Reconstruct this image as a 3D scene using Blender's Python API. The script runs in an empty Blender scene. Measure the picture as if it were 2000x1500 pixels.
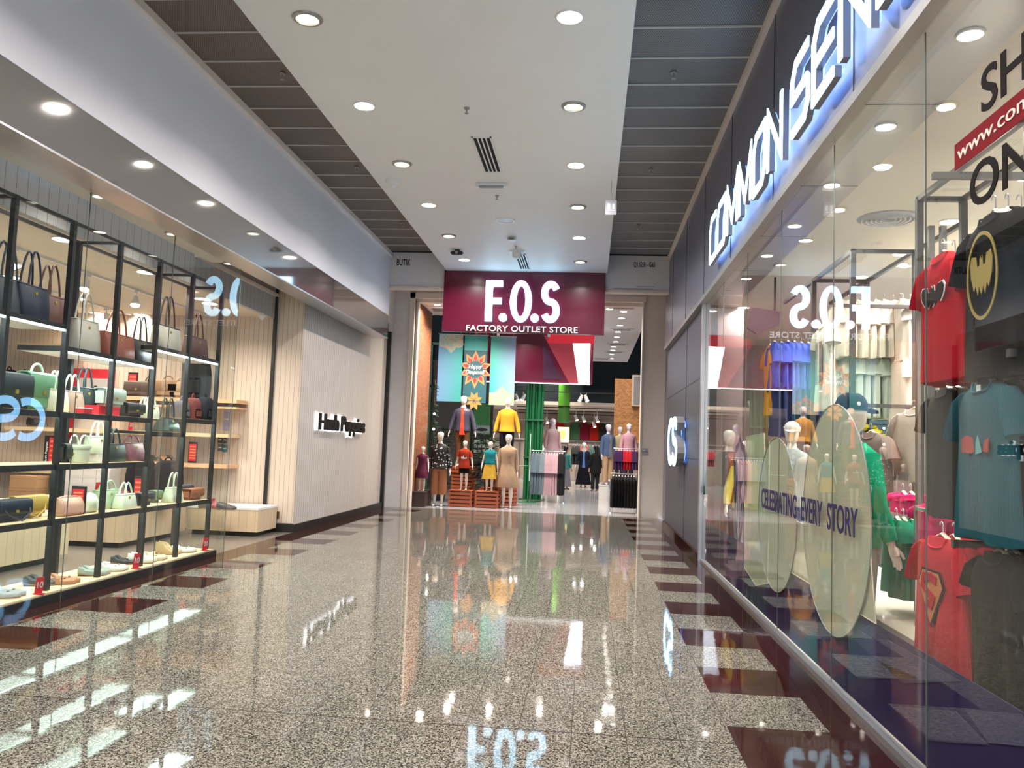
import bpy, bmesh, math, random
from mathutils import Vector, Matrix
C = bpy.context.scene.collection
PI = math.pi
rnd = random.Random(7)

# ------------------------------------------------------------------ camera, world, exposure
CAMH = 1.5
RW = Matrix(((0.99517691, -0.02866659, 0.09381441),
             (0.09130214, -0.07904682, -0.99268098),
             (0.03587251, 0.99645864, -0.07604825)))
FPX = 1620.0
cam = bpy.data.cameras.new('camera')
cam.sensor_width = 36.0
cam.sensor_fit = 'HORIZONTAL'
cam.lens = FPX / 2000.0 * 36.0
cam.clip_end = 200
camo = bpy.data.objects.new('camera', cam)
camo.matrix_world = Matrix.Translation((0, 0, CAMH)) @ RW.to_4x4()
C.objects.link(camo)
bpy.context.scene.camera = camo

def at(px, py, X=None, Y=None, Z=None):
    """the point of the plane X=, Y= or Z= that the photograph shows at pixel px, py"""
    d = RW @ Vector(((px - 1000) / FPX, -(py - 750) / FPX, -1))
    t = X / d.x if X is not None else (Y / d.y if Y is not None else (Z - CAMH) / d.z)
    p = d * t
    p.z += CAMH
    return p

world = bpy.data.worlds.new('world')
bpy.context.scene.world = world
world.use_nodes = True
world.node_tree.nodes['Background'].inputs[0].default_value = (0.85, 0.9, 1.0, 1)
world.node_tree.nodes['Background'].inputs[1].default_value = 0.95
vs = bpy.context.scene.view_settings
vs.view_transform = 'Standard'
vs.look = 'None'
vs.gamma = 1.0
vs.exposure = 1.05
vs.use_curve_mapping = False
cy = bpy.context.scene.cycles
cy.max_bounces = 8
cy.transparent_max_bounces = 24
cy.diffuse_bounces = 3
cy.glossy_bounces = 4
cy.sample_clamp_indirect = 4.0
cy.caustics_reflective = False
cy.caustics_refractive = False

LAMPS = []
def lamp(x, y, z, power, color=(1, 0.94, 0.89), size=0.16, spread=150, ly=None, shape='DISK'):
    l = bpy.data.lights.new('lamp_light', 'AREA')
    l.shape = shape
    l.size = size
    if ly: l.size_y = ly
    l.energy = power
    l.color = color
    l.spread = math.radians(spread)
    o = bpy.data.objects.new('lamp_light', l)
    o.location = (x, y, z)
    C.objects.link(o)
    LAMPS.append(o)
    return o

# ------------------------------------------------------------------ materials
def nodemat(name):
    m = bpy.data.materials.new(name)
    m.use_nodes = True
    nt = m.node_tree
    b = nt.nodes['Principled BSDF']
    return m, nt, b

def mat(name, col, rough=0.6, metal=0.0, emit=None, es=0.0, spec=0.5, coat=0.0, var=0.0, vscale=8.0, bump=0.0, bscale=40.0, sheen=0.0):
    m, nt, b = nodemat(name)
    b.inputs['Base Color'].default_value = (*col, 1)
    b.inputs['Roughness'].default_value = rough
    b.inputs['Metallic'].default_value = metal
    b.inputs['Specular IOR Level'].default_value = spec
    b.inputs['Coat Weight'].default_value = coat
    b.inputs['Sheen Weight'].default_value = sheen
    if emit:
        b.inputs['Emission Color'].default_value = (*emit, 1)
        b.inputs['Emission Strength'].default_value = es
    if var or bump:
        tc = nt.nodes.new('ShaderNodeTexCoord')
        n = nt.nodes.new('ShaderNodeTexNoise')
        n.inputs['Scale'].default_value = vscale
        n.inputs['Detail'].default_value = 4
        nt.links.new(tc.outputs['Object'], n.inputs['Vector'])
        if var:
            mx = nt.nodes.new('ShaderNodeMix'); mx.data_type = 'RGBA'
            mx.inputs['A'].default_value = (*[c * (1 - var) for c in col], 1)
            mx.inputs['B'].default_value = (*[min(1, c * (1 + var)) for c in col], 1)
            nt.links.new(n.outputs['Fac'], mx.inputs['Factor'])
            nt.links.new(mx.outputs['Result'], b.inputs['Base Color'])
        if bump:
            n2 = nt.nodes.new('ShaderNodeTexNoise')
            n2.inputs['Scale'].default_value = bscale
            nt.links.new(tc.outputs['Object'], n2.inputs['Vector'])
            bp = nt.nodes.new('ShaderNodeBump')
            bp.inputs['Strength'].default_value = bump
            bp.inputs['Distance'].default_value = 0.02
            nt.links.new(n2.outputs['Fac'], bp.inputs['Height'])
            nt.links.new(bp.outputs['Normal'], b.inputs['Normal'])
    return m

_fab = {}
def fabric(col, var=0.12):
    k = tuple(round(c, 3) for c in col)
    if k not in _fab:
        _fab[k] = mat('fabric', col, 0.9, spec=0.08, var=var, vscale=9, bump=0.25, bscale=14)
    return _fab[k]
_lea = {}
def leather(col):
    k = tuple(round(c, 3) for c in col)
    if k not in _lea:
        _lea[k] = mat('leather', col, 0.42, spec=0.45, var=0.1, vscale=12, bump=0.12, bscale=90)
    return _lea[k]

class NT:
    """small helper to wire maths nodes"""
    def __init__(s, nt): s.nt = nt
    def v(s, x, sock):
        if isinstance(x, (int, float)): sock.default_value = x
        else: s.nt.links.new(x, sock)
    def m(s, op, a, b=None, c=None):
        n = s.nt.nodes.new('ShaderNodeMath'); n.operation = op
        s.v(a, n.inputs[0])
        if b is not None: s.v(b, n.inputs[1])
        if c is not None: s.v(c, n.inputs[2])
        return n.outputs[0]
    def mixc(s, f, a, b):
        n = s.nt.nodes.new('ShaderNodeMix'); n.data_type = 'RGBA'
        s.v(f, n.inputs['Factor'])
        for x, k in ((a, 'A'), (b, 'B')):
            if isinstance(x, tuple): n.inputs[k].default_value = (*x, 1)
            else: s.nt.links.new(x, n.inputs[k])
        return n.outputs['Result']

def coords(nt, kind='Object'):
    tc = nt.nodes.new('ShaderNodeTexCoord')
    sp = nt.nodes.new('ShaderNodeSeparateXYZ')
    nt.links.new(tc.outputs[kind], sp.inputs[0])
    return tc.outputs[kind], sp.outputs

def granite_mat():
    m, nt, b = nodemat('polished_granite_tiles')
    h = NT(nt)
    vec, (x, y, z) = coords(nt)
    # speckle
    vo = nt.nodes.new('ShaderNodeTexVoronoi'); vo.inputs['Scale'].default_value = 160
    nt.links.new(vec, vo.inputs['Vector'])
    sp = nt.nodes.new('ShaderNodeSeparateColor'); nt.links.new(vo.outputs['Color'], sp.inputs[0])
    no = nt.nodes.new('ShaderNodeTexNoise'); no.inputs['Scale'].default_value = 85; no.inputs['Detail'].default_value = 5
    nt.links.new(vec, no.inputs['Vector'])
    f = h.m('ADD', h.m('MULTIPLY', sp.outputs[0], 0.62), h.m('MULTIPLY', no.outputs['Fac'], 0.5))
    cr = nt.nodes.new('ShaderNodeValToRGB')
    e = cr.color_ramp.elements
    e[0].position = 0.22; e[0].color = (0.012, 0.010, 0.008, 1)
    e[1].position = 0.92; e[1].color = (0.39, 0.368, 0.318, 1)
    for pos, c in ((0.38, (0.014, 0.0125, 0.0105)), (0.47, (0.068, 0.061, 0.049)), (0.62, (0.180, 0.167, 0.138))):
        q = cr.color_ramp.elements.new(pos); q.color = (*c, 1)
    nt.links.new(f, cr.inputs[0])
    # tile to tile variation
    PX, PY = 0.2855, 0.6365
    col = h.m('FLOOR', h.m('DIVIDE', h.m('ADD', x, 50 * PX - 0.81), PX))
    off = h.m('FRACT', h.m('MULTIPLY', col, 0.37))
    yy = h.m('ADD', h.m('DIVIDE', h.m('ADD', y, 60 * PY - 4.55), PY), off)
    row = h.m('FLOOR', yy)
    wn = nt.nodes.new('ShaderNodeTexWhiteNoise'); wn.noise_dimensions = '2D'
    cb = nt.nodes.new('ShaderNodeCombineXYZ'); h.v(col, cb.inputs[0]); h.v(row, cb.inputs[1])
    nt.links.new(cb.outputs[0], wn.inputs['Vector'])
    gran = h.mixc(h.m('MULTIPLY', wn.outputs['Value'], 0.16), cr.outputs[0], (0.062, 0.053, 0.040))
    # dark red border tiles
    t = h.m('FRACT', h.m('DIVIDE', h.m('ADD', y, 127.3 - 4.205), 1.273))
    tooth = h.m('LESS_THAN', t, 0.63 / 1.273)
    r = h.m('GREATER_THAN', x, 0.808)
    r2 = h.m('GREATER_THAN', x, 1.366)
    l = h.m('LESS_THAN', x, -3.765)
    l2 = h.m('LESS_THAN', x, -4.345)
    band = h.m('MAXIMUM', r, l)
    dark = h.m('MAXIMUM', h.m('MULTIPLY', band, tooth), h.m('MAXIMUM', r2, l2))
    dark = h.m('MULTIPLY', dark, h.m('LESS_THAN', y, 18.9))
    dn = nt.nodes.new('ShaderNodeTexNoise'); dn.inputs['Scale'].default_value = 130
    nt.links.new(vec, dn.inputs['Vector'])
    dcol = h.mixc(dn.outputs['Fac'], (0.012, 0.004, 0.0035), (0.045, 0.014, 0.011))
    c1 = h.mixc(dark, gran, dcol)
    # grout
    gx = h.m('LESS_THAN', h.m('FRACT', h.m('DIVIDE', h.m('ADD', x, 50 * PX - 0.81 + 0.0015), PX)), 0.0135)
    gy = h.m('LESS_THAN', h.m('FRACT', yy), 0.005)
    gj = h.m('LESS_THAN', h.m('ABSOLUTE', h.m('SUBTRACT', y, 4.55)), 0.005)
    g = h.m('MAXIMUM', h.m('MULTIPLY', h.m('MAXIMUM', gx, gy), 0.9), gj)
    g = h.m('MULTIPLY', g, h.m('SUBTRACT', 1.0, h.m('MULTIPLY', dark, 0.6)))
    c2 = h.mixc(g, c1, (0.03, 0.026, 0.02))
    nt.links.new(c2, b.inputs['Base Color'])
    # polish
    b.inputs['Specular IOR Level'].default_value = 0.12
    rn = nt.nodes.new('ShaderNodeTexNoise'); rn.inputs['Scale'].default_value = 1.3
    nt.links.new(vec, rn.inputs['Vector'])
    ro = h.m('ADD', 0.012, h.m('MULTIPLY', rn.outputs['Fac'], 0.06))
    nt.links.new(ro, b.inputs['Roughness'])
    bp = nt.nodes.new('ShaderNodeBump'); bp.inputs['Strength'].default_value = 0.05; bp.inputs['Distance'].default_value = 0.01
    bn = nt.nodes.new('ShaderNodeTexNoise'); bn.inputs['Scale'].default_value = 5
    nt.links.new(vec, bn.inputs['Vector']); nt.links.new(bn.outputs['Fac'], bp.inputs['Height'])
    nt.links.new(bp.outputs['Normal'], b.inputs['Normal'])
    return m

def boards_mat(name, axis, pitch, col, line=(0.12, 0.10, 0.085), lw=0.05, wob=0.006, grain=0.25, rough=0.6):
    """vertical boards with dark joints along axis 0 (x) or 1 (y)"""
    m, nt, b = nodemat(name)
    h = NT(nt)
    vec, xyz = coords(nt)
    a = xyz[axis]; z = xyz[2]
    wn = nt.nodes.new('ShaderNodeTexNoise'); wn.inputs['Scale'].default_value = 2.2
    nt.links.new(vec, wn.inputs['Vector'])
    aw = h.m('ADD', a, h.m('MULTIPLY', h.m('SUBTRACT', wn.outputs['Fac'], 0.5), wob * 3))
    q = h.m('DIVIDE', h.m('ADD', aw, 100 * pitch), pitch)
    joint = h.m('LESS_THAN', h.m('FRACT', q), lw)
    bid = h.m('FLOOR', q)
    w = nt.nodes.new('ShaderNodeTexWhiteNoise'); w.noise_dimensions = '1D'
    nt.links.new(bid, w.inputs['W'])
    mp = nt.nodes.new('ShaderNodeMapping')
    s = [28, 28, 28]; s[2] = 1.6
    mp.inputs['Scale'].default_value = s
    nt.links.new(vec, mp.inputs['Vector'])
    gn = nt.nodes.new('ShaderNodeTexNoise'); gn.inputs['Scale'].default_value = 1.0; gn.inputs['Detail'].default_value = 5
    nt.links.new(mp.outputs[0], gn.inputs['Vector'])
    c = h.mixc(h.m('MULTIPLY', gn.outputs['Fac'], grain * 1.6), col, tuple(k * 0.55 for k in col))
    c = h.mixc(h.m('MULTIPLY', w.outputs['Value'], 0.22), c, tuple(k * 0.7 for k in col))
    c = h.mixc(joint, c, line)
    nt.links.new(c, b.inputs['Base Color'])
    b.inputs['Roughness'].default_value = rough
    bp = nt.nodes.new('ShaderNodeBump'); bp.inputs['Strength'].default_value = 0.4; bp.inputs['Distance'].default_value = 0.01
    nt.links.new(h.m('SUBTRACT', 1.0, joint), bp.inputs['Height'])
    nt.links.new(bp.outputs['Normal'], b.inputs['Normal'])
    return m

def perforated_mat(col=(0.045, 0.034, 0.027), hole=(0.012, 0.01, 0.009), p=0.022):
    m, nt, b = nodemat('perforated_metal')
    h = NT(nt)
    vec, (x, y, z) = coords(nt)
    u = h.m('SUBTRACT', h.m('FRACT', h.m('ADD', h.m('DIVIDE', x, p), 500)), 0.5)
    row = h.m('FLOOR', h.m('DIVIDE', y, p))
    v = h.m('SUBTRACT', h.m('FRACT', h.m('ADD', h.m('DIVIDE', y, p), 500)), 0.5)
    u = h.m('SUBTRACT', h.m('FRACT', h.m('ADD', h.m('ADD', h.m('DIVIDE', x, p), 500), h.m('MULTIPLY', row, 0.5))), 0.5)
    d = h.m('ADD', h.m('MULTIPLY', u, u), h.m('MULTIPLY', v, v))
    f = h.m('LESS_THAN', d, 0.085)
    n = nt.nodes.new('ShaderNodeTexNoise'); n.inputs['Scale'].default_value = 0.8
    nt.links.new(vec, n.inputs['Vector'])
    base = h.mixc(n.outputs['Fac'], tuple(c * 0.8 for c in col), tuple(c * 1.5 for c in col))
    nt.links.new(h.mixc(f, base, hole), b.inputs['Base Color'])
    b.inputs['Roughness'].default_value = 0.42
    b.inputs['Metallic'].default_value = 0.1
    return m

def glass_mat(name='shop_glass', tint=(0.975, 0.985, 0.975)):
    m = bpy.data.materials.new(name)
    m.use_nodes = True
    nt = m.node_tree
    nt.nodes.clear()
    h = NT(nt)
    out = nt.nodes.new('ShaderNodeOutputMaterial')
    tr = nt.nodes.new('ShaderNodeBsdfTransparent'); tr.inputs[0].default_value = (*tint, 1)
    gl = nt.nodes.new('ShaderNodeBsdfGlossy'); gl.inputs['Roughness'].default_value = 0.0
    lw = nt.nodes.new('ShaderNodeLayerWeight'); lw.inputs['Blend'].default_value = 0.5
    f = h.m('MINIMUM', h.m('ADD', 0.022, h.m('MULTIPLY', 0.85, h.m('POWER', lw.outputs['Facing'], 5.0))), 0.85)
    mx = nt.nodes.new('ShaderNodeMixShader')
    nt.links.new(f, mx.inputs[0]); nt.links.new(tr.outputs[0], mx.inputs[1]); nt.links.new(gl.outputs[0], mx.inputs[2])
    nt.links.new(mx.outputs[0], out.inputs[0])
    return m

def film_mat(name, col, alpha=0.7, rough=0.5):
    """translucent printed film stuck on glass"""
    m, nt, b = nodemat(name)
    b.inputs['Base Color'].default_value = (*col, 1)
    b.inputs['Roughness'].default_value = rough
    b.inputs['Alpha'].default_value = alpha
    return m

def osb_mat(name, c0=(0.16, 0.055, 0.025), c1=(0.42, 0.17, 0.06)):
    m, nt, b = nodemat(name)
    h = NT(nt)
    vec, xyz = coords(nt)
    vo = nt.nodes.new('ShaderNodeTexVoronoi'); vo.inputs['Scale'].default_value = 16
    mp = nt.nodes.new('ShaderNodeMapping'); mp.inputs['Rotation'].default_value = (0.3, 0.5, 0.4); mp.inputs['Scale'].default_value = (1, 1, 2.2)
    nt.links.new(vec, mp.inputs[0]); nt.links.new(mp.outputs[0], vo.inputs['Vector'])
    sp = nt.nodes.new('ShaderNodeSeparateColor'); nt.links.new(vo.outputs['Color'], sp.inputs[0])
    nt.links.new(h.mixc(sp.outputs[0], c0, c1), b.inputs['Base Color'])
    b.inputs['Roughness'].default_value = 0.6
    return m

M = {}
def setup_mats():
    M['granite'] = granite_mat()
    M['white_paint'] = mat('white_painted_plaster', (0.80, 0.79, 0.80), 0.55, var=0.04, vscale=1.5)
    M['fascia_paint'] = mat('pale_grey_paint', (0.84, 0.83, 0.89), 0.5, var=0.05, vscale=0.8)
    M['bulk_paint'] = mat('grey_paint', (0.80, 0.75, 0.73), 0.6, var=0.04)
    M['cream_paint'] = mat('cream_paint', (0.78, 0.68, 0.59), 0.55, var=0.04)
    M['frame_paint'] = mat('cream_frame_paint', (0.80, 0.69, 0.60), 0.5)
    M['perf_l'] = perforated_mat((0.155, 0.115, 0.082), (0.045, 0.034, 0.025))
    M['perf_r'] = perforated_mat((0.20, 0.19, 0.195), (0.015, 0.015, 0.017))
    M['rib'] = mat('rib_metal', (0.62, 0.59, 0.55), 0.5)
    M['dark_void'] = mat('dark_void_paint', (0.01, 0.01, 0.01), 0.9)
    M['mirror_panel'] = mat('polished_grey_panel', (0.36, 0.34, 0.33), 0.05, 0.75, spec=0.7)
    M['soffit_metal'] = mat('brushed_metal', (0.42, 0.41, 0.40), 0.30, 0.55, var=0.06, vscale=3)
    M['grey_clad'] = mat('grey_purple_cladding', (0.20, 0.192, 0.25), 0.33, 0.35, var=0.05, vscale=0.7)
    M['clad_low'] = mat('dark_grey_purple_cladding', (0.085, 0.08, 0.10), 0.42, 0.0, spec=0.25, var=0.05, vscale=0.7)
    M['clad_lip'] = mat('grey_metal_lip', (0.30, 0.28, 0.26), 0.35, 0.4)
    M['steel'] = mat('satin_steel', (0.55, 0.55, 0.56), 0.28, 0.85)
    M['chrome'] = mat('chrome', (0.75, 0.75, 0.76), 0.15, 0.95)
    M['black_metal'] = mat('black_metal', (0.018, 0.02, 0.02), 0.38, 0.2)
    M['grey_metal'] = mat('charcoal_metal', (0.075, 0.075, 0.075), 0.4, 0.3)
    M['black_plinth'] = mat('black_skirting', (0.012, 0.012, 0.012), 0.4)
    M['boards_x'] = boards_mat('whitewashed_boards_x', 0, 0.082, (0.70, 0.58, 0.47), wob=0.004)
    M['boards_y'] = boards_mat('whitewashed_boards_y', 1, 0.105, (0.60, 0.54, 0.49), lw=0.075, wob=0.003)
    M['boards_y2'] = boards_mat('whitewashed_boards_y2', 1, 0.15, (0.50, 0.48, 0.45), lw=0.04)
    M['boards_wall'] = boards_mat('whitewashed_boards_wall', 0, 0.14, (0.66, 0.58, 0.47), lw=0.03)
    M['bench_y'] = boards_mat('bench_boards_y', 1, 0.13, (0.62, 0.47, 0.31), lw=0.025, line=(0.25, 0.17, 0.1))
    M['bench_x'] = boards_mat('bench_boards_x', 0, 0.13, (0.62, 0.47, 0.31), lw=0.025, line=(0.25, 0.17, 0.1))
    M['pine'] = mat('pine_shelf', (0.72, 0.55, 0.34), 0.5, var=0.1, vscale=6)
    M['pine_orange'] = mat('orange_pine_shelf', (0.72, 0.43, 0.24), 0.5, var=0.1, vscale=6)
    M['white_lam'] = mat('white_laminate', (0.72, 0.70, 0.68), 0.35)
    M['shop_floor'] = mat('grey_brown_floor', (0.14, 0.12, 0.105), 0.25, var=0.1, vscale=3)
    M['shop_ceiling'] = mat('cream_ceiling', (0.66, 0.58, 0.47), 0.7)
    M['white_ceiling'] = mat('white_shop_ceiling', (0.72, 0.68, 0.60), 0.7)
    M['glass'] = glass_mat()
    M['glass_edge'] = mat('glass_edge', (0.10, 0.12, 0.11), 0.3)
    M['led_white'] = mat('lamp_lens_white', (1, 1, 1), 0.5, emit=(1.0, 0.90, 0.76), es=14)
    M['led_dots'] = mat('lamp_lens_led', (1, 1, 1), 0.5, emit=(0.95, 1.0, 0.60), es=0.8)
    M['led_mid'] = mat('diode_light', (1, 1, 1), 0.5, emit=(1.0, 1.0, 0.85), es=4.0)
    M['led_cool'] = mat('lamp_lens_cool', (1, 1, 1), 0.5, emit=(1.0, 0.96, 0.88), es=9)
    M['led_green'] = mat('led_strip_greenish', (1, 1, 1), 0.5, emit=(0.70, 1.0, 0.84), es=8)
    M['led_strip'] = mat('led_strip', (1, 1, 1), 0.5, emit=(0.80, 0.97, 1.0), es=11)
    M['lamp_ring'] = mat('lamp_ring', (0.34, 0.33, 0.31), 0.35, 0.5)
    M['lamp_ring_white'] = mat('white_lamp_ring', (0.75, 0.73, 0.70), 0.4)
    M['sign_face'] = mat('sign_letter_face', (1, 1, 1), 0.5, emit=(0.40, 0.76, 1.0), es=2.8)
    M['logo_face'] = mat('logo_light_face', (1, 1, 1), 0.5, emit=(0.22, 0.58, 1.0), es=7.5)
    M['sign_dot'] = mat('sign_dot_face', (1, 1, 1), 0.5, emit=(0.5, 0.8, 1.0), es=2.8)
    M['halo'] = mat('letter_halo_light', (1, 1, 1), 0.5, emit=(0.12, 0.30, 1.0), es=1.2)
    M['halo_white'] = mat('letter_halo_white', (1, 1, 1), 0.5, emit=(0.9, 0.95, 1.0), es=1.5)
    M['letter_side'] = mat('letter_side_metal', (0.36, 0.35, 0.36), 0.35, 0.4)
    M['maroon'] = mat('maroon_sign_board', (0.12, 0.004, 0.026), 0.22, spec=0.6)
    M['white_plastic'] = mat('white_plastic', (0.74, 0.74, 0.76), 0.35)
    M['clear_plastic'] = mat('grey_plastic', (0.33, 0.33, 0.36), 0.2)
    M['black_plastic'] = mat('black_plastic', (0.015, 0.015, 0.015), 0.4)
    M['bulk_print'] = mat('faint_print', (0.36, 0.30, 0.30), 0.7)
    M['black_vinyl'] = mat('dark_brown_vinyl', (0.016, 0.012, 0.011), 0.8, spec=0.1)
    M['navy_film'] = mat('navy_window_film', (0.013, 0.011, 0.065), 0.6, spec=0.2)
    M['navy_film2'] = mat('slate_blue_window_film', (0.045, 0.045, 0.105), 0.7, spec=0.2, var=0.25, vscale=60)
    M['cream_film'] = film_mat('cream_translucent_film', (0.56, 0.56, 0.40), 0.66)
    M['cream_film2'] = film_mat('sage_translucent_film', (0.52, 0.55, 0.40), 0.80)
    M['purple_film'] = mat('purple_vinyl', (0.03, 0.018, 0.075), 0.7, spec=0.15)
    M['red_film'] = mat('red_window_film', (0.20, 0.006, 0.012), 0.7, spec=0.1)
    M['pale_letters'] = mat('pale_vinyl_letters', (0.78, 0.66, 0.56), 0.5)
    M['silver_letters'] = mat('silver_letters', (0.75, 0.72, 0.76), 0.35, 0.2, emit=(0.9, 0.85, 0.9), es=0.12)
    M['mannequin'] = mat('white_mannequin_shell', (0.80, 0.73, 0.66), 0.35)
    M['mannequin_lilac'] = mat('lilac_white_mannequin_shell', (0.76, 0.72, 0.78), 0.35)
    M['skin'] = mat('skin', (0.42, 0.24, 0.16), 0.55)
    M['hair'] = mat('black_hair', (0.012, 0.01, 0.01), 0.5)
    M['crate'] = mat('orange_wood_crate', (0.42, 0.10, 0.035), 0.6, var=0.25, vscale=5)
    M['crate_back'] = mat('crate_inside', (0.12, 0.03, 0.015), 0.8)
    M['green_paint'] = mat('green_gloss_paint', (0.012, 0.16, 0.055), 0.25, spec=0.6)
    M['green_light'] = mat('lime_green_paint', (0.10, 0.36, 0.03), 0.4)
    M['green_board'] = mat('green_board', (0.06, 0.30, 0.07), 0.5)
    M['dark_wall'] = mat('dark_green_black_wall', (0.008, 0.02, 0.026), 0.7)
    M['taupe_wall'] = mat('taupe_wall', (0.125, 0.10, 0.095), 0.6)
    M['store_floor'] = mat('polished_grey_floor', (0.36, 0.37, 0.40), 0.12, spec=0.6, var=0.08, vscale=1.5)
    M['store_wall'] = mat('beige_store_wall', (0.62, 0.52, 0.45), 0.6)
    M['osb_dark'] = osb_mat('osb_dark', (0.13, 0.04, 0.02), (0.30, 0.115, 0.045))
    M['osb'] = osb_mat('osb_board', (0.40, 0.17, 0.06), (0.68, 0.33, 0.12))
    M['leaf'] = mat('dark_leaf', (0.018, 0.06, 0.02), 0.4, var=0.3, vscale=20)
    M['leaf_light'] = mat('pale_leaf', (0.42, 0.50, 0.38), 0.4)
    M['trunk'] = mat('plant_stem', (0.06, 0.04, 0.02), 0.8)
    M['cardboard'] = mat('cardboard', (0.40, 0.22, 0.11), 0.8, var=0.15, vscale=3)
    M['white_box'] = mat('white_shoe_box', (0.58, 0.53, 0.50), 0.6)
    M['red'] = mat('red_card', (0.55, 0.02, 0.035), 0.5)
    M['white_ink'] = mat('white_ink', (0.85, 0.85, 0.85), 0.6)
    M['paper'] = mat('white_paper', (0.75, 0.73, 0.70), 0.6)
    M['wood_frame'] = mat('brown_wood_frame', (0.20, 0.085, 0.05), 0.5, var=0.15)
    M['gold'] = mat('gold_print', (0.42, 0.31, 0.06), 0.4, 0.4)
    M['hanger'] = mat('pale_wood_hanger', (0.72, 0.66, 0.52), 0.5)
    M['pink_wall'] = mat('dusty_pink_wall', (0.48, 0.36, 0.37), 0.6)
setup_mats()
# ------------------------------------------------------------------ mesh helpers
class MB:
    def __init__(s): s.v = []; s.f = []
    def add(s, vs, fs):
        b = len(s.v)
        s.v += [tuple(p) for p in vs]
        s.f += [tuple(b + i for i in f) for f in fs]
        return s
    def box(s, x0, y0, z0, x1, y1, z1):
        x0, x1 = min(x0, x1), max(x0, x1); y0, y1 = min(y0, y1), max(y0, y1); z0, z1 = min(z0, z1), max(z0, z1)
        return s.add([(x0, y0, z0), (x1, y0, z0), (x1, y1, z0), (x0, y1, z0), (x0, y0, z1), (x1, y0, z1), (x1, y1, z1), (x0, y1, z1)],
                     [(0, 3, 2, 1), (4, 5, 6, 7), (0, 1, 5, 4), (1, 2, 6, 5), (2, 3, 7, 6), (3, 0, 4, 7)])
    def loft(s, rings, cap=True, closed=True):
        n = len(rings[0]); b = len(s.v)
        for r in rings: s.v += [tuple(p) for p in r]
        for i in range(len(rings) - 1):
            for j in range(n if closed else n - 1):
                k = (j + 1) % n
                s.f.append((b + i * n + j, b + i * n + k, b + (i + 1) * n + k, b + (i + 1) * n + j))
        if cap and closed:
            s.f.append(tuple(b + j for j in reversed(range(n))))
            s.f.append(tuple(b + (len(rings) - 1) * n + j for j in range(n)))
        return s
    def tube(s, pts, r, n=8, cap=True, flat=1.0, closed=False):
        pts = [Vector(p) for p in pts]
        if not isinstance(r, (list, tuple)): r = [r] * len(pts)
        rings = []
        d0 = (pts[1] - pts[0]).normalized()
        ref = Vector((0, 0, 1)) if abs(d0.z) < 0.9 else Vector((1, 0, 0))
        a = d0.cross(ref).normalized()
        for i, p in enumerate(pts):
            if closed: d = (pts[(i + 1) % len(pts)] - pts[i - 1])
            elif i == 0: d = pts[1] - pts[0]
            elif i == len(pts) - 1: d = pts[-1] - pts[-2]
            else: d = (pts[i + 1] - p).normalized() + (p - pts[i - 1]).normalized()
            d = d.normalized() if d.length > 1e-9 else d0
            a = (a - d * a.dot(d))
            a = a.normalized() if a.length > 1e-6 else d.orthogonal().normalized()
            b = d.cross(a)
            rr = r[i]
            rings.append([p + a * rr * math.cos(t) + b * rr * flat * math.sin(t) for t in [2 * PI * k / n for k in range(n)]])
        if closed: rings.append(rings[0]); cap = False
        return s.loft(rings, cap)
    def prism(s, poly, o, u, v, w):
        """poly in (u, v) from origin o, thickness vector w"""
        o, u, v, w = Vector(o), Vector(u), Vector(v), Vector(w)
        a = [o + u * p[0] + v * p[1] for p in poly]
        n = len(a)
        if u.cross(v).dot(w) < 0: a.reverse()
        vs = a + [p + w for p in a]
        fs = [tuple(reversed(range(n))), tuple(range(n, 2 * n))]
        fs += [(i, (i + 1) % n, n + (i + 1) % n, n + i) for i in range(n)]
        return s.add(vs, fs)
    def lathe(s, prof, c=(0, 0, 0), n=20, ax='z'):
        c = Vector(c); rings = []
        for r, z in prof:
            ring = []
            for k in range(n):
                t = 2 * PI * k / n
                q = (r * math.cos(t), r * math.sin(t), z)
                if ax == 'x': q = (q[2], q[0], q[1])
                elif ax == 'y': q = (q[0], q[2], -q[1])
                ring.append(c + Vector(q))
            rings.append(ring)
        return s.loft(rings)
    def ell(s, c, rx, ry, rz, n=14, m=9):
        prof = [(math.sin(PI * i / m) if 0 < i < m else 0.02, -math.cos(PI * i / m)) for i in range(m + 1)]
        rings = [[(c[0] + rx * r * math.cos(2 * PI * k / n), c[1] + ry * r * math.sin(2 * PI * k / n), c[2] + rz * z) for k in range(n)] for r, z in prof]
        return s.loft(rings)
    def stroke(s, pts, w, o, u, v, t):
        """flat stroke path of width w extruded by t: pts in (u, v)"""
        P = [Vector((p[0], p[1])) for p in pts]; L = []; R = []
        for i, p in enumerate(P):
            if i == 0: d = P[1] - P[0]; k = 1
            elif i == len(P) - 1: d = P[-1] - P[-2]; k = 1
            else:
                d1 = (p - P[i - 1]).normalized(); d2 = (P[i + 1] - p).normalized()
                d = d1 + d2
                if d.length < 1e-5: d = d2
                k = 1 / max(0.45, d.normalized().dot(d2))
            d = d.normalized(); nrm = Vector((-d.y, d.x)) * (w / 2 * k)
            L.append(p + nrm); R.append(p - nrm)
        o, u, v, t = Vector(o), Vector(u), Vector(v), Vector(t)
        n = len(P)
        f = lambda q, k: o + u * q.x + v * q.y + t * k
        vs = [f(q, 0) for q in L] + [f(q, 0) for q in R] + [f(q, 1) for q in L] + [f(q, 1) for q in R]
        fs = []
        for i in range(n - 1):
            fs += [(i, i + 1, n + i + 1, n + i), (2 * n + i, 3 * n + i, 3 * n + i + 1, 2 * n + i + 1),
                   (i, 2 * n + i, 2 * n + i + 1, i + 1), (n + i, n + i + 1, 3 * n + i + 1, 3 * n + i)]
        fs += [(0, n, 3 * n, 2 * n), (n - 1, 3 * n - 1, 4 * n - 1, 2 * n - 1)]
        fs[-1] = (n - 1, 3 * n - 1, 4 * n - 1, 2 * n - 1)
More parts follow.
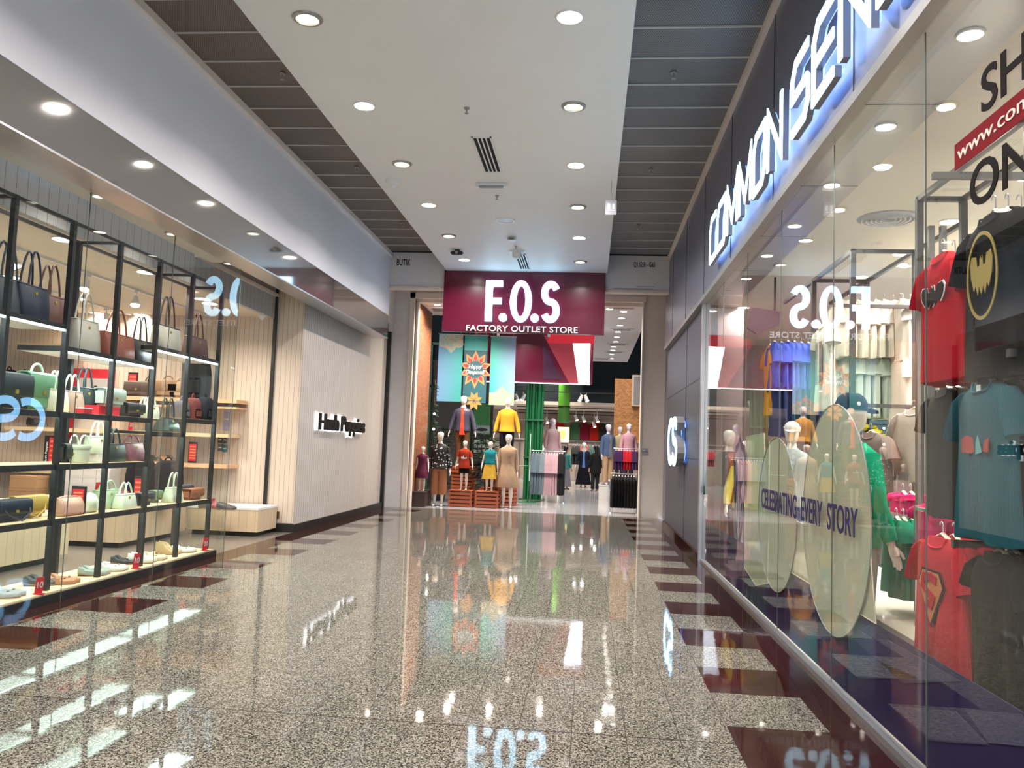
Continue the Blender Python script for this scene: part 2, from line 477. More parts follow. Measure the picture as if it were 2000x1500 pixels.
        return s.add(vs, fs)

def make(name, mb, m, parent=None, smooth=False, world=False, bevel=0, sub=0, loc=None, rot=None):
    me = bpy.data.meshes.new(name)
    if isinstance(mb, bpy.types.Mesh):
        me = mb
    else:
        off = Vector(parent.location) if (world and parent is not None) else None
        vs = [tuple(Vector(p) - off) for p in mb.v] if off is not None else mb.v
        me.from_pydata(vs, [], mb.f)
        bm = bmesh.new(); bm.from_mesh(me)
        bmesh.ops.recalc_face_normals(bm, faces=bm.faces)
        if bevel:
            es = [e for e in bm.edges if len(e.link_faces) == 2 and e.calc_face_angle(0) > 0.6]
            bmesh.ops.bevel(bm, geom=es, offset=bevel, segments=2, affect='EDGES', clamp_overlap=True)
        bm.to_mesh(me); bm.free()
    me.materials.clear(); me.materials.append(m)
    if smooth:
        for p in me.polygons: p.use_smooth = True
        try: me.set_sharp_from_angle(angle=math.radians(50))
        except Exception: pass
    o = bpy.data.objects.new(name, me)
    C.objects.link(o)
    if parent is not None: o.parent = parent
    if loc is not None: o.location = loc
    if rot is not None: o.rotation_euler = rot
    if sub:
        md = o.modifiers.new('sub', 'SUBSURF'); md.levels = sub; md.render_levels = sub
    return o

def tag(o, label, cat, group=None, kind=None):
    o['label'] = label; o['category'] = cat
    if group: o['group'] = group
    if kind: o['kind'] = kind
    return o

def thing(name, label, cat, loc=(0, 0, 0), rz=0, group=None):
    o = bpy.data.objects.new(name, None)
    o.empty_display_size = 0.1
    C.objects.link(o)
    o.location = loc; o.rotation_euler = (0, 0, rz)
    return tag(o, label, cat, group)

def struct(name, mb, m, smooth=False, bevel=0):
    o = make(name, mb, m, smooth=smooth, bevel=bevel)
    o['kind'] = 'structure'
    return o

_kids = {}
def dup(root, loc, rz=None, label=None, group=None):
    r = root.copy(); C.objects.link(r)
    r.location = loc
    if rz is not None: r.rotation_euler = (0, 0, rz)
    if label: r['label'] = label
    if group: r['group'] = group
    def rec(src, dst):
        for ch in list(src.children):
            c = ch.copy(); C.objects.link(c); c.parent = dst
            rec(ch, c)
    rec(root, r)
    return r

_txt = {}
def text_mesh(s, size=1.0, depth=0.01, offset=0.0, sx=1.0, spacing=1.0, shear=0.0, align='LEFT'):
    k = (s, size, depth, offset, sx, spacing, shear, align)
    if k in _txt: return _txt[k]
    cu = bpy.data.curves.new('t', 'FONT')
    cu.body = s; cu.size = size; cu.extrude = depth / 2; cu.offset = offset; cu.space_character = spacing; cu.shear = shear
    cu.align_x = align; cu.resolution_u = 4
    o = bpy.data.objects.new('t', cu); C.objects.link(o)
    dg = bpy.context.evaluated_depsgraph_get()
    me = bpy.data.meshes.new_from_object(o.evaluated_get(dg))
    bpy.data.objects.remove(o)
    for v in me.vertices: v.co.x *= sx
    _txt[k] = me
    return me

def text(name, s, m, parent, o, u, v, size, width=None, depth=0.01, offset=0.0, spacing=1.0, shear=0.0):
    """text starting at world point o, running along u, up v; scaled to width if given; size = cap height"""
    me = text_mesh(s, 1.0, 0.02, offset, 1.0, spacing, shear).copy()
    xs = [p.co.x for p in me.vertices]; ys = [p.co.y for p in me.vertices]
    x0, x1 = min(xs), max(xs); y0 = 0.0; h = 0.70
    sy = size / h; sxx = (width / (x1 - x0)) if width else sy
    u, v, o = Vector(u).normalized(), Vector(v).normalized(), Vector(o)
    w = u.cross(v).normalized()
    off = Vector(parent.location) if parent is not None else Vector((0, 0, 0))
    for p in me.vertices:
        q = p.co.copy()
        p.co = o + u * ((q.x - x0) * sxx) + v * ((q.y - y0) * sy) + w * (q.z / 0.02 * depth) - off
    me.materials.clear(); me.materials.append(m)
    ob = bpy.data.objects.new(name, me); C.objects.link(ob)
    if parent is not None: ob.parent = parent
    return ob

def circ(cx, cy, rx, ry=None, n=28, a0=0, a1=2 * PI, end=False):
    ry = ry or rx
    m = n + 1 if end else n
    return [(cx + rx * math.cos(a0 + (a1 - a0) * i / n), cy + ry * math.sin(a0 + (a1 - a0) * i / n)) for i in range(m)]
# ------------------------------------------------------------------ the setting
NY = -6.0
def B(*a): return MB().box(*a)

struct('floor', B(-4.72, NY, -0.12, 1.64, 19.45, 0), M['granite'])
struct('floor', B(-13, NY, -0.12, -4.72, 13.2, -0.001), M['shop_floor'])
struct('floor', B(1.64, NY, -0.12, 9.0, 17, -0.001), M['white_lam'])
struct('floor', B(-9, 19.45, -0.12, 6, 44, 0.0), M['store_floor'])
# lowered white panel between two perforated strips
struct('ceiling', B(-3.05, NY, 5.13, 0.285, 17.0, 5.6), M['white_paint'])
struct('ceiling', B(-4.30, NY, 5.5, -3.05, 16.75, 5.6), M['perf_l'])
struct('ceiling', B(0.285, NY, 5.5, 1.60, 16.75, 5.6), M['perf_r'])
struct('ceiling', B(-4.30, 16.75, 5.53, 1.60, 17.05, 5.6), M['dark_void'])
struct('ceiling', B(-9, 17.2, 5.3, 3, 19.3, 5.4), M['white_paint'])
r = MB(); q = MB()
yy = 7.62 - 0.614 * 20
while yy < 16.7:
    if yy > NY:
        r.box(-4.30, yy - 0.008, 5.488, -3.05, yy + 0.008, 5.50)
        q.box(0.285, yy - 0.01, 5.486, 1.55, yy + 0.01, 5.50)
    yy += 0.614
struct('trim_1', r, M['rib']); struct('trim_2', q, M['rib'])
struct('trim_3', MB().box(-4.30, NY, 5.42, -4.22, 17, 5.5), M['bulk_paint'])
# left fascia and the polished panel under it
struct('wall_left', B(-4.60, NY, 4.18, -4.28, 17.05, 5.52), M['fascia_paint'])
struct('wall_left', B(-4.60, NY, 3.705, -4.283, 17.05, 4.18), M['mirror_panel'])
struct('trim_4', B(-4.60, NY, 3.69, -4.272, 17.05, 3.708), M['steel'])
# bulkhead at the end of the passage
struct('wall_back', B(-4.60, 17.02, 4.80, 1.62, 17.2, 5.53), M['bulk_paint'])
struct('trim_5', B(-4.60, 16.98, 4.755, 1.62, 17.22, 4.80), M['cream_paint'])
# wall with the shop entrance
struct('wall_back', MB().box(-5.2, 19.3, 0, -4.20, 19.55, 5.3), M['bulk_paint'])
struct('wall_back', MB().box(1.20, 19.3, 0, 1.90, 19.55, 5.3), M['cream_paint'])
struct('wall_back', MB().box(-4.20, 19.3, 4.97, 1.20, 19.55, 5.3), M['bulk_paint'])
struct('trim_6', MB().box(-4.32, 19.22, 0, -4.20, 19.6, 5.09).box(-4.32, 19.22, 4.96, 1.24, 19.6, 5.09).box(1.17, 19.24, 0, 1.20, 19.6, 4.96), M['frame_paint'])
struct('trim_7', MB().box(-4.20, 19.36, 0, -4.14, 19.56, 4.90).box(-4.20, 19.36, 4.88, 1.17, 19.56, 4.96), M['frame_paint'])
# right: cladding, fascia
w = MB().box(1.62, 12.16, 0.0, 1.82, 17.66, 3.67)
struct('wall_right', w, M['clad_low'])
struct('wall_right', MB().box(1.55, NY, 3.72, 1.80, 17.66, 5.44), M['grey_clad'])
struct('wall_right', MB().box(1.72, 17.66, 0, 1.9, 19.3, 5.4), M['grey_clad'])
struct('trim_8', MB().box(1.535, NY, 3.655, 1.62, 17.66, 3.722), M['clad_lip'])
struct('trim_9', MB().box(1.50, NY, 5.43, 1.80, 17.66, 5.52), M['cream_paint'])
g = MB()
for yv in (3.4, 5.07, 7.3, 9.5, 11.7, 13.9, 16.1): g.box(1.545, yv, 3.72, 1.552, yv + 0.008, 5.44)
for zz in (1.42, 2.62): g.box(1.615, 12.2, zz, 1.622, 17.64, zz + 0.008)
for yv in (14.2,): g.box(1.615, yv, 0, 1.622, yv + 0.008, 3.66)
struct('trim_10', g, M['black_plinth'])
struct('baseboard_right', MB().box(1.575, 12.16, 0, 1.622, 17.66, 0.10), M['granite'])
struct('trim_11', MB().box(1.585, 12.02, 0.0, 1.70, 12.16, 3.66), M['steel'])
struct('trim_12', MB().box(1.60, NY, 0.0, 1.655, 12.03, 0.035), M['steel'])
struct('ceiling', MB().box(1.62, NY, 3.665, 2.07, 12.3, 3.80), M['soffit_metal'])
g = MB()
for yv in (3.50, 5.09, 6.66, 8.23, 9.8): g.box(1.62, yv, 3.6625, 2.07, yv + 0.006, 3.666)
struct('trim_13', g, M['black_plinth'])
# right shop
struct('ceiling', MB().box(2.07, NY, 3.70, 9.0, 16.9, 3.80), M['white_ceiling'])
struct('wall_right', MB().box(8.9, NY, 0, 9.0, 16.9, 3.8), M['white_lam'])
struct('wall_back', MB().box(1.82, 16.8, 0, 9.0, 16.95, 3.8), M['pink_wall'])
struct('wall_right', MB().box(1.82, 12.5, 0, 2.25, 16.8, 3.7), M['pink_wall'])
# window panes of the right shop: each its own sheet of glass
EY = [12.02, 10.46, 8.90, 7.33, 5.76, 4.205, 2.64, 1.08, -0.5, -2.1]
for i in range(len(EY) - 1):
    o = struct('window_%d' % (i + 1), MB().box(1.63, EY[i + 1] + 0.005, 0.035, 1.634, EY[i] - 0.005, 3.665), M['glass'])
    e = make('pane_edge', MB().box(1.629, EY[i] - 0.004, 0.035, 1.635, EY[i] + 0.002, 3.66), M['glass_edge'], parent=o)
# left shop
struct('ceiling', MB().box(-4.98, NY, 3.77, -4.45, 10.3, 3.85), M['white_ceiling'])
struct('wall_left', MB().box(-4.60, NY, 3.70, -4.55, 10.3, 3.85), M['boards_y2'])
struct('wall_left', MB().box(-5.30, NY, 3.48, -5.22, 13.2, 4.3), M['boards_y2'])
struct('trim_14', MB().box(-5.22, 10.3, 3.84, -5.17, 13.2, 3.89), M['cream_paint'])
struct('ceiling', MB().box(-13, NY, 3.50, -5.30, 13.2, 3.6), M['shop_ceiling'])
struct('ceiling', MB().box(-5.25, 10.3, 4.28, -4.5, 13.3, 4.32), M['cream_paint'])
struct('wall_back', MB().box(-13, 13.2, 0, -5.20, 13.35, 4.3), M['boards_x'])
struct('wall_left', MB().box(-13.1, NY, 0, -13, 13.3, 3.6), M['boards_y2'])
struct('wall_left', MB().box(-5.20, 13.2, 0.14, -4.735, 13.22, 4.3), M['boards_x'])
struct('wall_left', MB().box(-5.15, 13.221, 0.10, -4.73, 17.9, 4.3), M['boards_y'])
struct('wall_left', MB().box(-5.15, 17.9, 0.10, -4.76, 19.0, 4.3), M['boards_y'])
struct('wall_left', MB().box(-5.15, 17.0, 4.3, -4.70, 19.3, 5.35), M['bulk_paint'])
struct('baseboard_left', MB().box(-5.2, 13.17, 0, -4.70, 18.98, 0.125), M['black_plinth'])
struct('trim_15', MB().box(-5.235, 13.15, 0, -5.185, 13.2, 4.25), M['black_plinth'])
struct('trim_16', MB().box(-4.80, 18.95, 0, -4.68, 19.05, 4.1), M['black_plinth'])
struct('wall_left', MB().box(-5.0, 19.02, 0, -4.72, 19.3, 5.3), M['bulk_paint'])
# panes of the left shop
LY = [10.30, 8.62, 7.06, 5.5, 3.9, 2.3, 0.7, -1.0]
def gx(y): return -4.60 + max(0.0, y - 8.62) * 0.0140
for i in range(len(LY) - 1):
    y0, y1 = LY[i + 1] + 0.004, LY[i] - 0.004
    p = [(gx(y0), y0), (gx(y1), y1), (gx(y1) - 0.004, y1), (gx(y0) - 0.004, y0)]
    o = struct('window_%d' % (i + 20), MB().prism(p, (0, 0, 0.0), (1, 0, 0), (0, 1, 0), (0, 0, 3.77)), M['glass'])
    make('pane_edge', MB().box(gx(y1) - 0.006, y1, 0.0, gx(y1) + 0.001, y1 + 0.004, 3.76), M['glass_edge'], parent=o)
# the pane that closes the short end of the display
struct('window_30', MB().box(-5.3, 10.30, 0, -4.57, 10.312, 3.77), M['glass'])

# fashion store at the end
struct('ceiling', MB().box(-3.35, 19.6, 4.90, 1.39, 31.8, 5.05), M['white_paint'])
struct('ceiling', MB().box(-4.6, 19.6, 4.93, -3.35, 21.6, 5.05), M['white_paint'])
struct('ceiling', MB().box(-9, 19.6, 7.0, 6, 42.5, 7.1), M['dark_void'])
struct('wall_left', MB().box(-4.55, 19.6, 0, -4.18, 21.3, 4.93), M['osb_dark'])
struct('wall_left', MB().box(-9.1, 19.6, 0, -9.0, 42.5, 7), M['taupe_wall'])
struct('wall_right', MB().box(5.9, 19.6, 0, 6.0, 42.5, 7), M['dark_wall'])
struct('wall_back', MB().box(-9, 42.3, 0, 6, 42.5, 3.5), M['store_wall'])
struct('wall_back', MB().box(-9, 36.0, 3.55, 6, 36.2, 7), M['dark_wall'])
struct('ceiling', MB().box(-9, 36.0, 3.40, 6, 42.3, 3.55), M['cream_paint'])
struct('wall_left', MB().box(-9, 28.0, 0, -3.25, 28.2, 4.4), M['taupe_wall'])
struct('wall_left', MB().box(-9, 28.0, 4.4, -3.0, 28.2, 7), M['dark_wall'])
struct('wall_right', MB().box(0.80, 27.0, 1.78, 1.75, 27.1, 3.84), M['osb'])
struct('wall_right', MB().box(1.75, 19.6, 0, 1.9, 27.0, 4.9), M['dark_wall'])
# ------------------------------------------------------------------ lamps of the passage
def downlight(x, y, z, kind, label, group, power=0, col=(1, 0.94, 0.89), r=0.115, src={}):
    k = (kind, r)
    if k in src:
        t = dup(src[k], (x, y, z), label=label, group=group)
    else:
        t = thing('downlight', label, 'ceiling lamp', (x, y, z), 0, group)
        if kind == 'led':
            make('ring', MB().lathe([(r * 0.86, 0.001), (r * 0.86, -0.02), (r * 1.12, -0.012), (r * 1.15, 0.0)], n=28), M['lamp_ring'], t, smooth=True)
            make('lens', MB().lathe([(0.001, -0.006), (r * 0.87, -0.006), (r * 0.87, 0.0), (0.001, 0.0)], n=28), M['led_dots'], t)
            g = MB()
            for i in range(7):
                for j in range(7):
                    a, b = (i - 3) * r * 0.25, (j - 3) * r * 0.25
                    if a * a + b * b < (r * 0.72) ** 2: g.lathe([(0.001, -0.011), (r * 0.07, -0.009), (r * 0.09, -0.006)], (a, b, 0), 6)
            make('diode_cluster', g, M['led_mid'], t)
        else:
            make('ring', MB().lathe([(r * 0.92, 0.001), (r * 0.92, -0.012), (r * 1.06, -0.008), (r * 1.08, 0.0)], n=28), M['lamp_ring_white'], t, smooth=True)
            make('lens', MB().lathe([(0.001, -0.005), (r * 0.93, -0.005), (r * 0.93, 0.0), (0.001, 0.0)], n=28), M['led_white'] if kind == 'warm' else M['led_cool'], t)
        src[k] = t
    if power: lamp(x, y, z - 0.03, power, col)
    return t

ORD = ['nearest', 'second', 'third', 'fourth', 'fifth', 'sixth', 'seventh', 'eighth', 'ninth']
kl = ['led', 'warm', 'led', 'warm', 'led', 'warm']
kr = ['warm', 'led', 'warm', 'led', 'warm', 'led']
for i in range(6):
    y = 6.70 + 1.83 * i
    downlight(-2.52, y, 5.13, kl[i], '%s downlight of the left ceiling row, %s' % (ORD[i], 'grid lens in a dark ring' if kl[i] == 'led' else 'plain glowing lens'),
              'downlights in the lowered white ceiling', 30 if kl[i] == 'warm' else 18)
    downlight(-0.26, y + 0.03, 5.13, kr[i], '%s downlight of the right ceiling row, %s' % (ORD[i], 'grid lens in a dark ring' if kr[i] == 'led' else 'plain glowing lens'),
              'downlights in the lowered white ceiling', 30 if kr[i] == 'warm' else 18)
for i in range(5):      # the rows run on behind the camera
    lamp(-2.52, 4.87 - 1.83 * i, 5.08, 24); lamp(-0.26, 4.87 - 1.83 * i, 5.08, 24)
for i, (px, py) in enumerate([(1895, 68), (1735, 245), (1615, 365), (1545, 443), (1495, 498), (1452, 545)]):
    y = 4.23 + 1.2 * i
    downlight(1.86, y, 3.665, 'cool', '%s round downlight in the brushed metal soffit over the window' % ORD[i], 'downlights in the window soffit', 9, (1, 0.92, 0.8), r=0.065)

# ------------------------------------------------------------------ things on the white ceiling
def vent(x, y, w, l, n, label):
    t = thing('ceiling_vent', label, 'air vent', (x, y, 5.13), 0)
    make('frame', MB().box(-w / 2, -l / 2, -0.012, -w / 2 + 0.02, l / 2, 0).box(w / 2 - 0.02, -l / 2, -0.012, w / 2, l / 2, 0)
         .box(-w / 2, -l / 2, -0.012, w / 2, -l / 2 + 0.02, 0).box(-w / 2, l / 2 - 0.02, -0.012, w / 2, l / 2, 0), M['white_plastic'], t)
    make('backing', MB().box(-w / 2 + 0.02, -l / 2 + 0.02, -0.002, w / 2 - 0.02, l / 2 - 0.02, 0), M['dark_void'], t)
    for k in range(n):
        xx = -w / 2 + 0.02 + (w - 0.04) * (k + 1) / (n + 1)
        make('slat', MB().box(xx - 0.008, -l / 2 + 0.02, -0.012, xx + 0.008, l / 2 - 0.02, -0.002), M['white_plastic'], t)
vent(-1.36, 10.05, 0.24, 1.25, 3, 'long slotted air vent in the white ceiling, the larger one nearer the camera')
vent(-1.385, 15.95, 0.22, 1.3, 3, 'slotted air vent in the white ceiling just before the maroon sign')

def sprinkler(x, y, z, label, m, s=1.0):
    t = thing('sprinkler', label, 'fire sprinkler', (x, y, z), 0, 'ceiling sprinklers')
    make('base', MB().lathe([(0.001, 0.0), (0.04 * s, 0.0), (0.035 * s, -0.012 * s), (0.012 * s, -0.014 * s), (0.010 * s, -0.05 * s), (0.001, -0.05 * s)], n=14), m, t, smooth=True)
    make('deflector', MB().lathe([(0.001, -0.07 * s), (0.026 * s, -0.07 * s), (0.026 * s, -0.075 * s), (0.001, -0.078 * s)], n=12).box(-0.014 * s, -0.003, -0.072 * s, -0.010 * s, 0.003, -0.045 * s).box(0.010 * s, -0.003, -0.072 * s, 0.014 * s, 0.003, -0.045 * s), m, t)
sprinkler(-1.41, 8.6, 5.13, 'small dark sprinkler in the white ceiling, nearest the camera', M['lamp_ring'], 0.85)
sprinkler(-1.42, 11.7, 5.13, 'small dark sprinkler in the white ceiling behind the light bar', M['lamp_ring'], 0.85)
sprinkler(-1.41, 14.7, 5.13, 'small sprinkler in the white ceiling just before the rounded detector', M['lamp_ring'], 0.85)
for (px, py, w) in ((552, 144, 'left strip, nearest the camera'), (697, 327, 'left strip, middle one'), (1316, 142, 'right strip, nearest the camera'), (1272, 331, 'right strip, middle one'), (1247, 440, 'right strip, farthest one'), (787, 436, 'left strip, farthest one')):
    p = at(px, py, Z=5.49)
    sprinkler(p.x, p.y, 5.49, 'tiny dark sprinkler on the perforated %s' % w, M['lamp_ring'], 0.9)
t = thing('emergency_light', 'slim white emergency light bar on the white ceiling behind the long vent', 'emergency light', (-1.44, 11.15, 5.13))
make('body', MB().box(-0.22, -0.04, -0.055, 0.22, 0.04, 0), M['white_plastic'], t, bevel=0.01)
make('cover', MB().box(-0.18, -0.045, -0.06, 0.18, 0.045, -0.03), M['clear_plastic'], t, bevel=0.012)
t = thing('ceiling_speaker', 'round white speaker grille in the middle of the white ceiling', 'speaker', (-1.43, 13.0, 5.13))
make('rim', MB().lathe([(0.001, 0), (0.16, 0), (0.155, -0.015), (0.12, -0.016), (0.115, -0.008), (0.001, -0.008)], n=28), M['white_plastic'], t, smooth=True)
make('grille', MB().lathe([(0.001, -0.012), (0.112, -0.012), (0.112, -0.008), (0.001, -0.008)], n=28), M['clear_plastic'], t)
t = thing('motion_sensor', 'small boxy white sensor on the white ceiling beyond the round speaker', 'sensor', (-1.43, 14.1, 5.13))
make('housing', MB().box(-0.08, -0.06, -0.06, 0.08, 0.06, 0), M['white_plastic'], t, bevel=0.015)
make('lens', MB().box(-0.05, -0.075, -0.05, 0.05, -0.055, -0.015), M['clear_plastic'], t, bevel=0.01)
t = thing('smoke_detector', 'rounded white detector hanging from the ceiling before the small vent', 'smoke detector', (-1.42, 15.1, 5.13))
make('base', MB().lathe([(0.001, 0), (0.17, 0), (0.15, -0.02), (0.08, -0.03), (0.001, -0.03)], n=20), M['white_plastic'], t, smooth=True)
make('dome', MB().lathe([(0.085, -0.03), (0.085, -0.1), (0.06, -0.13), (0.001, -0.14)], n=20), M['white_plastic'], t, smooth=True)
t = thing('smoke_detector', 'white cone shaped beacon on the left edge of the white ceiling', 'smoke detector', (-2.8, 11.05, 5.13))
make('base', MB().lathe([(0.001, 0), (0.11, 0), (0.11, -0.02), (0.05, -0.07), (0.001, -0.07)], n=18), M['white_plastic'], t, smooth=True)
make('stem', MB().lathe([(0.035, -0.07), (0.03, -0.12), (0.001, -0.13)], n=12), M['white_plastic'], t, smooth=True)
t = thing('ceiling_camera', 'black camera on the white ceiling left of the round detector', 'security camera', (-2.54, 15.05, 5.13))
make('mount', MB().lathe([(0.001, 0), (0.05, 0), (0.05, -0.03), (0.001, -0.03)], n=12), M['black_plastic'], t)
make('housing', MB().box(-0.12, -0.05, -0.09, 0.12, 0.05, -0.03), M['black_plastic'], t, bevel=0.02)
make('lens', MB().lathe([(0.001, -0.02), (0.03, -0.02), (0.03, 0.0), (0.001, 0.0)], (0.0, -0.05, -0.06), 12, 'y'), M['lamp_ring'], t)
t = thing('hanging_sign', 'small clear square pictogram sign hanging at the right ceiling edge', 'sign', (0.21, 11.0, 4.66))
make('panel', MB().box(-0.075, -0.006, 0, 0.075, 0.006, 0.2), M['clear_plastic'], t)
make('pictogram', MB().box(-0.045, -0.010, 0.05, -0.012, -0.006, 0.15).box(0.0, -0.010, 0.05, 0.05, -0.006, 0.065).box(0.02, -0.010, 0.08, 0.045, -0.006, 0.15), M['white_ink'], t)
make('rod', MB().tube([(0, 0, 0.2), (0, 0, 0.47)], 0.004, 6), M['steel'], t)

# ------------------------------------------------------------------ maroon sign
t = thing('store_sign', 'large maroon store sign with glowing white letters hanging under the ceiling end', 'sign', (-1.42, 16.92, 3.85))
make('board', MB().box(-3.095, 16.88, 3.85, 0.25, 17.0, 5.14), M['maroon'], t, world=True, bevel=0.004)
UX, UZ = (1, 0, 0), (0, 0, 1)
YF, YB = 16.87, (0, -0.05, 0)
def sletter(mb, m=None): make('letter', mb, m or M['sign_face'], t, world=True)
x0, z0, H = -2.205, 4.075, 0.855
sletter(MB().prism([(0, 0), (0.145, 0), (0.145, 0.365), (0.335, 0.365), (0.335, 0.49), (0.145, 0.49), (0.145, 0.725), (0.35, 0.725), (0.35, H), (0, H)], (x0, YF, z0), UX, UZ, YB))
def ring(cx, cz, rx, rz, ix, iz, o, u, v, w, n=40):
    mb = MB(); a = circ(cx, cz, rx, rz, n); b = circ(cx, cz, ix, iz, n)
    o, u, v, w = Vector(o), Vector(u), Vector(v), Vector(w)
    P = lambda q, k: o + u * q[0] + v * q[1] + w * k
    vs = [P(q, 0) for q in a] + [P(q, 0) for q in b] + [P(q, 1) for q in a] + [P(q, 1) for q in b]
    fs = []
    for i in range(n):
        j = (i + 1) % n
        fs += [(i, j, n + j, n + i), (2 * n + i, 3 * n + i, 3 * n + j, 2 * n + j), (i, 2 * n + i, 2 * n + j, j), (n + i, n + j, 3 * n + j, 3 * n + i)]
    return mb.add(vs, fs)
sletter(ring(0.735, H / 2, 0.225, H / 2 + 0.01, 0.095, H / 2 - 0.11, (x0, YF, z0), UX, UZ, YB))
def dotm(cx, cz, rr, o, u, v, w): return MB().prism(circ(cx, cz, rr, n=24), o, u, v, w)
sletter(dotm(0.375, 0.085, 0.085, (x0, YF, z0), UX, UZ, YB), M['sign_dot'])
sletter(dotm(1.03, 0.085, 0.085, (x0, YF, z0), UX, UZ, YB), M['sign_dot'])
def s_path(cx, cz, w, h):
    a = w / 2; p = []
    r1, r2 = h * 0.25, h * 0.25
    for i in range(13):
        th = math.radians(25 + (270 - 25) * i / 12)
        p.append((cx + a * math.cos(th), cz + h / 2 - r1 + r1 * math.sin(th)))
    for i in range(1, 14):
        th = math.radians(90 - (90 + 155) * i / 13)
        p.append((cx + a * math.cos(th), cz - h / 2 + r2 + r2 * math.sin(th)))
    return p
sletter(MB().stroke(s_path(1.345, H / 2, 0.255, H - 0.12), 0.135, (x0, YF, z0), UX, UZ, YB))
text('letter_row', 'FACTORY OUTLET STORE', M['silver_letters'], t, (-2.585, 16.855, 3.872), UX, UZ, 0.12, 2.30, 0.03, 0.012, 1.06)
for bx in (-1.95, -0.9): make('bracket', MB().box(bx, 16.95, 3.80, bx + 0.05, 17.0, 3.85), M['steel'], t, world=True)

# lettering on the bulkhead and small things there
t = thing('bulkhead_lettering', 'dark letters BUTIK on the grey bulkhead left of the maroon sign', 'sign', (-4.15, 17.0, 5.26))
text('letter_row', 'BUTIK', M['black_vinyl'], t, (-4.15, 17.018, 5.255), UX, UZ, 0.135, 0.29, 0.01, 0.01)
t = thing('bulkhead_lettering', 'dark unit numbers on the grey bulkhead right of the maroon sign', 'sign', (0.84, 17.0, 5.29))
text('letter_row', 'Q1,G58 - G65', M['black_vinyl'], t, (0.82, 17.018, 5.30), UX, UZ, 0.10, 0.44, 0.01, 0.01)
t = thing('bulkhead_lettering', 'two fine lines of small print low on the right bulkhead', 'sign', (0.4, 17.0, 4.84))
make('print_line', MB().box(0.90, 17.014, 4.877, 1.26, 17.02, 4.893), M['bulk_print'], t, world=True)
make('print_line', MB().box(0.42, 17.014, 4.832, 1.22, 17.02, 4.846), M['bulk_print'], t, world=True)
t = thing('fire_alarm_box', 'small dark red box on the left wall under the bulkhead corner', 'alarm', (-4.62, 17.6, 4.3))
make('box', MB().box(-0.08, -0.1, 0, 0.08, 0.1, 0.28), mat('dark_red_plastic', (0.16, 0.01, 0.015), 0.4), t, bevel=0.02)
make('sounder', MB().lathe([(0.001, 0), (0.05, 0), (0.05, 0.02), (0.001, 0.03)], (0.02, -0.1, 0.14), 12, 'y'), M['red'], t)

# ------------------------------------------------------------------ channel letters of the right fascia: read from far to near
LX = 1.44
def chan_letters():
    t = thing('illuminated_lettering', 'tall blue-white glowing channel letters on the grey fascia above the right window', 'sign', (1.5, 7.5, 3.9))
    U, V = (0, -1, 0), (0, 0, 1)           # along the wall towards the camera, up
    h, w = 0.50, 0.072
    c = 0.10
    def Cc(L): return [[(L, h), (c, h), (0, h - c * 1.3), (0, 0), (L - 0.0, 0)]]
    def Oo(L): return [[(0.0, 0.0), (0.0, h - c * 1.2), (c, h), (L, h), (L, c), (L - c, 0), (-0.03, 0)]]
    def Mm(L): return [[(0, 0), (0, h), (L / 2, 0.10), (L, h), (L, 0)]]
    def Nn(L): return [[(0, 0), (0, h), (L, 0.0), (L, h)]]
    def Ss(L): return [[(L, h), (c, h), (0, h - c), (0, h * 0.52), (L - c * 0.4, h * 0.52), (L, h * 0.45), (L, c), (L - c, 0), (0, 0)]]
    def Ee(L): return [[(L, h), (c, h), (0, h - c), (0, c), (0, 0), (L, 0)], [(0, h * 0.5), (L, h * 0.5)]]
    seq = [(Cc, 10.42, 9.94), (Oo, 9.82, 9.26), (Mm, 9.12, 8.52), (Mm, 8.38, 7.80), (Oo, 7.66, 7.18), (Nn, 7.04, 6.55),
           (Ss, 6.20, 5.74), (Ee, 5.60, 5.14), (Nn, 5.00, 4.50), (Ss, 4.36, 3.90), (Ee, 3.78, 3.34)]
    for fn, ya, yb in seq:
        face, side, back = MB(), MB(), MB()
        for path in fn(ya - yb):
            o = (LX, ya, 3.90)
            face.stroke(path, w, (LX, ya, 3.90), U, V, (0.012, 0, 0))
            side.stroke(path, w * 1.04, (LX + 0.012, ya, 3.90), U, V, (0.045, 0, 0))
            back.stroke(path, w * 0.45, (LX + 0.062, ya, 3.90), U, V, (0.012, 0, 0))
        L = make('letter', face, M['sign_face'], t, world=True)
        for nm, mb, m in (('return', side, M['letter_side']), ('halo_light', back, M['halo'])):
            o = make(nm, mb, m, t, world=True); o.parent = L
    return t
chan_letters()
for yy_, ll in ((9.4, 2.2), (7.4, 1.6), (5.9, 1.4), (4.4, 1.6), (2.9, 1.2)):
    l_ = lamp(1.505, yy_, 4.13, 2.1 * ll, (0.30, 0.50, 1.0), 0.42, 180, ll, 'RECTANGLE'); l_.rotation_euler = (0, math.radians(-90), 0)
# round double-C logo further along the same wall
t = thing('illuminated_logo', 'glowing blue-white double ring logo on the grey wall beyond the right window', 'sign', (1.55, 15.2, 1.3))
U, V = (0, -1, 0), (0, 0, 1)
lm, ls, lb = MB(), MB(), MB()
C1 = circ(0.46, 0.41, 0.44, 0.345, 28, math.radians(62), math.radians(298), True)
for pth in (C1, s_path(1.08, 0.41, 0.62, 0.69)):
    lm.stroke(pth, 0.15, (1.44, 15.36, 1.29), U, V, (0.012, 0, 0))
    ls.stroke(pth, 0.155, (1.452, 15.36, 1.29), U, V, (0.13, 0, 0))
    lb.stroke(pth, 0.05, (1.59, 15.36, 1.29), U, V, (0.01, 0, 0))
make('logo_face', lm, M['logo_face'], t, world=True)
make('logo_return', ls, M['letter_side'], t, world=True)
make('halo_light', lb, M['halo'], t, world=True)
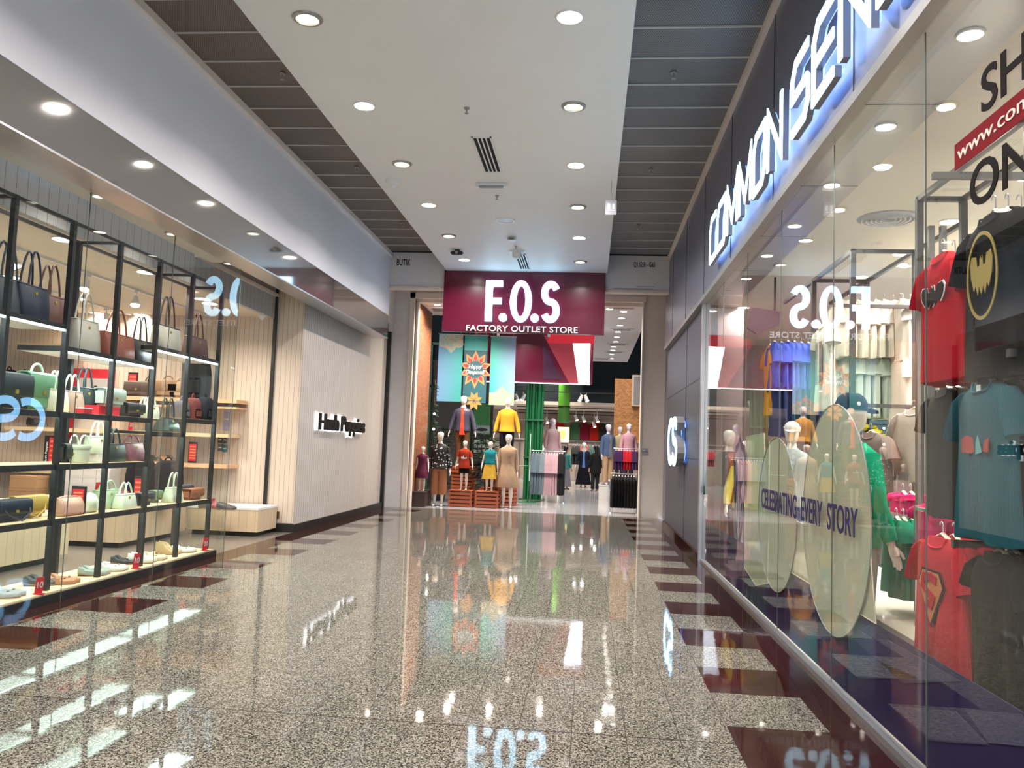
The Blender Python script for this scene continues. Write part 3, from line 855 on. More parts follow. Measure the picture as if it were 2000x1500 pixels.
# dark letters with a white back glow on the wooden wall
t = thing('backlit_lettering', 'black backlit letters glowing white on the pale slatted wall', 'sign', (-4.68, 15.4, 1.62))
text('letter_row', 'Hush Puppies', M['black_vinyl'], t, (-4.655, 14.02, 1.70), (0, 1, 0), UZ, 0.27, 2.95, 0.03, 0.03, 0.9)
text('halo_light', 'Hush Puppies', M['halo_white'], t, (-4.705, 13.99, 1.692), (0, 1, 0), UZ, 0.285, 3.01, 0.012, 0.04, 0.9)
# sockets
for k, (px, lab, y, x) in enumerate(((497, 'small brass socket plate low on the entrance wall, left of the black strip', 13.19, None), (537, 'wider brass socket plate low on the pale wall, right of the black strip', 13.19, None))):
    p = at(px, 1006, Y=13.185)
    t = thing('socket_plate', lab, 'socket', (p.x, 13.185, p.z - 0.05))
    ww = 0.045 if k == 0 else 0.07
    make('plate', MB().box(-ww, -0.012, 0, ww, 0.012, 0.11), mat('aged_brass', (0.22, 0.14, 0.07), 0.35, 0.6), t, bevel=0.004)
    make('outlet', MB().box(-0.02, -0.016, 0.03, 0.02, -0.008, 0.075), M['black_plastic'], t)
t = thing('wall_camera', 'small white dome camera under the header of the left shop entrance', 'security camera', (at(512, 618, Z=3.47).x, at(512, 618, Z=3.47).y, 3.5))
make('base', MB().lathe([(0.001, 0.0), (0.06, 0.0), (0.06, -0.03), (0.001, -0.03)], n=16), M['white_plastic'], t)
make('dome', MB().ell((0, 0, -0.04), 0.045, 0.045, 0.045), M['white_plastic'], t, smooth=True)
# ------------------------------------------------------------------ left shop: bags and shoes
def bag_tote(w, h, d, col, hh=0.25, flare=1.15, hcol=None, trim=None, name='tote_bag', puff=0.0):
    """built at the origin, front towards +x, width along y; parts: body, rim, two handles, clasp"""
    root = thing(name, '', 'bag')
    m = leather(col); hm = leather(hcol or col)
    rings = []
    for z, s, dd in ((0, 0.94, 1.0), (0.012, 1.0, 1.05), (h * 0.5, (1 + flare) / 2, 0.9), (h * 0.93, flare, 0.62), (h, flare * 0.985, 0.55)):
        rings.append([(dd * d / 2 * sx * 1.0, s * w / 2 * sy, z + puff * 0.02 * math.sin(7 * sy + 3 * sx)) for sx, sy in
                      ((1, -0.92), (1, 0.0), (1, 0.92), (0.8, 1), (0, 1.02), (-0.8, 1), (-1, 0.92), (-1, 0), (-1, -0.92), (-0.8, -1), (0, -1.02), (0.8, -1))])
    make('body', MB().loft(rings), m, root, smooth=True)
    make('rim', MB().tube([(q[0], q[1], h) for q in rings[-1]], 0.006, 6, closed=True), leather(trim) if trim else hm, root, smooth=True)
    for sx in (-1, 1):
        x = sx * d * 0.25; a = w * 0.24
        pts = [(x, -a, h * 0.86)] + [(x * (1 - 0.3 * math.sin(t)), -a * math.cos(t) * (1 - 0.15 * math.sin(t)), h + (hh) * math.sin(t)) for t in [PI * k / 10 for k in range(11)]] + [(x, a, h * 0.86)]
        make('handle', MB().tube(pts, 0.0095, 7), hm, root, smooth=True)
    make('clasp', MB().lathe([(0.001, 0), (0.016, 0), (0.016, 0.006), (0.001, 0.008)], (d * 0.36, 0, h * 0.78), 12, 'x'), M['gold'], root)
    return root

def bag_flap(w, h, d, col, hcol=None, hand=True, name='flap_bag', strap=False):
    root = thing(name, '', 'bag')
    m = leather(col); hm = leather(hcol or col)
    make('body', MB().box(-d / 2, -w / 2, 0, d / 2, w / 2, h * 0.97), m, root, bevel=min(0.03, d * 0.3), smooth=True)
    prof = [(-d * 0.42, h * 0.97), (-d * 0.2, h * 1.0), (d * 0.25, h * 1.0), (d * 0.5, h * 0.94), (d * 0.56, h * 0.8), (d * 0.56, h * 0.36)]
    f = MB()
    rings = [[(x, -w * 0.505, z), (x, -w * 0.3, z + 0.0), (x, w * 0.3, z), (x, w * 0.505, z), (x - 0.008, w * 0.505, z - 0.008), (x - 0.008, -w * 0.505, z - 0.008)] for x, z in prof]
    make('flap', f.loft(rings), m, root, smooth=True)
    make('clasp', MB().box(d * 0.56, -0.018, h * 0.40, d * 0.56 + 0.012, 0.018, h * 0.52), M['gold'], root, bevel=0.003)
    if hand:
        pts = [(0, -w * 0.22 * math.cos(t), h * 0.98 + h * 0.24 * math.sin(t)) for t in [PI * k / 9 for k in range(10)]]
        make('handle', MB().tube(pts, 0.011, 7), hm, root, smooth=True)
    if strap:
        pts = [(d * 0.3, -w * 0.45, h * 0.9), (d * 0.7, -w * 0.3, h * 0.3), (d * 0.9, 0, 0.012), (d * 0.7, w * 0.35, h * 0.35), (d * 0.3, w * 0.5, h * 0.9)]
        make('strap', MB().tube(pts, 0.008, 6), hm, root, smooth=True)
    return root

def bag_bucket(w, h, d, col, hh=0.2):
    root = thing('bucket_bag', '', 'bag')
    m = leather(col)
    make('body', MB().lathe([(0.001, 0), (w * 0.46, 0.0), (w * 0.5, 0.012), (w * 0.5, h * 0.75), (w * 0.54, h * 0.78), (w * 0.54, h), (w * 0.46, h), (w * 0.44, h * 0.8), (0.001, h * 0.8)], n=24), m, root, smooth=True)
    make('rim', MB().lathe([(w * 0.545, h * 0.77), (w * 0.56, h * 0.8), (w * 0.56, h * 0.97), (w * 0.545, h * 1.0)], n=24), m, root, smooth=True)
    for sx in (-1, 1):
        pts = [(sx * w * 0.25, -w * 0.32 * math.cos(t), h + hh * math.sin(t)) for t in [PI * k / 9 for k in range(10)]]
        make('handle', MB().tube(pts, 0.009, 7), m, root, smooth=True)
    return root

def bag_pleat(w, h, d, col):
    root = thing('clutch_bag', '', 'bag')
    m = leather(col); n = 44
    rings = []
    for z, k in ((0, 0.8), (h * 0.15, 1.08), (h * 0.6, 1.0), (h * 0.9, 0.6), (h, 0.35)):
        r = []
        for i in range(n):
            t = 2 * PI * i / n
            pl = 1 + 0.10 * (1 if i % 2 else -1) * (z / h)
            ca, sa = math.cos(t), math.sin(t)
            r.append((d / 2 * k * pl * math.copysign(abs(ca) ** 0.6, ca), w / 2 * (0.96 + 0.04 * k) * math.copysign(abs(sa) ** 0.5, sa), z + 0.004 * (i % 2)))
        rings.append(r)
    make('body', MB().loft(rings), m, root, smooth=True)
    make('frame', MB().tube([(0, -w * 0.46, h), (0, -w * 0.3, h + 0.012), (0, w * 0.3, h + 0.012), (0, w * 0.46, h)], 0.007, 6), m, root, smooth=True)
    return root

def bag_pack(w, h, d, col):
    root = thing('backpack', '', 'backpack')
    m = fabric(col)
    rings = []
    for z, k in ((0, 0.86), (0.02, 0.97), (h * 0.3, 1.02), (h * 0.6, 1.0), (h * 0.82, 0.9), (h * 0.94, 0.72), (h, 0.45)):
        rings.append([(d / 2 * k * sx, w / 2 * k * sy, z) for sx, sy in ((1, -0.7), (1.08, 0), (1, 0.7), (0.75, 0.96), (0, 1), (-0.8, 0.96), (-1, 0.7), (-1, -0.7), (-0.8, -0.96), (0, -1), (0.75, -0.96))])
    make('body', MB().loft(rings), m, root, smooth=True)
    make('front_pocket', MB().box(d * 0.42, -w * 0.32, h * 0.08, d * 0.66, w * 0.32, h * 0.48), m, root, bevel=0.03, smooth=True)
    pts = [(0, -w * 0.12 * math.cos(t), h * 0.97 + 0.06 * math.sin(t)) for t in [PI * k / 8 for k in range(9)]]
    make('handle', MB().tube(pts, 0.01, 6), m, root, smooth=True)
    for s in (-1, 1):
        make('strap', MB().tube([(-d * 0.4, s * w * 0.2, h * 0.92), (-d * 0.75, s * w * 0.26, h * 0.6), (-d * 0.5, s * w * 0.34, h * 0.12)], 0.014, 6), m, root, smooth=True)
    return root

def shoe(col, L=0.26, heel=0.02, kind='flat', sole=(0.25, 0.16, 0.09), name='shoe'):
    """toe towards +x, on z = 0; parts: upper, sole, insole, trim"""
    root = thing(name, '', 'shoe')
    W = 0.045
    def wid(t): return W * (0.55 + 0.75 * math.sin(PI * min(1, t * 0.62 + 0.18)) ** 1.2) * (1 if t < 0.85 else math.sqrt(max(0.05, 1 - ((t - 0.85) / 0.16) ** 2)))
    N = 12
    def zb(t): return heel * max(0, 1 - t / 0.55) ** 1.3
    s = MB(); rings = []
    for i in range(N + 1):
        t = i / N; w = wid(t) * 1.04; x = -L / 2 + L * t
        rings.append([(x, -w, zb(t)), (x, -w, zb(t) + 0.012), (x, w, zb(t) + 0.012), (x, w, zb(t))])
    s.loft(rings)
    if heel > 0.015: s.box(-L / 2 + 0.005, -0.026, 0, -L / 2 + 0.06, 0.026, heel + 0.004)
    make('sole', s, leather(sole), root)
    u = MB(); rings = []
    for i in range(N + 1):
        t = i / N; w = wid(t); x = -L / 2 + L * t
        if kind == 'boot': hh = 0.11 if t < 0.35 else 0.11 - 0.07 * min(1, (t - 0.35) / 0.3)
        elif kind == 'sneaker': hh = 0.075 if t < 0.4 else 0.075 - 0.03 * min(1, (t - 0.4) / 0.35)
        else: hh = 0.05 if t < 0.25 else (0.032 if t < 0.55 else 0.036)
        if t > 0.85: hh *= 0.75
        base = zb(t) + 0.012
        closed = t > 0.52 or kind != 'flat'
        top = 0.25 if closed else 0.88
        rings.append([(x, -w, base), (x, -w * 0.98, base + hh * 0.6), (x, -w * (0.6 if closed else 0.9), base + hh), (x, 0 if closed else 0, base + (hh * 1.05 if closed else 0.006)),
                      (x, w * (0.6 if closed else 0.9), base + hh), (x, w * 0.98, base + hh * 0.6), (x, w, base)])
    u.loft(rings)
    make('upper', u, leather(col), root, smooth=True)
    if kind == 'flat':
        make('bow', MB().ell((L * 0.13, 0, zb(0.62) + 0.055), 0.012, 0.022, 0.007, 8, 5), leather(tuple(c * 0.7 for c in col)), root, smooth=True)
    else:
        make('lace', MB().tube([(L * 0.02, -0.02, 0.085), (L * 0.08, 0.02, 0.078), (L * 0.12, -0.02, 0.07), (L * 0.17, 0.018, 0.062)], 0.004, 5), leather((0.6, 0.55, 0.5)), root)
    return root

# ---- display rack of black metal posts
XF, XR = -4.74, -5.18
PY = [4.70, 5.49, 6.27, 7.05, 7.82, 8.60, 9.36, 10.15]
rack = thing('display_rack', 'tall black metal display rack with lit shelves behind the left window', 'display rack', (-4.96, 7.4, 0.0))
make('plinth', MB().box(-5.22, 3.9, 0.0, -4.635, 10.22, 0.075), M['black_plinth'], rack, world=True)
make('plinth_top', MB().box(-5.20, 3.9, 0.075, -4.66, 10.2, 0.09), M['pine'], rack, world=True)
P = 0.022
for y in PY:
    make('post', MB().box(XF - P, y - P, 0.09, XF + P, y + P, 3.42), M['black_metal'], rack, world=True)
for y in PY[::2] + [PY[-1]]:
    make('post', MB().box(XR - P, y - P, 0.09, XR + P, y + P, 3.42), M['black_metal'], rack, world=True)
    make('crossbar', MB().box(XR, y - 0.013, 3.39, XF, y + 0.013, 3.42), M['black_metal'], rack, world=True)
for x in (XF, XR):
    make('top_rail', MB().box(x - 0.014, PY[0], 3.39, x + 0.014, PY[-1], 3.42), M['black_metal'], rack, world=True)
SH = []
def shelf(y0, y1, z, lit=False, wood=False):
    s = make('shelf', MB().box(XR - 0.02, y0 + 0.005, z - (0.03 if not lit else 0.045), XF + 0.012, y1 - 0.005, z), M['black_metal'], rack, world=True)
    if lit:
        q = make('shelf_light', MB().box(XF - 0.012, y0 + 0.03, z - 0.060, XF + 0.014, y1 - 0.03, z - 0.044), M['led_strip'], rack, world=True); q.parent = s
        q = make('underside', MB().box(XR, y0 + 0.02, z - 0.05, XF - 0.02, y1 - 0.02, z - 0.046), M['white_lam'], rack, world=True); q.parent = s
        lamp(-4.9, (y0 + y1) / 2, z - 0.07, 5.0, (0.85, 0.97, 1.0), 0.25, 170, y1 - y0 - 0.1, 'RECTANGLE')
    else:
        q = make('front_lip', MB().box(XF + 0.006, y0 + 0.005, z - 0.05, XF + 0.014, y1 - 0.005, z + 0.001), M['black_metal'], rack, world=True); q.parent = s
        q = make('shelf_light', MB().box(XF - 0.03, y0 + 0.03, z - 0.046, XF, y1 - 0.03, z - 0.031), M['led_green'], rack, world=True); q.parent = s
        lamp(-4.86, (y0 + y1) / 2, z - 0.06, 3.0, (0.78, 1.0, 0.88), 0.2, 170, y1 - y0 - 0.1, 'RECTANGLE')
        q = make('shelf_top', MB().box(XR, y0 + 0.02, z, XF - 0.01, y1 - 0.02, z + 0.004), M['pine'], rack, world=True); q.parent = s
for a, b, z in ((0, 1, 2.24), (1, 3, 2.46), (3, 4, 2.27), (4, 5, 2.27), (5, 6, 2.47), (6, 7, 2.47)): shelf(PY[a], PY[b], z, True)
for a, b in ((0, 3), (3, 5)): shelf(PY[a], PY[b], 1.67)
shelf(PY[5], PY[6], 1.53); shelf(PY[6], PY[7], 1.70)
for a, b in ((0, 3), (3, 5)): shelf(PY[a], PY[b], 1.20)
for a, b in ((0, 3), (3, 5), (5, 7)): shelf(PY[a], PY[b], 0.71)
Z2 = 0.09

def put(root, px, py, z, label, x=-4.93, rz=0.0, cat=None, group=None):
    """stand a thing on a shelf of height z where the photograph shows its base centre"""
    p = at(px, py, X=x)
    root.location = (x, p.y, z + 0.001); root.rotation_euler = (0, 0, rz); root['label'] = label
    if cat: root['category'] = cat
    if group: root['group'] = group
    return root
def span(px0, px1, py, x=-4.93):
    return at(px1, py, X=x).y - at(px0, py, X=x).y

# top lit shelves
G1, G2, G3, G4 = 'bags on the lit top shelves', 'bags on the second shelf row', 'bags on the third shelf row', 'bags on the bottom shelf row'
put(bag_tote(0.40, 0.30, 0.17, (0.05, 0.062, 0.07), 0.32), 3, 615, 2.46, 'dark grey tote at the left photo edge on the top lit shelf', group=G1)
put(bag_tote(0.34, 0.29, 0.17, (0.012, 0.02, 0.042), 0.31), 55, 612, 2.46, 'navy leather tote with tall handles on the top lit shelf', x=-4.90, group=G1)
put(bag_tote(0.34, 0.28, 0.2, (0.10, 0.035, 0.025), 0.29, flare=0.9), 93, 618, 2.46, 'dark brown tote right behind the navy tote', x=-5.02, group=G1)
put(bag_tote(0.38, 0.31, 0.16, (0.50, 0.48, 0.41), 0.27, flare=0.95), 161, 678, 2.27, 'pale sage tall tote on the lit shelf right of the thick post', group=G1)
put(bag_tote(0.52, 0.25, 0.16, (0.24, 0.065, 0.035), 0.26, flare=1.05, puff=0.6), 224, 695, 2.27, 'wide rust brown tote with a round charm on the lit shelf', group=G1)
put(bag_tote(0.30, 0.25, 0.15, (0.045, 0.045, 0.045), 0.27, flare=1.3), 271, 700, 2.27, 'charcoal tote beside the rust brown tote', x=-4.96, group=G1)
put(bag_tote(0.46, 0.28, 0.15, (0.52, 0.50, 0.42), 0.36, hcol=(0.03, 0.03, 0.03), trim=(0.02, 0.02, 0.02), flare=1.1), 323, 682, 2.47, 'beige tote with black trim and black handles, a clear light bowl behind it', group=G1)
put(bag_tote(0.46, 0.25, 0.15, (0.085, 0.03, 0.025), 0.30, flare=1.0), 381, 690, 2.47, 'maroon brown tote on the lit shelf nearest the glass end', group=G1)
# second row
put(bag_flap(0.44, 0.31, 0.2, (0.02, 0.035, 0.035), hand=False), 5, 800, 1.675, 'dark petrol flap bag at the left edge beside the green satchel', group=G2)
put(bag_flap(0.36, 0.34, 0.15, (0.14, 0.34, 0.18), hcol=(0.62, 0.68, 0.55)), 66, 805, 1.675, 'bright green flap satchel with a white top handle', group=G2)
put(bag_tote(0.26, 0.20, 0.13, (0.74, 0.74, 0.55), 0.17, flare=1.0), 105, 806, 1.675, 'cream tote with arched handles beside the green satchel', x=-4.88, group=G2)
put(bag_tote(0.24, 0.20, 0.15, (0.44, 0.30, 0.22), 0.16, flare=0.98, hcol=(0.6, 0.62, 0.5)), 136, 808, 1.675, 'beige and cream tote just right of the thick post', x=-4.9, group=G2)
put(bag_tote(0.30, 0.26, 0.15, (0.018, 0.035, 0.032), 0.20, flare=0.85), 161, 806, 1.675, 'dark green tote with tall handles between beige tote and red box', x=-5.02, group=G2)
def simple_box(name, w, d, h, m, label, cat, lid=None, loc=(0, 0, 0), rz=0, group=None):
    t = thing(name, label, cat, loc, rz, group)
    make('box_body', MB().box(-d / 2, -w / 2, 0, d / 2, w / 2, h * 0.82), m, t)
    make('lid', MB().box(-d / 2 - 0.003, -w / 2 - 0.003, h * 0.78, d / 2 + 0.003, w / 2 + 0.003, h), lid or m, t)
    return t
p = at(193, 812, X=-4.9); simple_box('display_box', 0.36, 0.22, 0.09, M['red'], 'red display box under the mint flap bag', 'box', lid=M['red'], loc=(-4.9, p.y, 1.675))
p2 = p
put(bag_flap(0.34, 0.19, 0.15, (0.40, 0.50, 0.42), hand=False, strap=False), 212, 795, 1.765, 'mint flap bag standing on the red display box', x=-4.9, group=G2)
p = at(162, 812, X=-4.82); simple_box('display_box', 0.13, 0.12, 0.055, M['red'], 'small red and white box in front of the dark green tote', 'box', lid=M['white_lam'], loc=(-4.80, p.y - 0.05, 1.675))
put(bag_flap(0.34, 0.155, 0.14, (0.025, 0.027, 0.027), hand=False), 254, 814, 1.675, 'black flap bag on the second shelf row left of the white bags', group=G2)
put(bag_tote(0.18, 0.15, 0.1, (0.55, 0.60, 0.47), 0.08), 280, 815, 1.675, 'pale mint small tote behind the black flap bag', x=-5.0, group=G2)
put(bag_tote(0.20, 0.15, 0.12, (0.62, 0.66, 0.52), 0.10), 293, 815, 1.675, 'white green small tote against the middle post', x=-4.95, group=G2)
put(bag_tote(0.30, 0.16, 0.2, (0.015, 0.035, 0.028), 0.24, flare=0.75), 325, 842, 1.535, 'dark green domed bag with pointed handles on the lower middle shelf', group=G2)
put(bag_pack(0.26, 0.22, 0.13, (0.075, 0.07, 0.085)), 352, 827, 1.705, 'grey backpack on the shelf nearest the glass end', x=-5.0, group=G2)
put(bag_pack(0.24, 0.27, 0.15, (0.12, 0.035, 0.028)), 374, 827, 1.705, 'brown red backpack between grey and black ones', x=-4.98, group=G2)
put(bag_pack(0.27, 0.30, 0.15, (0.022, 0.022, 0.026)), 399, 828, 1.705, 'black backpack on the second shelf row at the glass end', x=-4.95, group=G2)
# third row
put(bag_flap(0.2, 0.18, 0.13, (0.02, 0.024, 0.024), hand=False), 128, 908, 1.205, 'black boxy bag on the third row beside the thick post', group=G3)
put(bag_bucket(0.20, 0.17, 0.2, (0.58, 0.62, 0.48), 0.09), 151, 908, 1.205, 'pale mint bucket bag with two loop handles', x=-4.87, group=G3)
put(bag_flap(0.14, 0.16, 0.12, (0.46, 0.36, 0.28), hand=False), 171, 906, 1.205, 'small beige bag half hidden behind the mint bucket bag', x=-5.0, group=G3)
p = at(187, 906, X=-4.92); simple_box('display_box', 0.22, 0.16, 0.08, M['white_lam'], 'pale riser box under the cream tote of the third row', 'box', loc=(-4.92, p.y, 1.205))
put(bag_tote(0.28, 0.17, 0.13, (0.64, 0.66, 0.50), 0.15, flare=1.1), 187, 897, 1.287, 'cream tote with a pointed arch handle standing on a riser', x=-4.92, group=G3)
put(bag_tote(0.34, 0.18, 0.15, (0.018, 0.025, 0.025), 0.16, flare=1.05), 216, 907, 1.205, 'black green tote on the third row right of the cream tote', x=-4.9, group=G3)
put(bag_tote(0.32, 0.19, 0.17, (0.15, 0.05, 0.07), 0.08, flare=0.9), 255, 905, 1.205, 'plum tote with short handles on the third row', group=G3)
# bottom row
put(bag_flap(0.40, 0.19, 0.16, (0.012, 0.018, 0.035), hand=False, strap=True), 12, 1024, 0.715, 'navy clutch with a strap at the left photo edge, bottom row', group=G4)
put(bag_flap(0.42, 0.20, 0.12, (0.42, 0.28, 0.07), hand=False, strap=True), 49, 1015, 0.715, 'mustard yellow shoulder bag on the bottom row', x=-5.0, group=G4)
put(bag_pleat(0.36, 0.16, 0.17, (0.48, 0.27, 0.20)), 130, 1008, 0.715, 'dusty pink pleated clutch on the bottom row', x=-4.86, group=G4)
put(bag_pleat(0.30, 0.17, 0.17, (0.60, 0.64, 0.48)), 163, 1002, 0.715, 'pale mint pleated clutch beside the pink one', x=-4.9, group=G4)
put(bag_tote(0.42, 0.19, 0.14, (0.33, 0.40, 0.27), 0.10, flare=0.95), 207, 990, 0.715, 'sage green tote with a red price card, bottom row', x=-4.98, group=G4)
put(bag_tote(0.28, 0.145, 0.13, (0.62, 0.68, 0.55), 0.12, flare=0.97), 243, 992, 0.715, 'mint tote with white loop handles on the bottom row', x=-4.84, group=G4)
put(bag_flap(0.28, 0.14, 0.14, (0.02, 0.028, 0.045), hand=False), 276, 988, 0.715, 'dark navy clutch behind the second thick post', x=-4.9, group=G4)
put(bag_flap(0.16, 0.14, 0.14, (0.12, 0.20, 0.11), hand=False), 299, 980, 0.715, 'green small bag right of the second thick post', x=-5.0, group=G4)
put(bag_tote(0.28, 0.17, 0.14, (0.55, 0.62, 0.48), 0.17, flare=0.85), 337, 980, 0.715, 'mint tote with a front pocket, alone on the bottom row', x=-4.86, group=G4)
put(bag_flap(0.34, 0.14, 0.15, (0.30, 0.10, 0.045), hand=False), 374, 974, 0.715, 'tan brown flap bag at the right end of the bottom row', x=-4.86, group=G4)
put(bag_flap(0.30, 0.16, 0.14, (0.03, 0.03, 0.045), hand=False), 357, 952, 0.715, 'dark slate bag behind the tan brown flap bag', x=-5.12, group=G4)

# price cards
def card(px, py, x, z, s, hh, label, rz=-0.35, ww=None):
    p = at(px, py, X=x)
    t = thing('price_card', label, 'sale card', (x, p.y, z), rz)
    w = ww or hh * 0.5
    make('card', MB().prism([(-w / 2, 0), (w / 2, 0), (w / 2, hh), (-w / 2, hh)], (0, 0, 0), (0, 1, 0), (0.12, 0, 1), (0.006, 0, 0)), M['red'], t)
    me = text_mesh(s, 1.0, 0.02, 0.03).copy()
    xs = [q.co.x for q in me.vertices]; x0, x1 = min(xs), max(xs)
    for q in me.vertices:
        c = q.co.copy(); q.co = (0.012 + 0.12 * (hh * 0.38 + c.y * hh * 0.5), -w * 0.4 + (c.x - x0) / (x1 - x0) * w * 0.8, hh * 0.38 + c.y * hh * 0.5)
    make('numerals', me, M['white_ink'], t)
    make('foot', MB().box(-0.02, -w / 2, 0, 0.05, w / 2, 0.006), M['red'], t)
    return t
card(74, 1160, -4.70, Z2, '10', 0.145, 'red card numbered 10 on the low shelf, nearest the camera')
card(264, 1110, -4.70, Z2, '10', 0.16, 'red card numbered 10 on the low shelf, left of the glass joint')
card(399, 1072, -4.70, Z2, '20', 0.155, 'red card numbered 20 at the right end of the low shelf')
card(193, 958, -5.14, 0.716, '30', 0.26, 'red card numbered 30 rising behind the sage green tote')
card(243, 960, -6.3, 0.516, '20', 0.20, 'red card numbered 20 among shoes behind the mint tote')
card(254, 838, -7.35, 1.551, '30', 0.16, 'red card numbered 30 in front of the pale back shelf')
card(466 - 52, 996, -5.5, 0.47, '10', 0.12, 'red card on the long bench seen through the glass end')

# shoes on the low shelf
G5 = 'shoes along the low shelf behind the left window'
def pair(px, py, col, kind, lab, x=-4.85, z=Z2, rz=0.45, heel=0.02, L=0.26, gap=0.10, grp=G5):
    y = at(px, py, X=x).y
    a = shoe(col, L, heel, kind); a.location = (x, y - gap / 2, z + 0.001); a.rotation_euler = (0, 0, rz)
    a['label'] = lab + ', the nearer of the pair'; a['group'] = grp
    b = dup(a, (x - 0.02, y + gap / 2, z + 0.001), rz - 0.12, lab + ', the farther of the pair', grp)
    b.scale = (1, -1, 1) if False else (1, 1, 1)
pair(14, 1160, (0.30, 0.32, 0.34), 'flat', 'silver grey flat shoe at the left photo edge')
pair(84, 1140, (0.05, 0.055, 0.055), 'flat', 'dark grey flat shoe behind the first red card', x=-4.95)
pair(125, 1128, (0.40, 0.17, 0.075), 'flat', 'copper brown flat shoe right of the thick post', x=-4.82)
pair(187, 1112, (0.26, 0.29, 0.25), 'flat', 'grey green flat shoe on the low shelf', x=-4.84)
pair(224, 1104, (0.55, 0.56, 0.48), 'flat', 'off white pointed shoe on the low shelf', x=-4.82)
pair(247, 1092, (0.02, 0.02, 0.02), 'flat', 'black flat shoe left of the second red card', x=-4.96)
pair(280, 1088, (0.60, 0.58, 0.50), 'sneaker', 'white lace shoe by the glass joint', x=-4.84)
pair(303, 1080, (0.50, 0.42, 0.30), 'flat', 'beige flat shoe just right of the glass joint', x=-4.84)
pair(331, 1075, (0.42, 0.27, 0.12), 'boot', 'tan ankle shoe on the low shelf', x=-4.92)
pair(362, 1068, (0.52, 0.55, 0.48), 'flat', 'silver white pointed shoe near the right end', x=-4.84)

# ---- inside the shop
def bench(x0, x1, y0, y1, h, label, toe=0.06):
    t = thing('display_bench', label, 'bench', ((x0 + x1) / 2, (y0 + y1) / 2, 0))
    make('side_x', MB().box(x0, y0, 0.07, x1, y0 + 0.02, h), M['bench_x'], t, world=True)
    make('side_y', MB().box(x1 - 0.02, y0 + 0.02, 0.07, x1, y1, h), M['bench_y'], t, world=True)
    make('back_side', MB().box(x0, y0 + 0.02, 0.07, x0 + 0.02, y1, h), M['bench_y'], t, world=True)
    make('bench_top', MB().box(x0 - 0.005, y0 - 0.005, h, x1 + 0.005, y1 + 0.005, h + 0.035), M['white_lam'], t, world=True)
    make('recessed_base', MB().box(x0 + toe, y0 + toe, 0, x1 - toe, y1 - toe, 0.07), M['black_plinth'], t, world=True)
    return t
bench(-8.2, -6.05, 6.2, 9.35, 0.48, 'boarded shoe bench with a white top, nearest the window on the left')
bench(-8.3, -6.05, 10.45, 12.2, 0.48, 'wooden shoe bench with a white top in the middle of the shop')
bench(-6.1, -4.98, 12.35, 13.12, 0.40, 'low wooden bench against the entrance wall beside the glass end')
G6 = 'shoes on the benches inside the left shop'
def pair2(px, py, z, x, col, kind, lab, rz=0.2): pair(px, py, col, kind, lab, x=x, z=z, rz=rz, grp=G6)
pair2(52, 1032, 0.515, -6.2, (0.03, 0.03, 0.03), 'flat', 'black flat shoe on the nearest boarded bench')
pair2(30, 1040, 0.515, -6.3, (0.3, 0.16, 0.12), 'flat', 'brown pump on the nearest boarded bench')
pair2(118, 1025, 0.515, -6.25, (0.45, 0.02, 0.04), 'sneaker', 'bright red shoe at the end of the nearest bench')
pair2(90, 1028, 0.515, -6.4, (0.45, 0.45, 0.42), 'flat', 'pale grey shoe on the nearest boarded bench')
for k, (px, c, nm) in enumerate(((232, (0.28, 0.2, 0.16), 'taupe'), (252, (0.1, 0.07, 0.06), 'dark brown'), (335, (0.25, 0.2, 0.17), 'grey brown'), (352, (0.52, 0.36, 0.26), 'nude'), (368, (0.48, 0.36, 0.28), 'beige'))):
    x = -6.6 if k < 2 else -6.5
    pair2(px, 1000, 0.515, x, c, 'flat', '%s low shoe on the middle bench' % nm)
pair2(444, 996, 0.436, -5.25, (0.05, 0.045, 0.045), 'sneaker', 'black strappy shoe on the low bench by the wall')
pair2(408, 998, 0.436, -5.6, (0.12, 0.1, 0.09), 'boot', 'dark boot on the low bench behind the glass end')
pair2(425, 996, 0.436, -5.45, (0.40, 0.10, 0.12), 'sneaker', 'reddish shoe on the low bench behind the glass end')

def wall_shelf(x0, x1, z, m, label, y0=12.75, th=0.06):
    t = thing('wall_shelf', label, 'shelf', ((x0 + x1) / 2, 13.0, z - th))
    make('board', MB().box(x0, y0, z - th, x1, 13.19, z), m, t, world=True)
    make('edge_strip', MB().box(x0, y0 - 0.01, z - th, x1, y0, z), m, t, world=True)
    return t
wall_shelf(-9.4, -8.45, 2.92, M['pine'], 'pale wooden shelf on the left part of the back wall')
wall_shelf(-7.75, -5.60, 2.10, M['pine_orange'], 'upper orange wooden shelf on the back wall')
wall_shelf(-7.75, -5.60, 1.98, M['pine_orange'], 'thin orange ledge right under the upper shelf', th=0.03)
wall_shelf(-9.5, -5.7, 1.55, M['pine'], 'long pale shelf at mid height on the back wall')
wall_shelf(-7.3, -5.7, 1.06, M['pine_orange'], 'lower orange shelf with shoes on the back wall')
wall_shelf(-11, -8.35, 0.93, M['pine'], 'thick low pale shelf above the cardboard boxes', th=0.12)
wall_shelf(-11, -8.35, 1.98, M['pine_orange'], 'orange shelf with black bags at the far left')
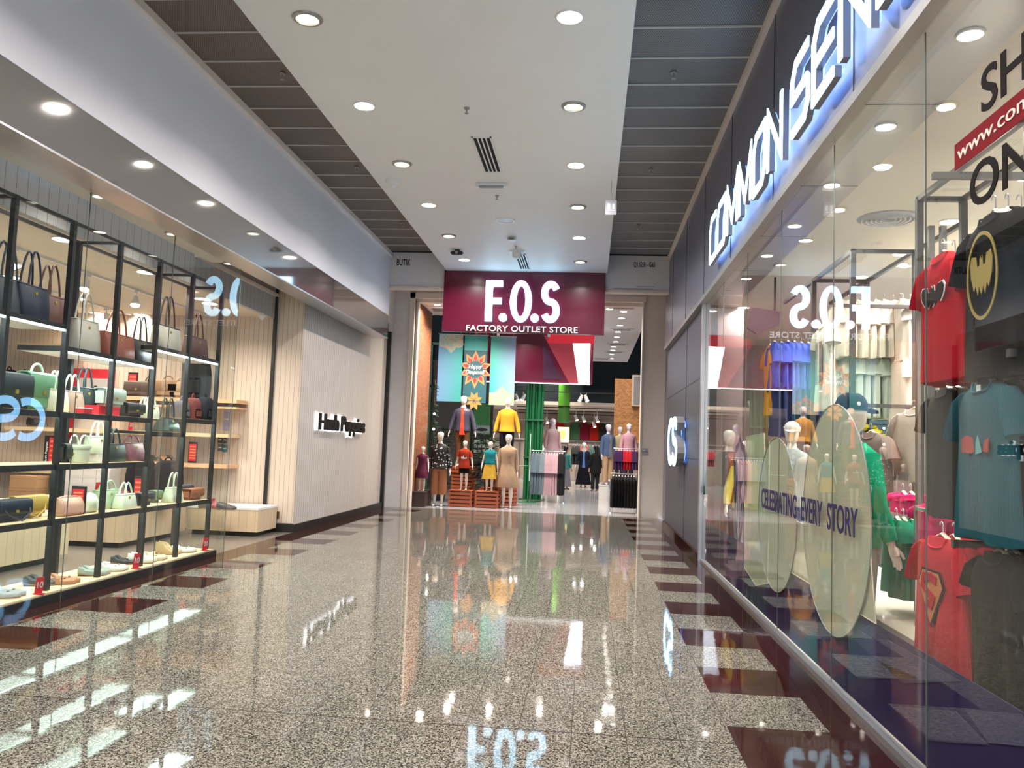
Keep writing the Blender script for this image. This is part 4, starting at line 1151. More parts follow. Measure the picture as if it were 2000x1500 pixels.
# backpacks and bags on the back wall shelves
G7 = 'black backpacks on the back wall'
pk = bag_pack(0.30, 0.38, 0.16, (0.016, 0.016, 0.018))
def onwall(root, px, z, label, y=12.85, rz=-PI / 2, grp=None):
    p = at(px, 800, Y=y)
    root.location = (p.x, y, z + 0.001); root.rotation_euler = (0, 0, rz); root['label'] = label
    if grp: root['group'] = grp
onwall(pk, 97, 2.02, 'black backpack on the back wall left of the thick post', grp=G7)
for px, z, l in ((12, 2.10, 'black backpack at the left photo edge on the back wall'), (42, 2.06, 'black backpack second from the left on the back wall')):
    q = dup(pk, (0, 0, 0)); onwall(q, px, z, l, grp=G7)
wall_shelf(-11, -9.0, 2.09, M['pine'], 'narrow ledge carrying two backpacks at the far left', th=0.03)
q = bag_tote(0.34, 0.17, 0.15, (0.09, 0.06, 0.05), 0.16); onwall(q, 290, 2.11, 'taupe bag on the upper orange shelf', grp='bags on the upper orange shelf')
q = bag_flap(0.42, 0.24, 0.15, (0.10, 0.065, 0.055), hand=False); onwall(q, 268, 2.11, 'mauve brown flap bag left on the upper orange shelf', grp='bags on the upper orange shelf')
q = bag_flap(0.36, 0.28, 0.15, (0.30, 0.17, 0.09), hand=True); onwall(q, 325, 2.11, 'caramel bag on the upper orange shelf', grp='bags on the upper orange shelf')
q = bag_flap(0.34, 0.26, 0.15, (0.42, 0.28, 0.18), hand=True); onwall(q, 350, 2.11, 'light tan bag on the upper orange shelf', grp='bags on the upper orange shelf')
q = bag_pack(0.42, 0.65, 0.22, (0.016, 0.016, 0.018)); onwall(q, 381, 2.11, 'tall black bag at the right end of the upper orange shelf', grp='bags on the upper orange shelf')
q = bag_flap(0.5, 0.16, 0.2, (0.02, 0.02, 0.022), hand=False); onwall(q, 90, 2.0 - 0.01, 'long black bag on the orange shelf behind the thick post')
for k, (px, c, nm) in enumerate(((281, (0.10, 0.085, 0.08), 'grey'), (310, (0.03, 0.035, 0.03), 'black'), (330, (0.35, 0.2, 0.1), 'tan'), (345, (0.09, 0.06, 0.05), 'dark brown'))):
    s = shoe(c, 0.27, 0.02, 'sneaker'); onwall(s, px, 1.065, '%s leather shoe on the lower orange shelf' % nm, y=12.95, rz=-0.4, grp='shoes on the lower orange shelf')
for k, (px, c, nm) in enumerate(((70, (0.03, 0.03, 0.03), 'black'), (82, (0.1, 0.1, 0.1), 'dark grey'))):
    s = shoe(c, 0.3, 0.02, 'boot'); onwall(s, px, 1.56, '%s shoe on the long pale shelf at the left' % nm, y=12.9, rz=-0.3, grp='shoes on the long pale shelf')
for px, zt, nm in ((327, 0.50, 'right'), (276, 0.50, 'left')):
    q = bag_pack(0.42, 0.62, 0.26, (0.014, 0.014, 0.017)); p = at(px, 930, Y=11.4 if px > 300 else 11.85)
    q.location = (p.x, p.y, 0.517); q.rotation_euler = (0, 0, -PI / 2 + 0.3); q['label'] = 'large black backpack on the middle bench, the %s one of two' % nm; q['group'] = 'large black backpacks on the middle bench'
# poster, promotional signs
t = thing('wall_poster', 'red framed poster of a person in grey on the back wall', 'poster', (-8.3, 13.17, 1.5))
make('frame', MB().box(-8.66, 13.15, 1.0, -7.93, 13.19, 2.56), M['red'], t, world=True)
make('picture', MB().box(-8.56, 13.14, 1.0, -8.03, 13.15, 2.40), mat('grey_poster', (0.50, 0.46, 0.45), 0.5), t, world=True)
make('figure', MB().prism([(-0.09, 0), (0.07, 0), (0.10, 0.22), (0.05, 0.33), (-0.03, 0.35), (-0.09, 0.25)], (-8.2, 13.14, 1.78), UX, UZ, (0, -0.005, 0)), mat('poster_skin', (0.45, 0.25, 0.2), 0.5), t, world=True)
make('figure_hair', MB().prism(circ(0, 0, 0.06, 0.09, 14), (-8.23, 13.14, 2.19), UX, UZ, (0, -0.007, 0)), M['hair'], t, world=True)
def promo(px0, px1, z0, z1, y, label, txt=True):
    a, b = at(px0, 880, Y=y).x, at(px1, 880, Y=y).x
    t = thing('promo_sign', label, 'sign', ((a + b) / 2, y, z0))
    make('board', MB().box(a, y, z0, b, y + 0.03, z1), M['black_plastic'], t, world=True)
    w = b - a
    make('red_panel', MB().box(a + w * 0.4 if txt else a + w * 0.1, y - 0.006, z0 + 0.03, b - w * 0.05, y, z1 - 0.03), M['red'], t, world=True)
    n = 5
    for k in range(n):
        zz = z0 + 0.05 + (z1 - z0 - 0.1) * (k + 0.3) / n
        make('print_line', MB().box(a + w * (0.5 if txt else 0.2), y - 0.009, zz, b - w * 0.12, y - 0.006, zz + (z1 - z0) * 0.06), mat('orange_print', (0.7, 0.2, 0.08), 0.5) if k == 0 else bpy.data.materials['orange_print'], t, world=True)
    if txt: text('side_text', 'Hush Puppies', M['white_ink'], t, (a + w * 0.28, y - 0.008, z0 + 0.04), (0, 0, 1), (-1, 0, 0), w * 0.16, (z1 - z0) * 0.7, 0.004)
promo(86, 110, 0.94, 1.42, 12.7, 'dark and red promotional board on the low pale shelf', True)
promo(240, 258, 2.11, 2.50, 12.9, 'red price board on the upper orange shelf', False)
promo(368, 384, 1.07, 1.40, 12.8, 'red price board on the lower orange shelf', False)
promo(266, 284, 0.517, 0.93, 10.7, 'dark red price board standing on the middle bench', False)
promo(146, 172, 0.717, 0.98, 7.62, 'small dark board with red print behind the pleated clutches', False)
# cartons and shoe boxes
def stack(px0, px1, n, m, z0, y, bw, bh, name, lab, grp):
    x = at(px0, 950, Y=y).x; x1 = at(px1, 950, Y=y).x
    first = None; cols = max(1, int((x1 - x) / bw))
    for c in range(cols):
        for k in range(n):
            l = '%s, column %s from the left, %s from the floor' % (lab, ORDN[c], ORDN[k])
            loc = (x + bw * (c + 0.5), y, z0 + k * bh)
            if first is None: first = simple_box(name, 0.3, bw * 0.97, bh * 0.985, m, l, 'box', loc=loc, group=grp)
            else: dup(first, loc, 0, l, grp)
ORDN = ['one', 'two', 'three', 'four', 'five', 'six', 'seven', 'eight', 'nine']
stack(30, 112, 4, M['cardboard'], 0, 12.5, 0.46, 0.195, 'cardboard_box', 'brown carton under the low shelf', 'brown cartons under the low shelf')
stack(119, 225, 8, M['white_box'], 0.0, 12.7, 0.225, 0.115, 'shoe_box', 'white shoe box against the back wall', 'white shoe boxes against the back wall')
# track rails and spots in the shop ceiling
tr = thing('ceiling_track', 'pale lighting track along the left shop ceiling, nearer the window', 'lighting track', (-6.3, 9, 3.47))
make('rail', MB().box(-6.32, 5, 3.47, -6.28, 13.1, 3.50), M['white_plastic'], tr, world=True)
make('end_cap', MB().box(-6.33, 4.96, 3.465, -6.27, 5.0, 3.50), M['white_plastic'], tr, world=True)
tr = thing('ceiling_track', 'pale lighting track along the left shop ceiling, deeper in the shop', 'lighting track', (-7.7, 9, 3.47))
make('rail', MB().box(-7.72, 5, 3.47, -7.68, 13.1, 3.50), M['white_plastic'], tr, world=True)
make('end_cap', MB().box(-7.73, 4.96, 3.465, -7.67, 5.0, 3.50), M['white_plastic'], tr, world=True)
def spot(x, y, label, rz=0, zt=3.47, power=0, src=[]):
    if src: t = dup(src[0], (x, y, zt), rz, label)
    else:
        t = thing('track_spotlight', label, 'spotlight', (x, y, zt), rz, 'spotlights on the left shop ceiling tracks'); src.append(t)
        make('adapter', MB().box(-0.02, -0.05, -0.03, 0.02, 0.05, 0), M['white_plastic'], t)
        make('stem', MB().tube([(0, 0, -0.03), (0, 0, -0.10)], 0.008, 6), M['white_plastic'], t)
        hd = make('lamp_head', MB().tube([(0, 0.02, -0.08), (0, -0.02, -0.14), (0, -0.05, -0.2)], [0.03, 0.045, 0.065], 14), M['white_plastic'], t, smooth=True)
        make('lens', MB().tube([(0, -0.05, -0.2), (0, -0.052, -0.203)], 0.058, 14), M['led_cool'], t)
    if power: lamp(x, y - 0.1, zt - 0.25, power, (1, 0.93, 0.8))
    return t
for i, (px, py, xx, l) in enumerate(((170, 552, -6.3, 'white spotlight just right of the thick post'), (265, 585, -6.3, 'white spotlight above the beige tote'), (207, 620, -7.7, 'white spotlight above the rust brown tote'), (25, 500, -6.3, 'white spotlight above the navy tote'))):
    q = at(px, py, X=xx); spot(xx, q.y, l, 0.5 * i, power=7)
for i, (px, py) in enumerate(((20, 540), (150, 582), (125, 467), (295, 531), (395, 583), (190, 611), (275, 614), (410, 592))):
    q = at(px, py, Z=3.5)
    if q.x > -5.32: q = at(px, py, X=-5.6)
    downlight(min(q.x, -5.5), q.y, 3.5, 'cool', '%s round ceiling light of the left shop' % ORD[i], 'round ceiling lights of the left shop', 15, (1, 0.95, 0.82), r=0.12)
for x, y in ((-7.2, 5), (-9, 7), (-9, 10.5), (-8, 8.5), (-10.5, 9)): lamp(x, y, 3.4, 17, (1, 0.93, 0.8), 0.3)
for i, (px, py) in enumerate(((97, 380), (217, 440), (292, 490))):
    q = at(px, py, Z=3.77)
    downlight(-4.75, q.y + 0.3 * i, 3.77, 'led', '%s small grid light over the display rack' % ORD[i], 'small lights over the display rack', 4, r=0.06)

# stickers on the glass end
for i, (px0, py0, px1, py1, c, l) in enumerate(((437, 797, 446, 840, (0.35, 0.35, 0.55), 'tall pale blue notice sticker on the short glass pane'), (425, 852, 433, 865, (0.03, 0.03, 0.03), 'small dark square sticker, upper left of four'), (436, 852, 442, 866, (0.05, 0.04, 0.04), 'small dark square sticker, upper right of four'),
                                 (425, 867, 433, 881, (0.10, 0.10, 0.11), 'small grey sticker, lower left of four'), (434, 869, 442, 883, (0.05, 0.2, 0.25), 'small teal sticker, lower right of four'))):
    a, b = at(px0, py0, Y=13.17), at(px1, py1, Y=13.17)
    t = thing('notice_sticker', l.replace('short glass pane', 'entrance wall'), 'sticker', ((a.x + b.x) / 2, 13.19, b.z))
    make('sheet', MB().box(a.x, 13.185, b.z, b.x, 13.195, a.z), mat('sticker', c, 0.5), t, world=True)
    make('print', MB().box(a.x + 0.01, 13.183, (a.z + b.z) / 2 - 0.01, b.x - 0.01, 13.185, (a.z + b.z) / 2 + 0.01), M['white_ink'], t, world=True)
# ------------------------------------------------------------------ garments
def garment_mb(w, h, d=0.10, sl=0.22, sdrop=1.0, folds=0.02, seed=1, flare=1.0, neck=0.09, slr=0.085, nk=True, sspread=0.55):
    """hanging garment: origin at hem centre, front towards -y, width along x; sl sleeve length"""
    r = random.Random(seed); mb = MB(); n = 28
    ph = [r.random() * 6 for _ in range(4)]
    rings = []
    for t, ww, dd in ((0, 0.5 * flare, 0.5), (0.02, 0.505 * flare, 0.55), (0.3, 0.49 * (1 + (flare - 1) * 0.6), 0.52), (0.6, 0.48, 0.55), (0.78, 0.49, 0.6), (0.86, 0.50, 0.6), (0.915, 0.44, 0.52), (0.955, 0.33, 0.42), (0.985, 0.21, 0.36), (1.0, 0.17, 0.33)):
        ring = []
        am = folds * (1.25 - t)
        for i in range(n):
            a = 2 * PI * i / n
            ca, sa = math.cos(a), math.sin(a)
            f = am * (math.sin(5 * a + ph[0] + 2 * t) + 0.6 * math.sin(9 * a + ph[1] - 3 * t)) if t < 0.9 else 0
            x = w * ww * math.copysign(abs(ca) ** 0.75, ca) + f * ca * 0.6
            y = d * dd * math.copysign(abs(sa) ** 0.9, sa) + f * (1 if sa > 0 else -1) * abs(sa)
            ring.append((x, y, h * t + 0.006 * math.sin(3 * a + ph[2]) * (1 - t)))
        rings.append(ring)
    mb.loft(rings, cap=True)
    if sl > 0:
        for s in (-1, 1):
            a = Vector((s * w * 0.36, 0, h * 0.94)); k = math.sqrt(sspread ** 2 + sdrop ** 2)
            dv = Vector((s * sspread / k, 0, -sdrop / k))
            pts = [a, a + dv * sl * 0.25 + Vector((s * 0.01, 0, 0.005)), a + dv * sl * 0.6, a + dv * sl]
            mb.tube(pts, [slr * 0.45, slr * 0.8, slr * 0.93, slr * 0.92], 12, flat=max(0.35, d / slr * 0.42))
    return mb

def hanger_part(root, w, h, wood=True, hook=0.10):
    m = M['hanger'] if wood else M['white_plastic']
    make('hanger', MB().tube([(-w * 0.36, 0, h * 0.925), (-w * 0.15, 0, h * 0.985), (0, 0, h + 0.02), (w * 0.15, 0, h * 0.985), (w * 0.36, 0, h * 0.925)], 0.014, 6, flat=0.6), m, root, smooth=True)
    make('hook', MB().tube([(0, 0, h + 0.02), (0, 0, h + hook * 0.6)] + [(-0.02 + 0.02 * math.cos(t), 0, h + hook * 0.6 + 0.02 * math.sin(t)) for t in [PI * k / 6 for k in range(1, 7)]], 0.0035, 5), M['steel'], root)

def tee(w, h, col, label, grp=None, sl=0.22, d=0.09, seed=1, wood=True, name='t_shirt', flare=1.0, hook=0.10, sspread=0.55, cat='shirt', collar=True):
    t = thing(name, label, cat, (0, 0, 0), 0, grp)
    make('cloth', garment_mb(w, h, d, sl, seed=seed, flare=flare, sspread=sspread), fabric(col), t, smooth=True)
    if collar: make('collar', MB().tube([(w * 0.17 * math.cos(a), -d * 0.2 + d * 0.28 * math.sin(a) * 1.0 - 0.01, h * 0.995 - 0.05 * (0.5 - 0.5 * math.sin(a)) * (1 if math.sin(a) < 0 else 0)) for a in [2 * PI * k / 14 for k in range(14)]], 0.006, 5, closed=True), fabric(tuple(min(1, c * 1.35 + 0.01) for c in col)), t, smooth=True)
    hanger_part(t, w, h, wood, hook)
    return t

def row_of(first, locs, rz, labs, grp):
    """copies of a garment along a rail; labels one by one"""
    out = []
    for i, (loc, lab) in enumerate(zip(locs, labs)):
        if i == 0:
            first.location = loc; first.rotation_euler = (0, 0, rz); first['label'] = lab; first['group'] = grp; out.append(first)
        else:
            o = dup(first, Vector(loc) + Vector((0, rnd.uniform(-0.012, 0.012), rnd.uniform(-0.015, 0.015))), rz + rnd.uniform(-0.10, 0.10), lab, grp); out.append(o)
    return out

# ------------------------------------------------------------------ racks of the right shop (dark square tube frames)
def frame_rack(label, xs, ys, z, posts, bars, m, r=0.022, name='garment_rack', pz=0.452):
    t = thing(name, label, 'clothes rack', (xs[0], ys[0], 0))
    for (x, y, z1) in posts: make('post', MB().box(x - r, y - r, pz, x + r, y + r, z1), m, t, world=True)
    for (a, b) in bars:
        x0, y0, z0 = a; x1, y1, z1 = b
        make('bar', MB().box(min(x0, x1) - r * 0.8, min(y0, y1) - r * 0.8, z0 - r * 0.8, max(x0, x1) + r * 0.8, max(y0, y1) + r * 0.8, z0 + r * 0.8), m, t, world=True)
    return t
ZT = 3.37
frame_rack('near dark square-tube garment rack behind the right window', (2.3,), (6.04,), ZT,
           [(2.30, 6.04, ZT), (2.60, 6.04, ZT), (2.30, 4.55, ZT), (2.60, 4.55, ZT), (2.30, 3.05, ZT), (2.60, 3.05, ZT)],
           [((2.30, 2.4, ZT), (2.30, 6.04, ZT)), ((2.60, 2.4, ZT), (2.60, 6.04, ZT)), ((2.30, 6.04, ZT), (2.60, 6.04, ZT)), ((2.30, 4.55, ZT), (2.60, 4.55, ZT)), ((2.30, 3.05, ZT), (2.60, 3.05, ZT)),
            ((1.80, 4.50, 3.02), (2.60, 4.50, 3.02)), ((1.78, 3.75, 3.02), (2.60, 3.75, 3.02)), ((1.80, 3.72, 1.98), (2.60, 3.72, 1.98)), ((2.05, 4.52, 1.98), (2.60, 4.52, 1.98)), ((1.85, 4.40, 1.10), (2.60, 4.40, 1.10)), ((1.85, 3.62, 1.02), (2.60, 3.62, 1.02))], M['grey_metal'])
frame_rack('middle dark square-tube garment rack behind the right window', (2.3,), (7.6,), ZT,
           [(2.32, 7.6, ZT), (2.86, 7.6, ZT), (2.66, 6.75, ZT), (2.75, 6.75, ZT), (2.86, 8.9, ZT), (2.32, 8.9, ZT)],
           [((2.32, 7.6, ZT), (2.32, 10.2, ZT)), ((2.86, 6.7, ZT), (2.86, 10.2, ZT)), ((2.32, 7.6, ZT), (2.86, 7.6, ZT)), ((2.32, 8.9, ZT), (2.86, 8.9, ZT)),
            ((2.40, 8.2, 2.98), (3.4, 8.2, 2.98)), ((2.40, 8.2, 2.02), (3.4, 8.2, 2.02)), ((2.7, 6.9, 2.98), (3.4, 6.9, 2.98)), ((2.7, 6.9, 2.02), (3.4, 6.9, 2.02))], M['grey_metal'])
frame_rack('far brown garment rack at the end of the right window', (2.5,), (11.2,), 2.95,
           [(2.48, 11.2, 2.6), (2.86, 11.2, 2.6), (2.95, 10.6, 3.2), (3.15, 10.6, 3.2), (2.48, 12.0, 2.6)],
           [((2.48, 11.2, 2.6), (2.86, 11.2, 2.6)), ((2.48, 11.2, 2.6), (2.48, 12.0, 2.6)), ((2.48, 11.2, 2.36), (3.15, 11.2, 2.36)), ((2.48, 11.2, 1.55), (3.15, 11.2, 1.55))], M['wood_frame'], r=0.03, pz=0.0)
t = thing('slatted_shutter', 'dark teal slatted panel standing between the blue and white shirts', 'shutter', (3.6, 11.6, 0))
make('panel', MB().box(3.15, 11.6, 0.0, 4.0, 11.65, 2.75), mat('teal_slats', (0.025, 0.06, 0.085), 0.45), t, world=True)
g = MB()
for k in range(40): g.box(3.16, 11.585, 0.05 + k * 0.067, 3.99, 11.6, 0.09 + k * 0.067)
make('slats', g, bpy.data.materials['teal_slats'], t, world=True)
t = thing('hanging_board', 'dark tilted board hanging over the far blue shirts', 'sign board', (2.75, 11.0, 2.7))
_b = [at(a_, b_, Y=10.3) for a_, b_ in ((1460, 641), (1470, 601), (1527, 609), (1522, 633), (1478, 652))]
make('board', MB().prism([(p_.x, p_.z) for p_ in _b], (0, 10.3, 0), (1, 0, 0), (0, 0, 1), (0, 0.04, 0)), mat('dark_plum_board', (0.045, 0.022, 0.035), 0.5), t, world=True)
t.location = t.location
make('cord', MB().tube([(_b[2].x - 0.08, 10.32, _b[2].z), (_b[2].x - 0.08, 10.32, 3.70)], 0.014, 6), M['black_metal'], t, world=True)

def face_row(w, h, col, labs, grp, px, py_top, X, Yrow=None, n=6, dx=0.055, **k):
    """garments on an arm that runs away from the window: the first one faces the passage"""
    p = at(px, py_top, X=X)
    y = Yrow if Yrow else p.y
    rail = k.pop('rail', None)
    z = p.z - h
    f = tee(w, h, col, '', grp, **k)
    locs = [(X + i * dx, y, z) for i in range(n)]
    labels = ['%s, %s' % (labs, ('facing the window' if i == 0 else '%s from the window' % ORDN[i])) for i in range(n)]
    return row_of(f, locs, -PI / 2, labels, grp), z
ORD2 = ['', 'second', 'third', 'fourth', 'fifth', 'sixth', 'seventh', 'eighth', 'ninth', 'tenth']
ORDN_old = ORDN
ORDN = ORD2
# near column of shirts
ORDN = ['first'] + ORD2[1:]
R1, _ = face_row(0.52, 0.70, (0.42, 0.012, 0.022), 'red t-shirt with a black bat emblem', 'upper red t-shirts behind the right window', 1845, 497, 1.92, n=5, seed=3, sl=0.24, hook=0.12)
R2, _ = face_row(0.56, 0.76, (0.009, 0.010, 0.011), 'black t-shirt with a gold print, upper row', 'upper black t-shirts behind the right window', 1945, 418, 1.84, n=7, seed=5, sl=0.26, hook=0.12)
R3, _ = face_row(0.54, 0.74, (0.022, 0.10, 0.125), 'teal blue t-shirt under the black ones', 'teal t-shirts behind the right window', 1930, 745, 1.84, n=1, seed=8, sl=0.25)
for o, x in ((R3[0], 1.84),): pass
R3b, _ = face_row(0.54, 0.74, (0.012, 0.015, 0.016), 'dark grey t-shirt hanging behind the teal one', 'dark grey t-shirts behind the teal one', 1930, 745, 1.90, Yrow=R3[0].location.y, n=5, seed=9, sl=0.25)
for o in R3b: o.location.z = R3[0].location.z
R4, _ = face_row(0.50, 0.74, (0.035, 0.036, 0.031), 'dark olive t-shirt under the red bat shirts', 'dark olive t-shirts behind the right window', 1850, 760, 2.06, n=5, seed=12, sl=0.22)
R5, _ = face_row(0.60, 0.66, (0.45, 0.02, 0.035), 'red t-shirt with a yellow shield emblem', 'lower red t-shirts behind the right window', 1842, 1050, 1.86, n=4, seed=4, sl=0.24)
R6, _ = face_row(0.50, 0.76, (0.009, 0.009, 0.009), 'black t-shirt in the lower right corner of the window', 'lower black t-shirts behind the right window', 1955, 1080, 1.88, n=5, seed=6, sl=0.2)
def emblem(shirt, mb, m, name='emblem'):
    make(name, mb, m, shirt)
# emblems sit on the chest: garment local front is -y
def onchest(poly, h, d, cz, s=1.0, cx=0.0, off=0.0):
    return MB().prism([(p[0] * s + cx, p[1] * s + cz * h) for p in poly], (0, -(d * 0.5 + 0.016 + off), 0), (1, 0, 0), (0, 0, 1), (0, -0.003, 0))
BAT = [(0, -0.055), (0.03, -0.03), (0.05, -0.055), (0.075, -0.025), (0.10, -0.04), (0.14, 0.0), (0.15, 0.04), (0.13, 0.065), (0.07, 0.06), (0.055, 0.03), (0.025, 0.03), (0.015, 0.06), (0.0, 0.045),
       (-0.015, 0.06), (-0.025, 0.03), (-0.055, 0.03), (-0.07, 0.06), (-0.13, 0.065), (-0.15, 0.04), (-0.14, 0.0), (-0.10, -0.04), (-0.075, -0.025), (-0.05, -0.055), (-0.03, -0.03)]
emblem(R1[0], onchest(BAT, 0.70, 0.09, 0.66, 1.08), M['white_ink'], 'emblem_outline')
emblem(R1[0], onchest(BAT, 0.70, 0.09, 0.66, 0.98, off=0.004), M['black_vinyl'])
ov = circ(0, 0, 0.15, 0.20, 30)
emblem(R2[0], ring(0, 0.62 * 0.76, 0.150, 0.205, 0.135, 0.188, (0, -0.062, 0), (1, 0, 0), (0, 0, 1), (0, -0.004, 0)), M['gold'], 'emblem_ring')
emblem(R2[0], onchest([(p[0] * 0.72, p[1] * 1.6) for p in BAT], 0.76, 0.09, 0.62, 1.0, off=0.003), M['gold'])
emblem(R3[0], onchest([(-0.13, -0.035), (-0.02, -0.04), (0.0, -0.03), (0.0, 0.03), (-0.03, 0.035), (-0.08, 0.045), (-0.13, 0.03)], 0.74, 0.09, 0.60), mat('red_print', (0.35, 0.05, 0.05), 0.7), 'print')
emblem(R3[0], onchest([(0.01, -0.045), (0.07, -0.035), (0.05, 0.01), (0.03, 0.045), (0.015, 0.01)], 0.74, 0.09, 0.60), mat('teal_print', (0.12, 0.35, 0.33), 0.7), 'print')
emblem(R3[0], onchest([(0.08, -0.03), (0.13, -0.035), (0.14, 0.03), (0.10, 0.02)], 0.74, 0.09, 0.60), bpy.data.materials['red_print'], 'print')
emblem(R3[0], onchest([(-0.02, 0), (0.02, 0), (0.02, 0.035), (-0.02, 0.035)], 0.74, 0.09, 0.93, off=-0.02), M['white_ink'], 'neck_label')
SHD = [(0, -0.17), (0.15, 0.03), (0.10, 0.10), (-0.10, 0.10), (-0.15, 0.03)]
emblem(R5[0], onchest(SHD, 0.66, 0.09, 0.58, 1.1), M['black_vinyl'], 'emblem_outline')
emblem(R5[0], onchest(SHD, 0.66, 0.09, 0.58, 0.98, off=0.003), mat('yellow_print', (0.50, 0.15, 0.05), 0.7), 'emblem_field')
emblem(R5[0], MB().stroke([(0.085, 0.06), (0.02, 0.075), (-0.07, 0.065), (-0.085, 0.02), (-0.02, -0.01), (0.045, -0.03), (0.02, -0.07), (-0.04, -0.06)], 0.042, (0, -0.070, 0.66 * 0.58), (1, 0, 0), (0, 0, 1), (0, -0.003, 0)), fabric((0.42, 0.02, 0.03)), 'emblem')
for o in (R3b[1], R4[0]): pass
# middle distance: cream, white and printed shirts
face_row(0.50, 0.62, (0.60, 0.56, 0.50), 'off-white shirt on the middle rack, upper row right', 'upper white shirts right of the wide post', 1760, 588, 3.05, n=9, seed=21, sspread=0.22, sl=0.2, dx=0.09)
face_row(0.50, 0.66, (0.55, 0.53, 0.48), 'pale shirt on the middle rack, lower row right', 'lower pale shirts right of the wide post', 1762, 695, 3.05, n=9, seed=22, sspread=0.22, sl=0.2, dx=0.09)
face_row(0.55, 0.60, (0.62, 0.58, 0.50), 'cream shirt on the middle rack, upper row left', 'upper cream shirts left of the wide post', 1640, 588, 2.55, n=9, seed=23, sspread=0.22, sl=0.24, dx=0.09)
face_row(0.46, 0.66, (0.40, 0.46, 0.40), 'sage and grey shirt on the middle rack, lower row left', 'lower sage shirts left of the wide post', 1650, 690, 2.62, n=8, seed=24, sspread=0.22, sl=0.2, dx=0.09)
F1, _ = face_row(0.50, 0.86, (0.60, 0.60, 0.52), 'long pale shirt with a grey and red printed picture', 'pale picture print shirts', 1612, 632, 2.30, n=1, seed=25, sl=0.2)
emblem(F1[0], onchest([(-0.11, -0.22), (0.11, -0.22), (0.11, 0.2), (-0.11, 0.2)], 0.86, 0.09, 0.55), mat('grey_picture', (0.22, 0.17, 0.17), 0.7, var=0.9, vscale=28), 'print')
# far: blue, navy, mustard
face_row(0.50, 0.62, (0.055, 0.085, 0.42), 'royal blue shirt on the far rack', 'royal blue shirts on the far rack', 1515, 668, 2.40, n=8, seed=31, sl=0.26, dx=0.085, Yrow=11.1, sspread=0.3)
face_row(0.48, 0.72, (0.02, 0.03, 0.10), 'navy shirt under the royal blue ones', 'navy shirts on the far rack', 1520, 742, 2.42, n=7, seed=32, sl=0.1, dx=0.085, Yrow=11.1, sspread=0.3)
face_row(0.48, 0.95, (0.56, 0.24, 0.03), 'mustard orange shirt left of the blue ones', 'mustard shirts on the far rack', 1487, 685, 2.40, n=2, seed=33, sl=0.26, dx=0.05, Yrow=11.35)
# green tees low, pink ones
face_row(0.42, 0.52, (0.015, 0.20, 0.12), 'green t-shirt on the low rail', 'green t-shirts on the low rail', 1752, 1015, 2.15, n=8, seed=41, sl=0.14, dx=0.05)
face_row(0.34, 0.14, (0.62, 0.03, 0.14), 'hot pink folded top above the green shirts', 'pink tops above the green shirts', 1765, 965, 2.35, n=5, seed=42, sl=0.05, dx=0.06)
face_row(0.40, 0.42, (0.60, 0.03, 0.15), 'hot pink top left of the red shield shirt', 'pink tops by the red shield shirt', 1818, 985, 2.2, n=3, seed=43, sl=0.08, dx=0.06)
t = frame_rack('low pale rail stand carrying the green t-shirts', (2.15,), (5.4,), 1.2, [(2.12, 5.0, 1.22), (2.75, 5.0, 1.22), (2.12, 5.62, 1.22), (2.75, 5.62, 1.22)], [((2.12, 5.35, 1.2), (2.75, 5.35, 1.2)), ((2.12, 5.0, 1.2), (2.12, 5.62, 1.2)), ((2.75, 5.0, 1.2), (2.75, 5.62, 1.2))], M['steel'], r=0.012)
t = thing('display_plinth', 'long white display plinth along the inside of the right window', 'plinth', (2.4, 6, 0))
make('plinth_body', MB().box(1.95, 2.2, 0, 2.9, 10.5, 0.42), M['white_lam'], t, world=True)
make('plinth_top', MB().box(1.94, 2.18, 0.42, 2.91, 10.52, 0.45), M['white_ceiling'], t, world=True)
t = thing('wall_poster', 'white poster with a pink block seen between the red and olive shirts', 'poster', (4.2, 9.0, 1.4))
a, b = at(1800, 860, Y=9.0), at(1858, 725, Y=9.0)
make('sheet', MB().box(a.x, 9.0, a.z, b.x + 0.2, 9.02, b.z), M['paper'], t, world=True)
make('pink_block', MB().box(a.x + 0.1, 8.99, b.z - 0.35, a.x + 0.25, 9.0, b.z), mat('pink_ink', (0.7, 0.04, 0.12), 0.5), t, world=True)
t = thing('ceiling_diffuser', 'round ringed air diffuser in the white ceiling of the right shop', 'air vent', (2.62, 7.5, 3.70))
q = at(1735, 426, Z=3.70); t.location = (q.x, q.y, 3.70)
make('backing', MB().lathe([(0.001, -0.002), (0.27, -0.002), (0.27, 0), (0.001, 0)], n=28), M['clear_plastic'], t)
for k in range(5): make('vane_ring', MB().lathe([(0.06 + 0.04 * k, 0), (0.06 + 0.04 * k, -0.022), (0.07 + 0.04 * k, -0.026), (0.075 + 0.04 * k, 0)], n=28), M['white_plastic'], t, smooth=True)
for i, (px, py) in enumerate(((2010, 345), (1855, 432), (1760, 495), (1757, 516), (1680, 540), (1452, 600))):
    q = at(px, py, Z=3.70)
    downlight(q.x, q.y, 3.70, 'cool', '%s round light in the white ceiling of the right shop' % ORD[i], 'round lights in the right shop ceiling', 28, (1, 0.94, 0.82), r=0.09)
for x, y in ((3.2, 3.5), (3.4, 6.2), (3.8, 8.5), (3.4, 11.0), (5.5, 7), (5.5, 11), (5, 14), (2.2, 7.6), (2.2, 9.6)): lamp(x, y, 3.6, 30 if x > 2.5 else 16, (1, 0.94, 0.82), 0.3)
t = thing('flower_bunch', 'small yellow flowers behind the mannequin in a cap', 'flowers', (2.9, 7.6, 0.45))
q = at(1708, 788, X=2.9); t.location = (q.x, q.y, 0.46)
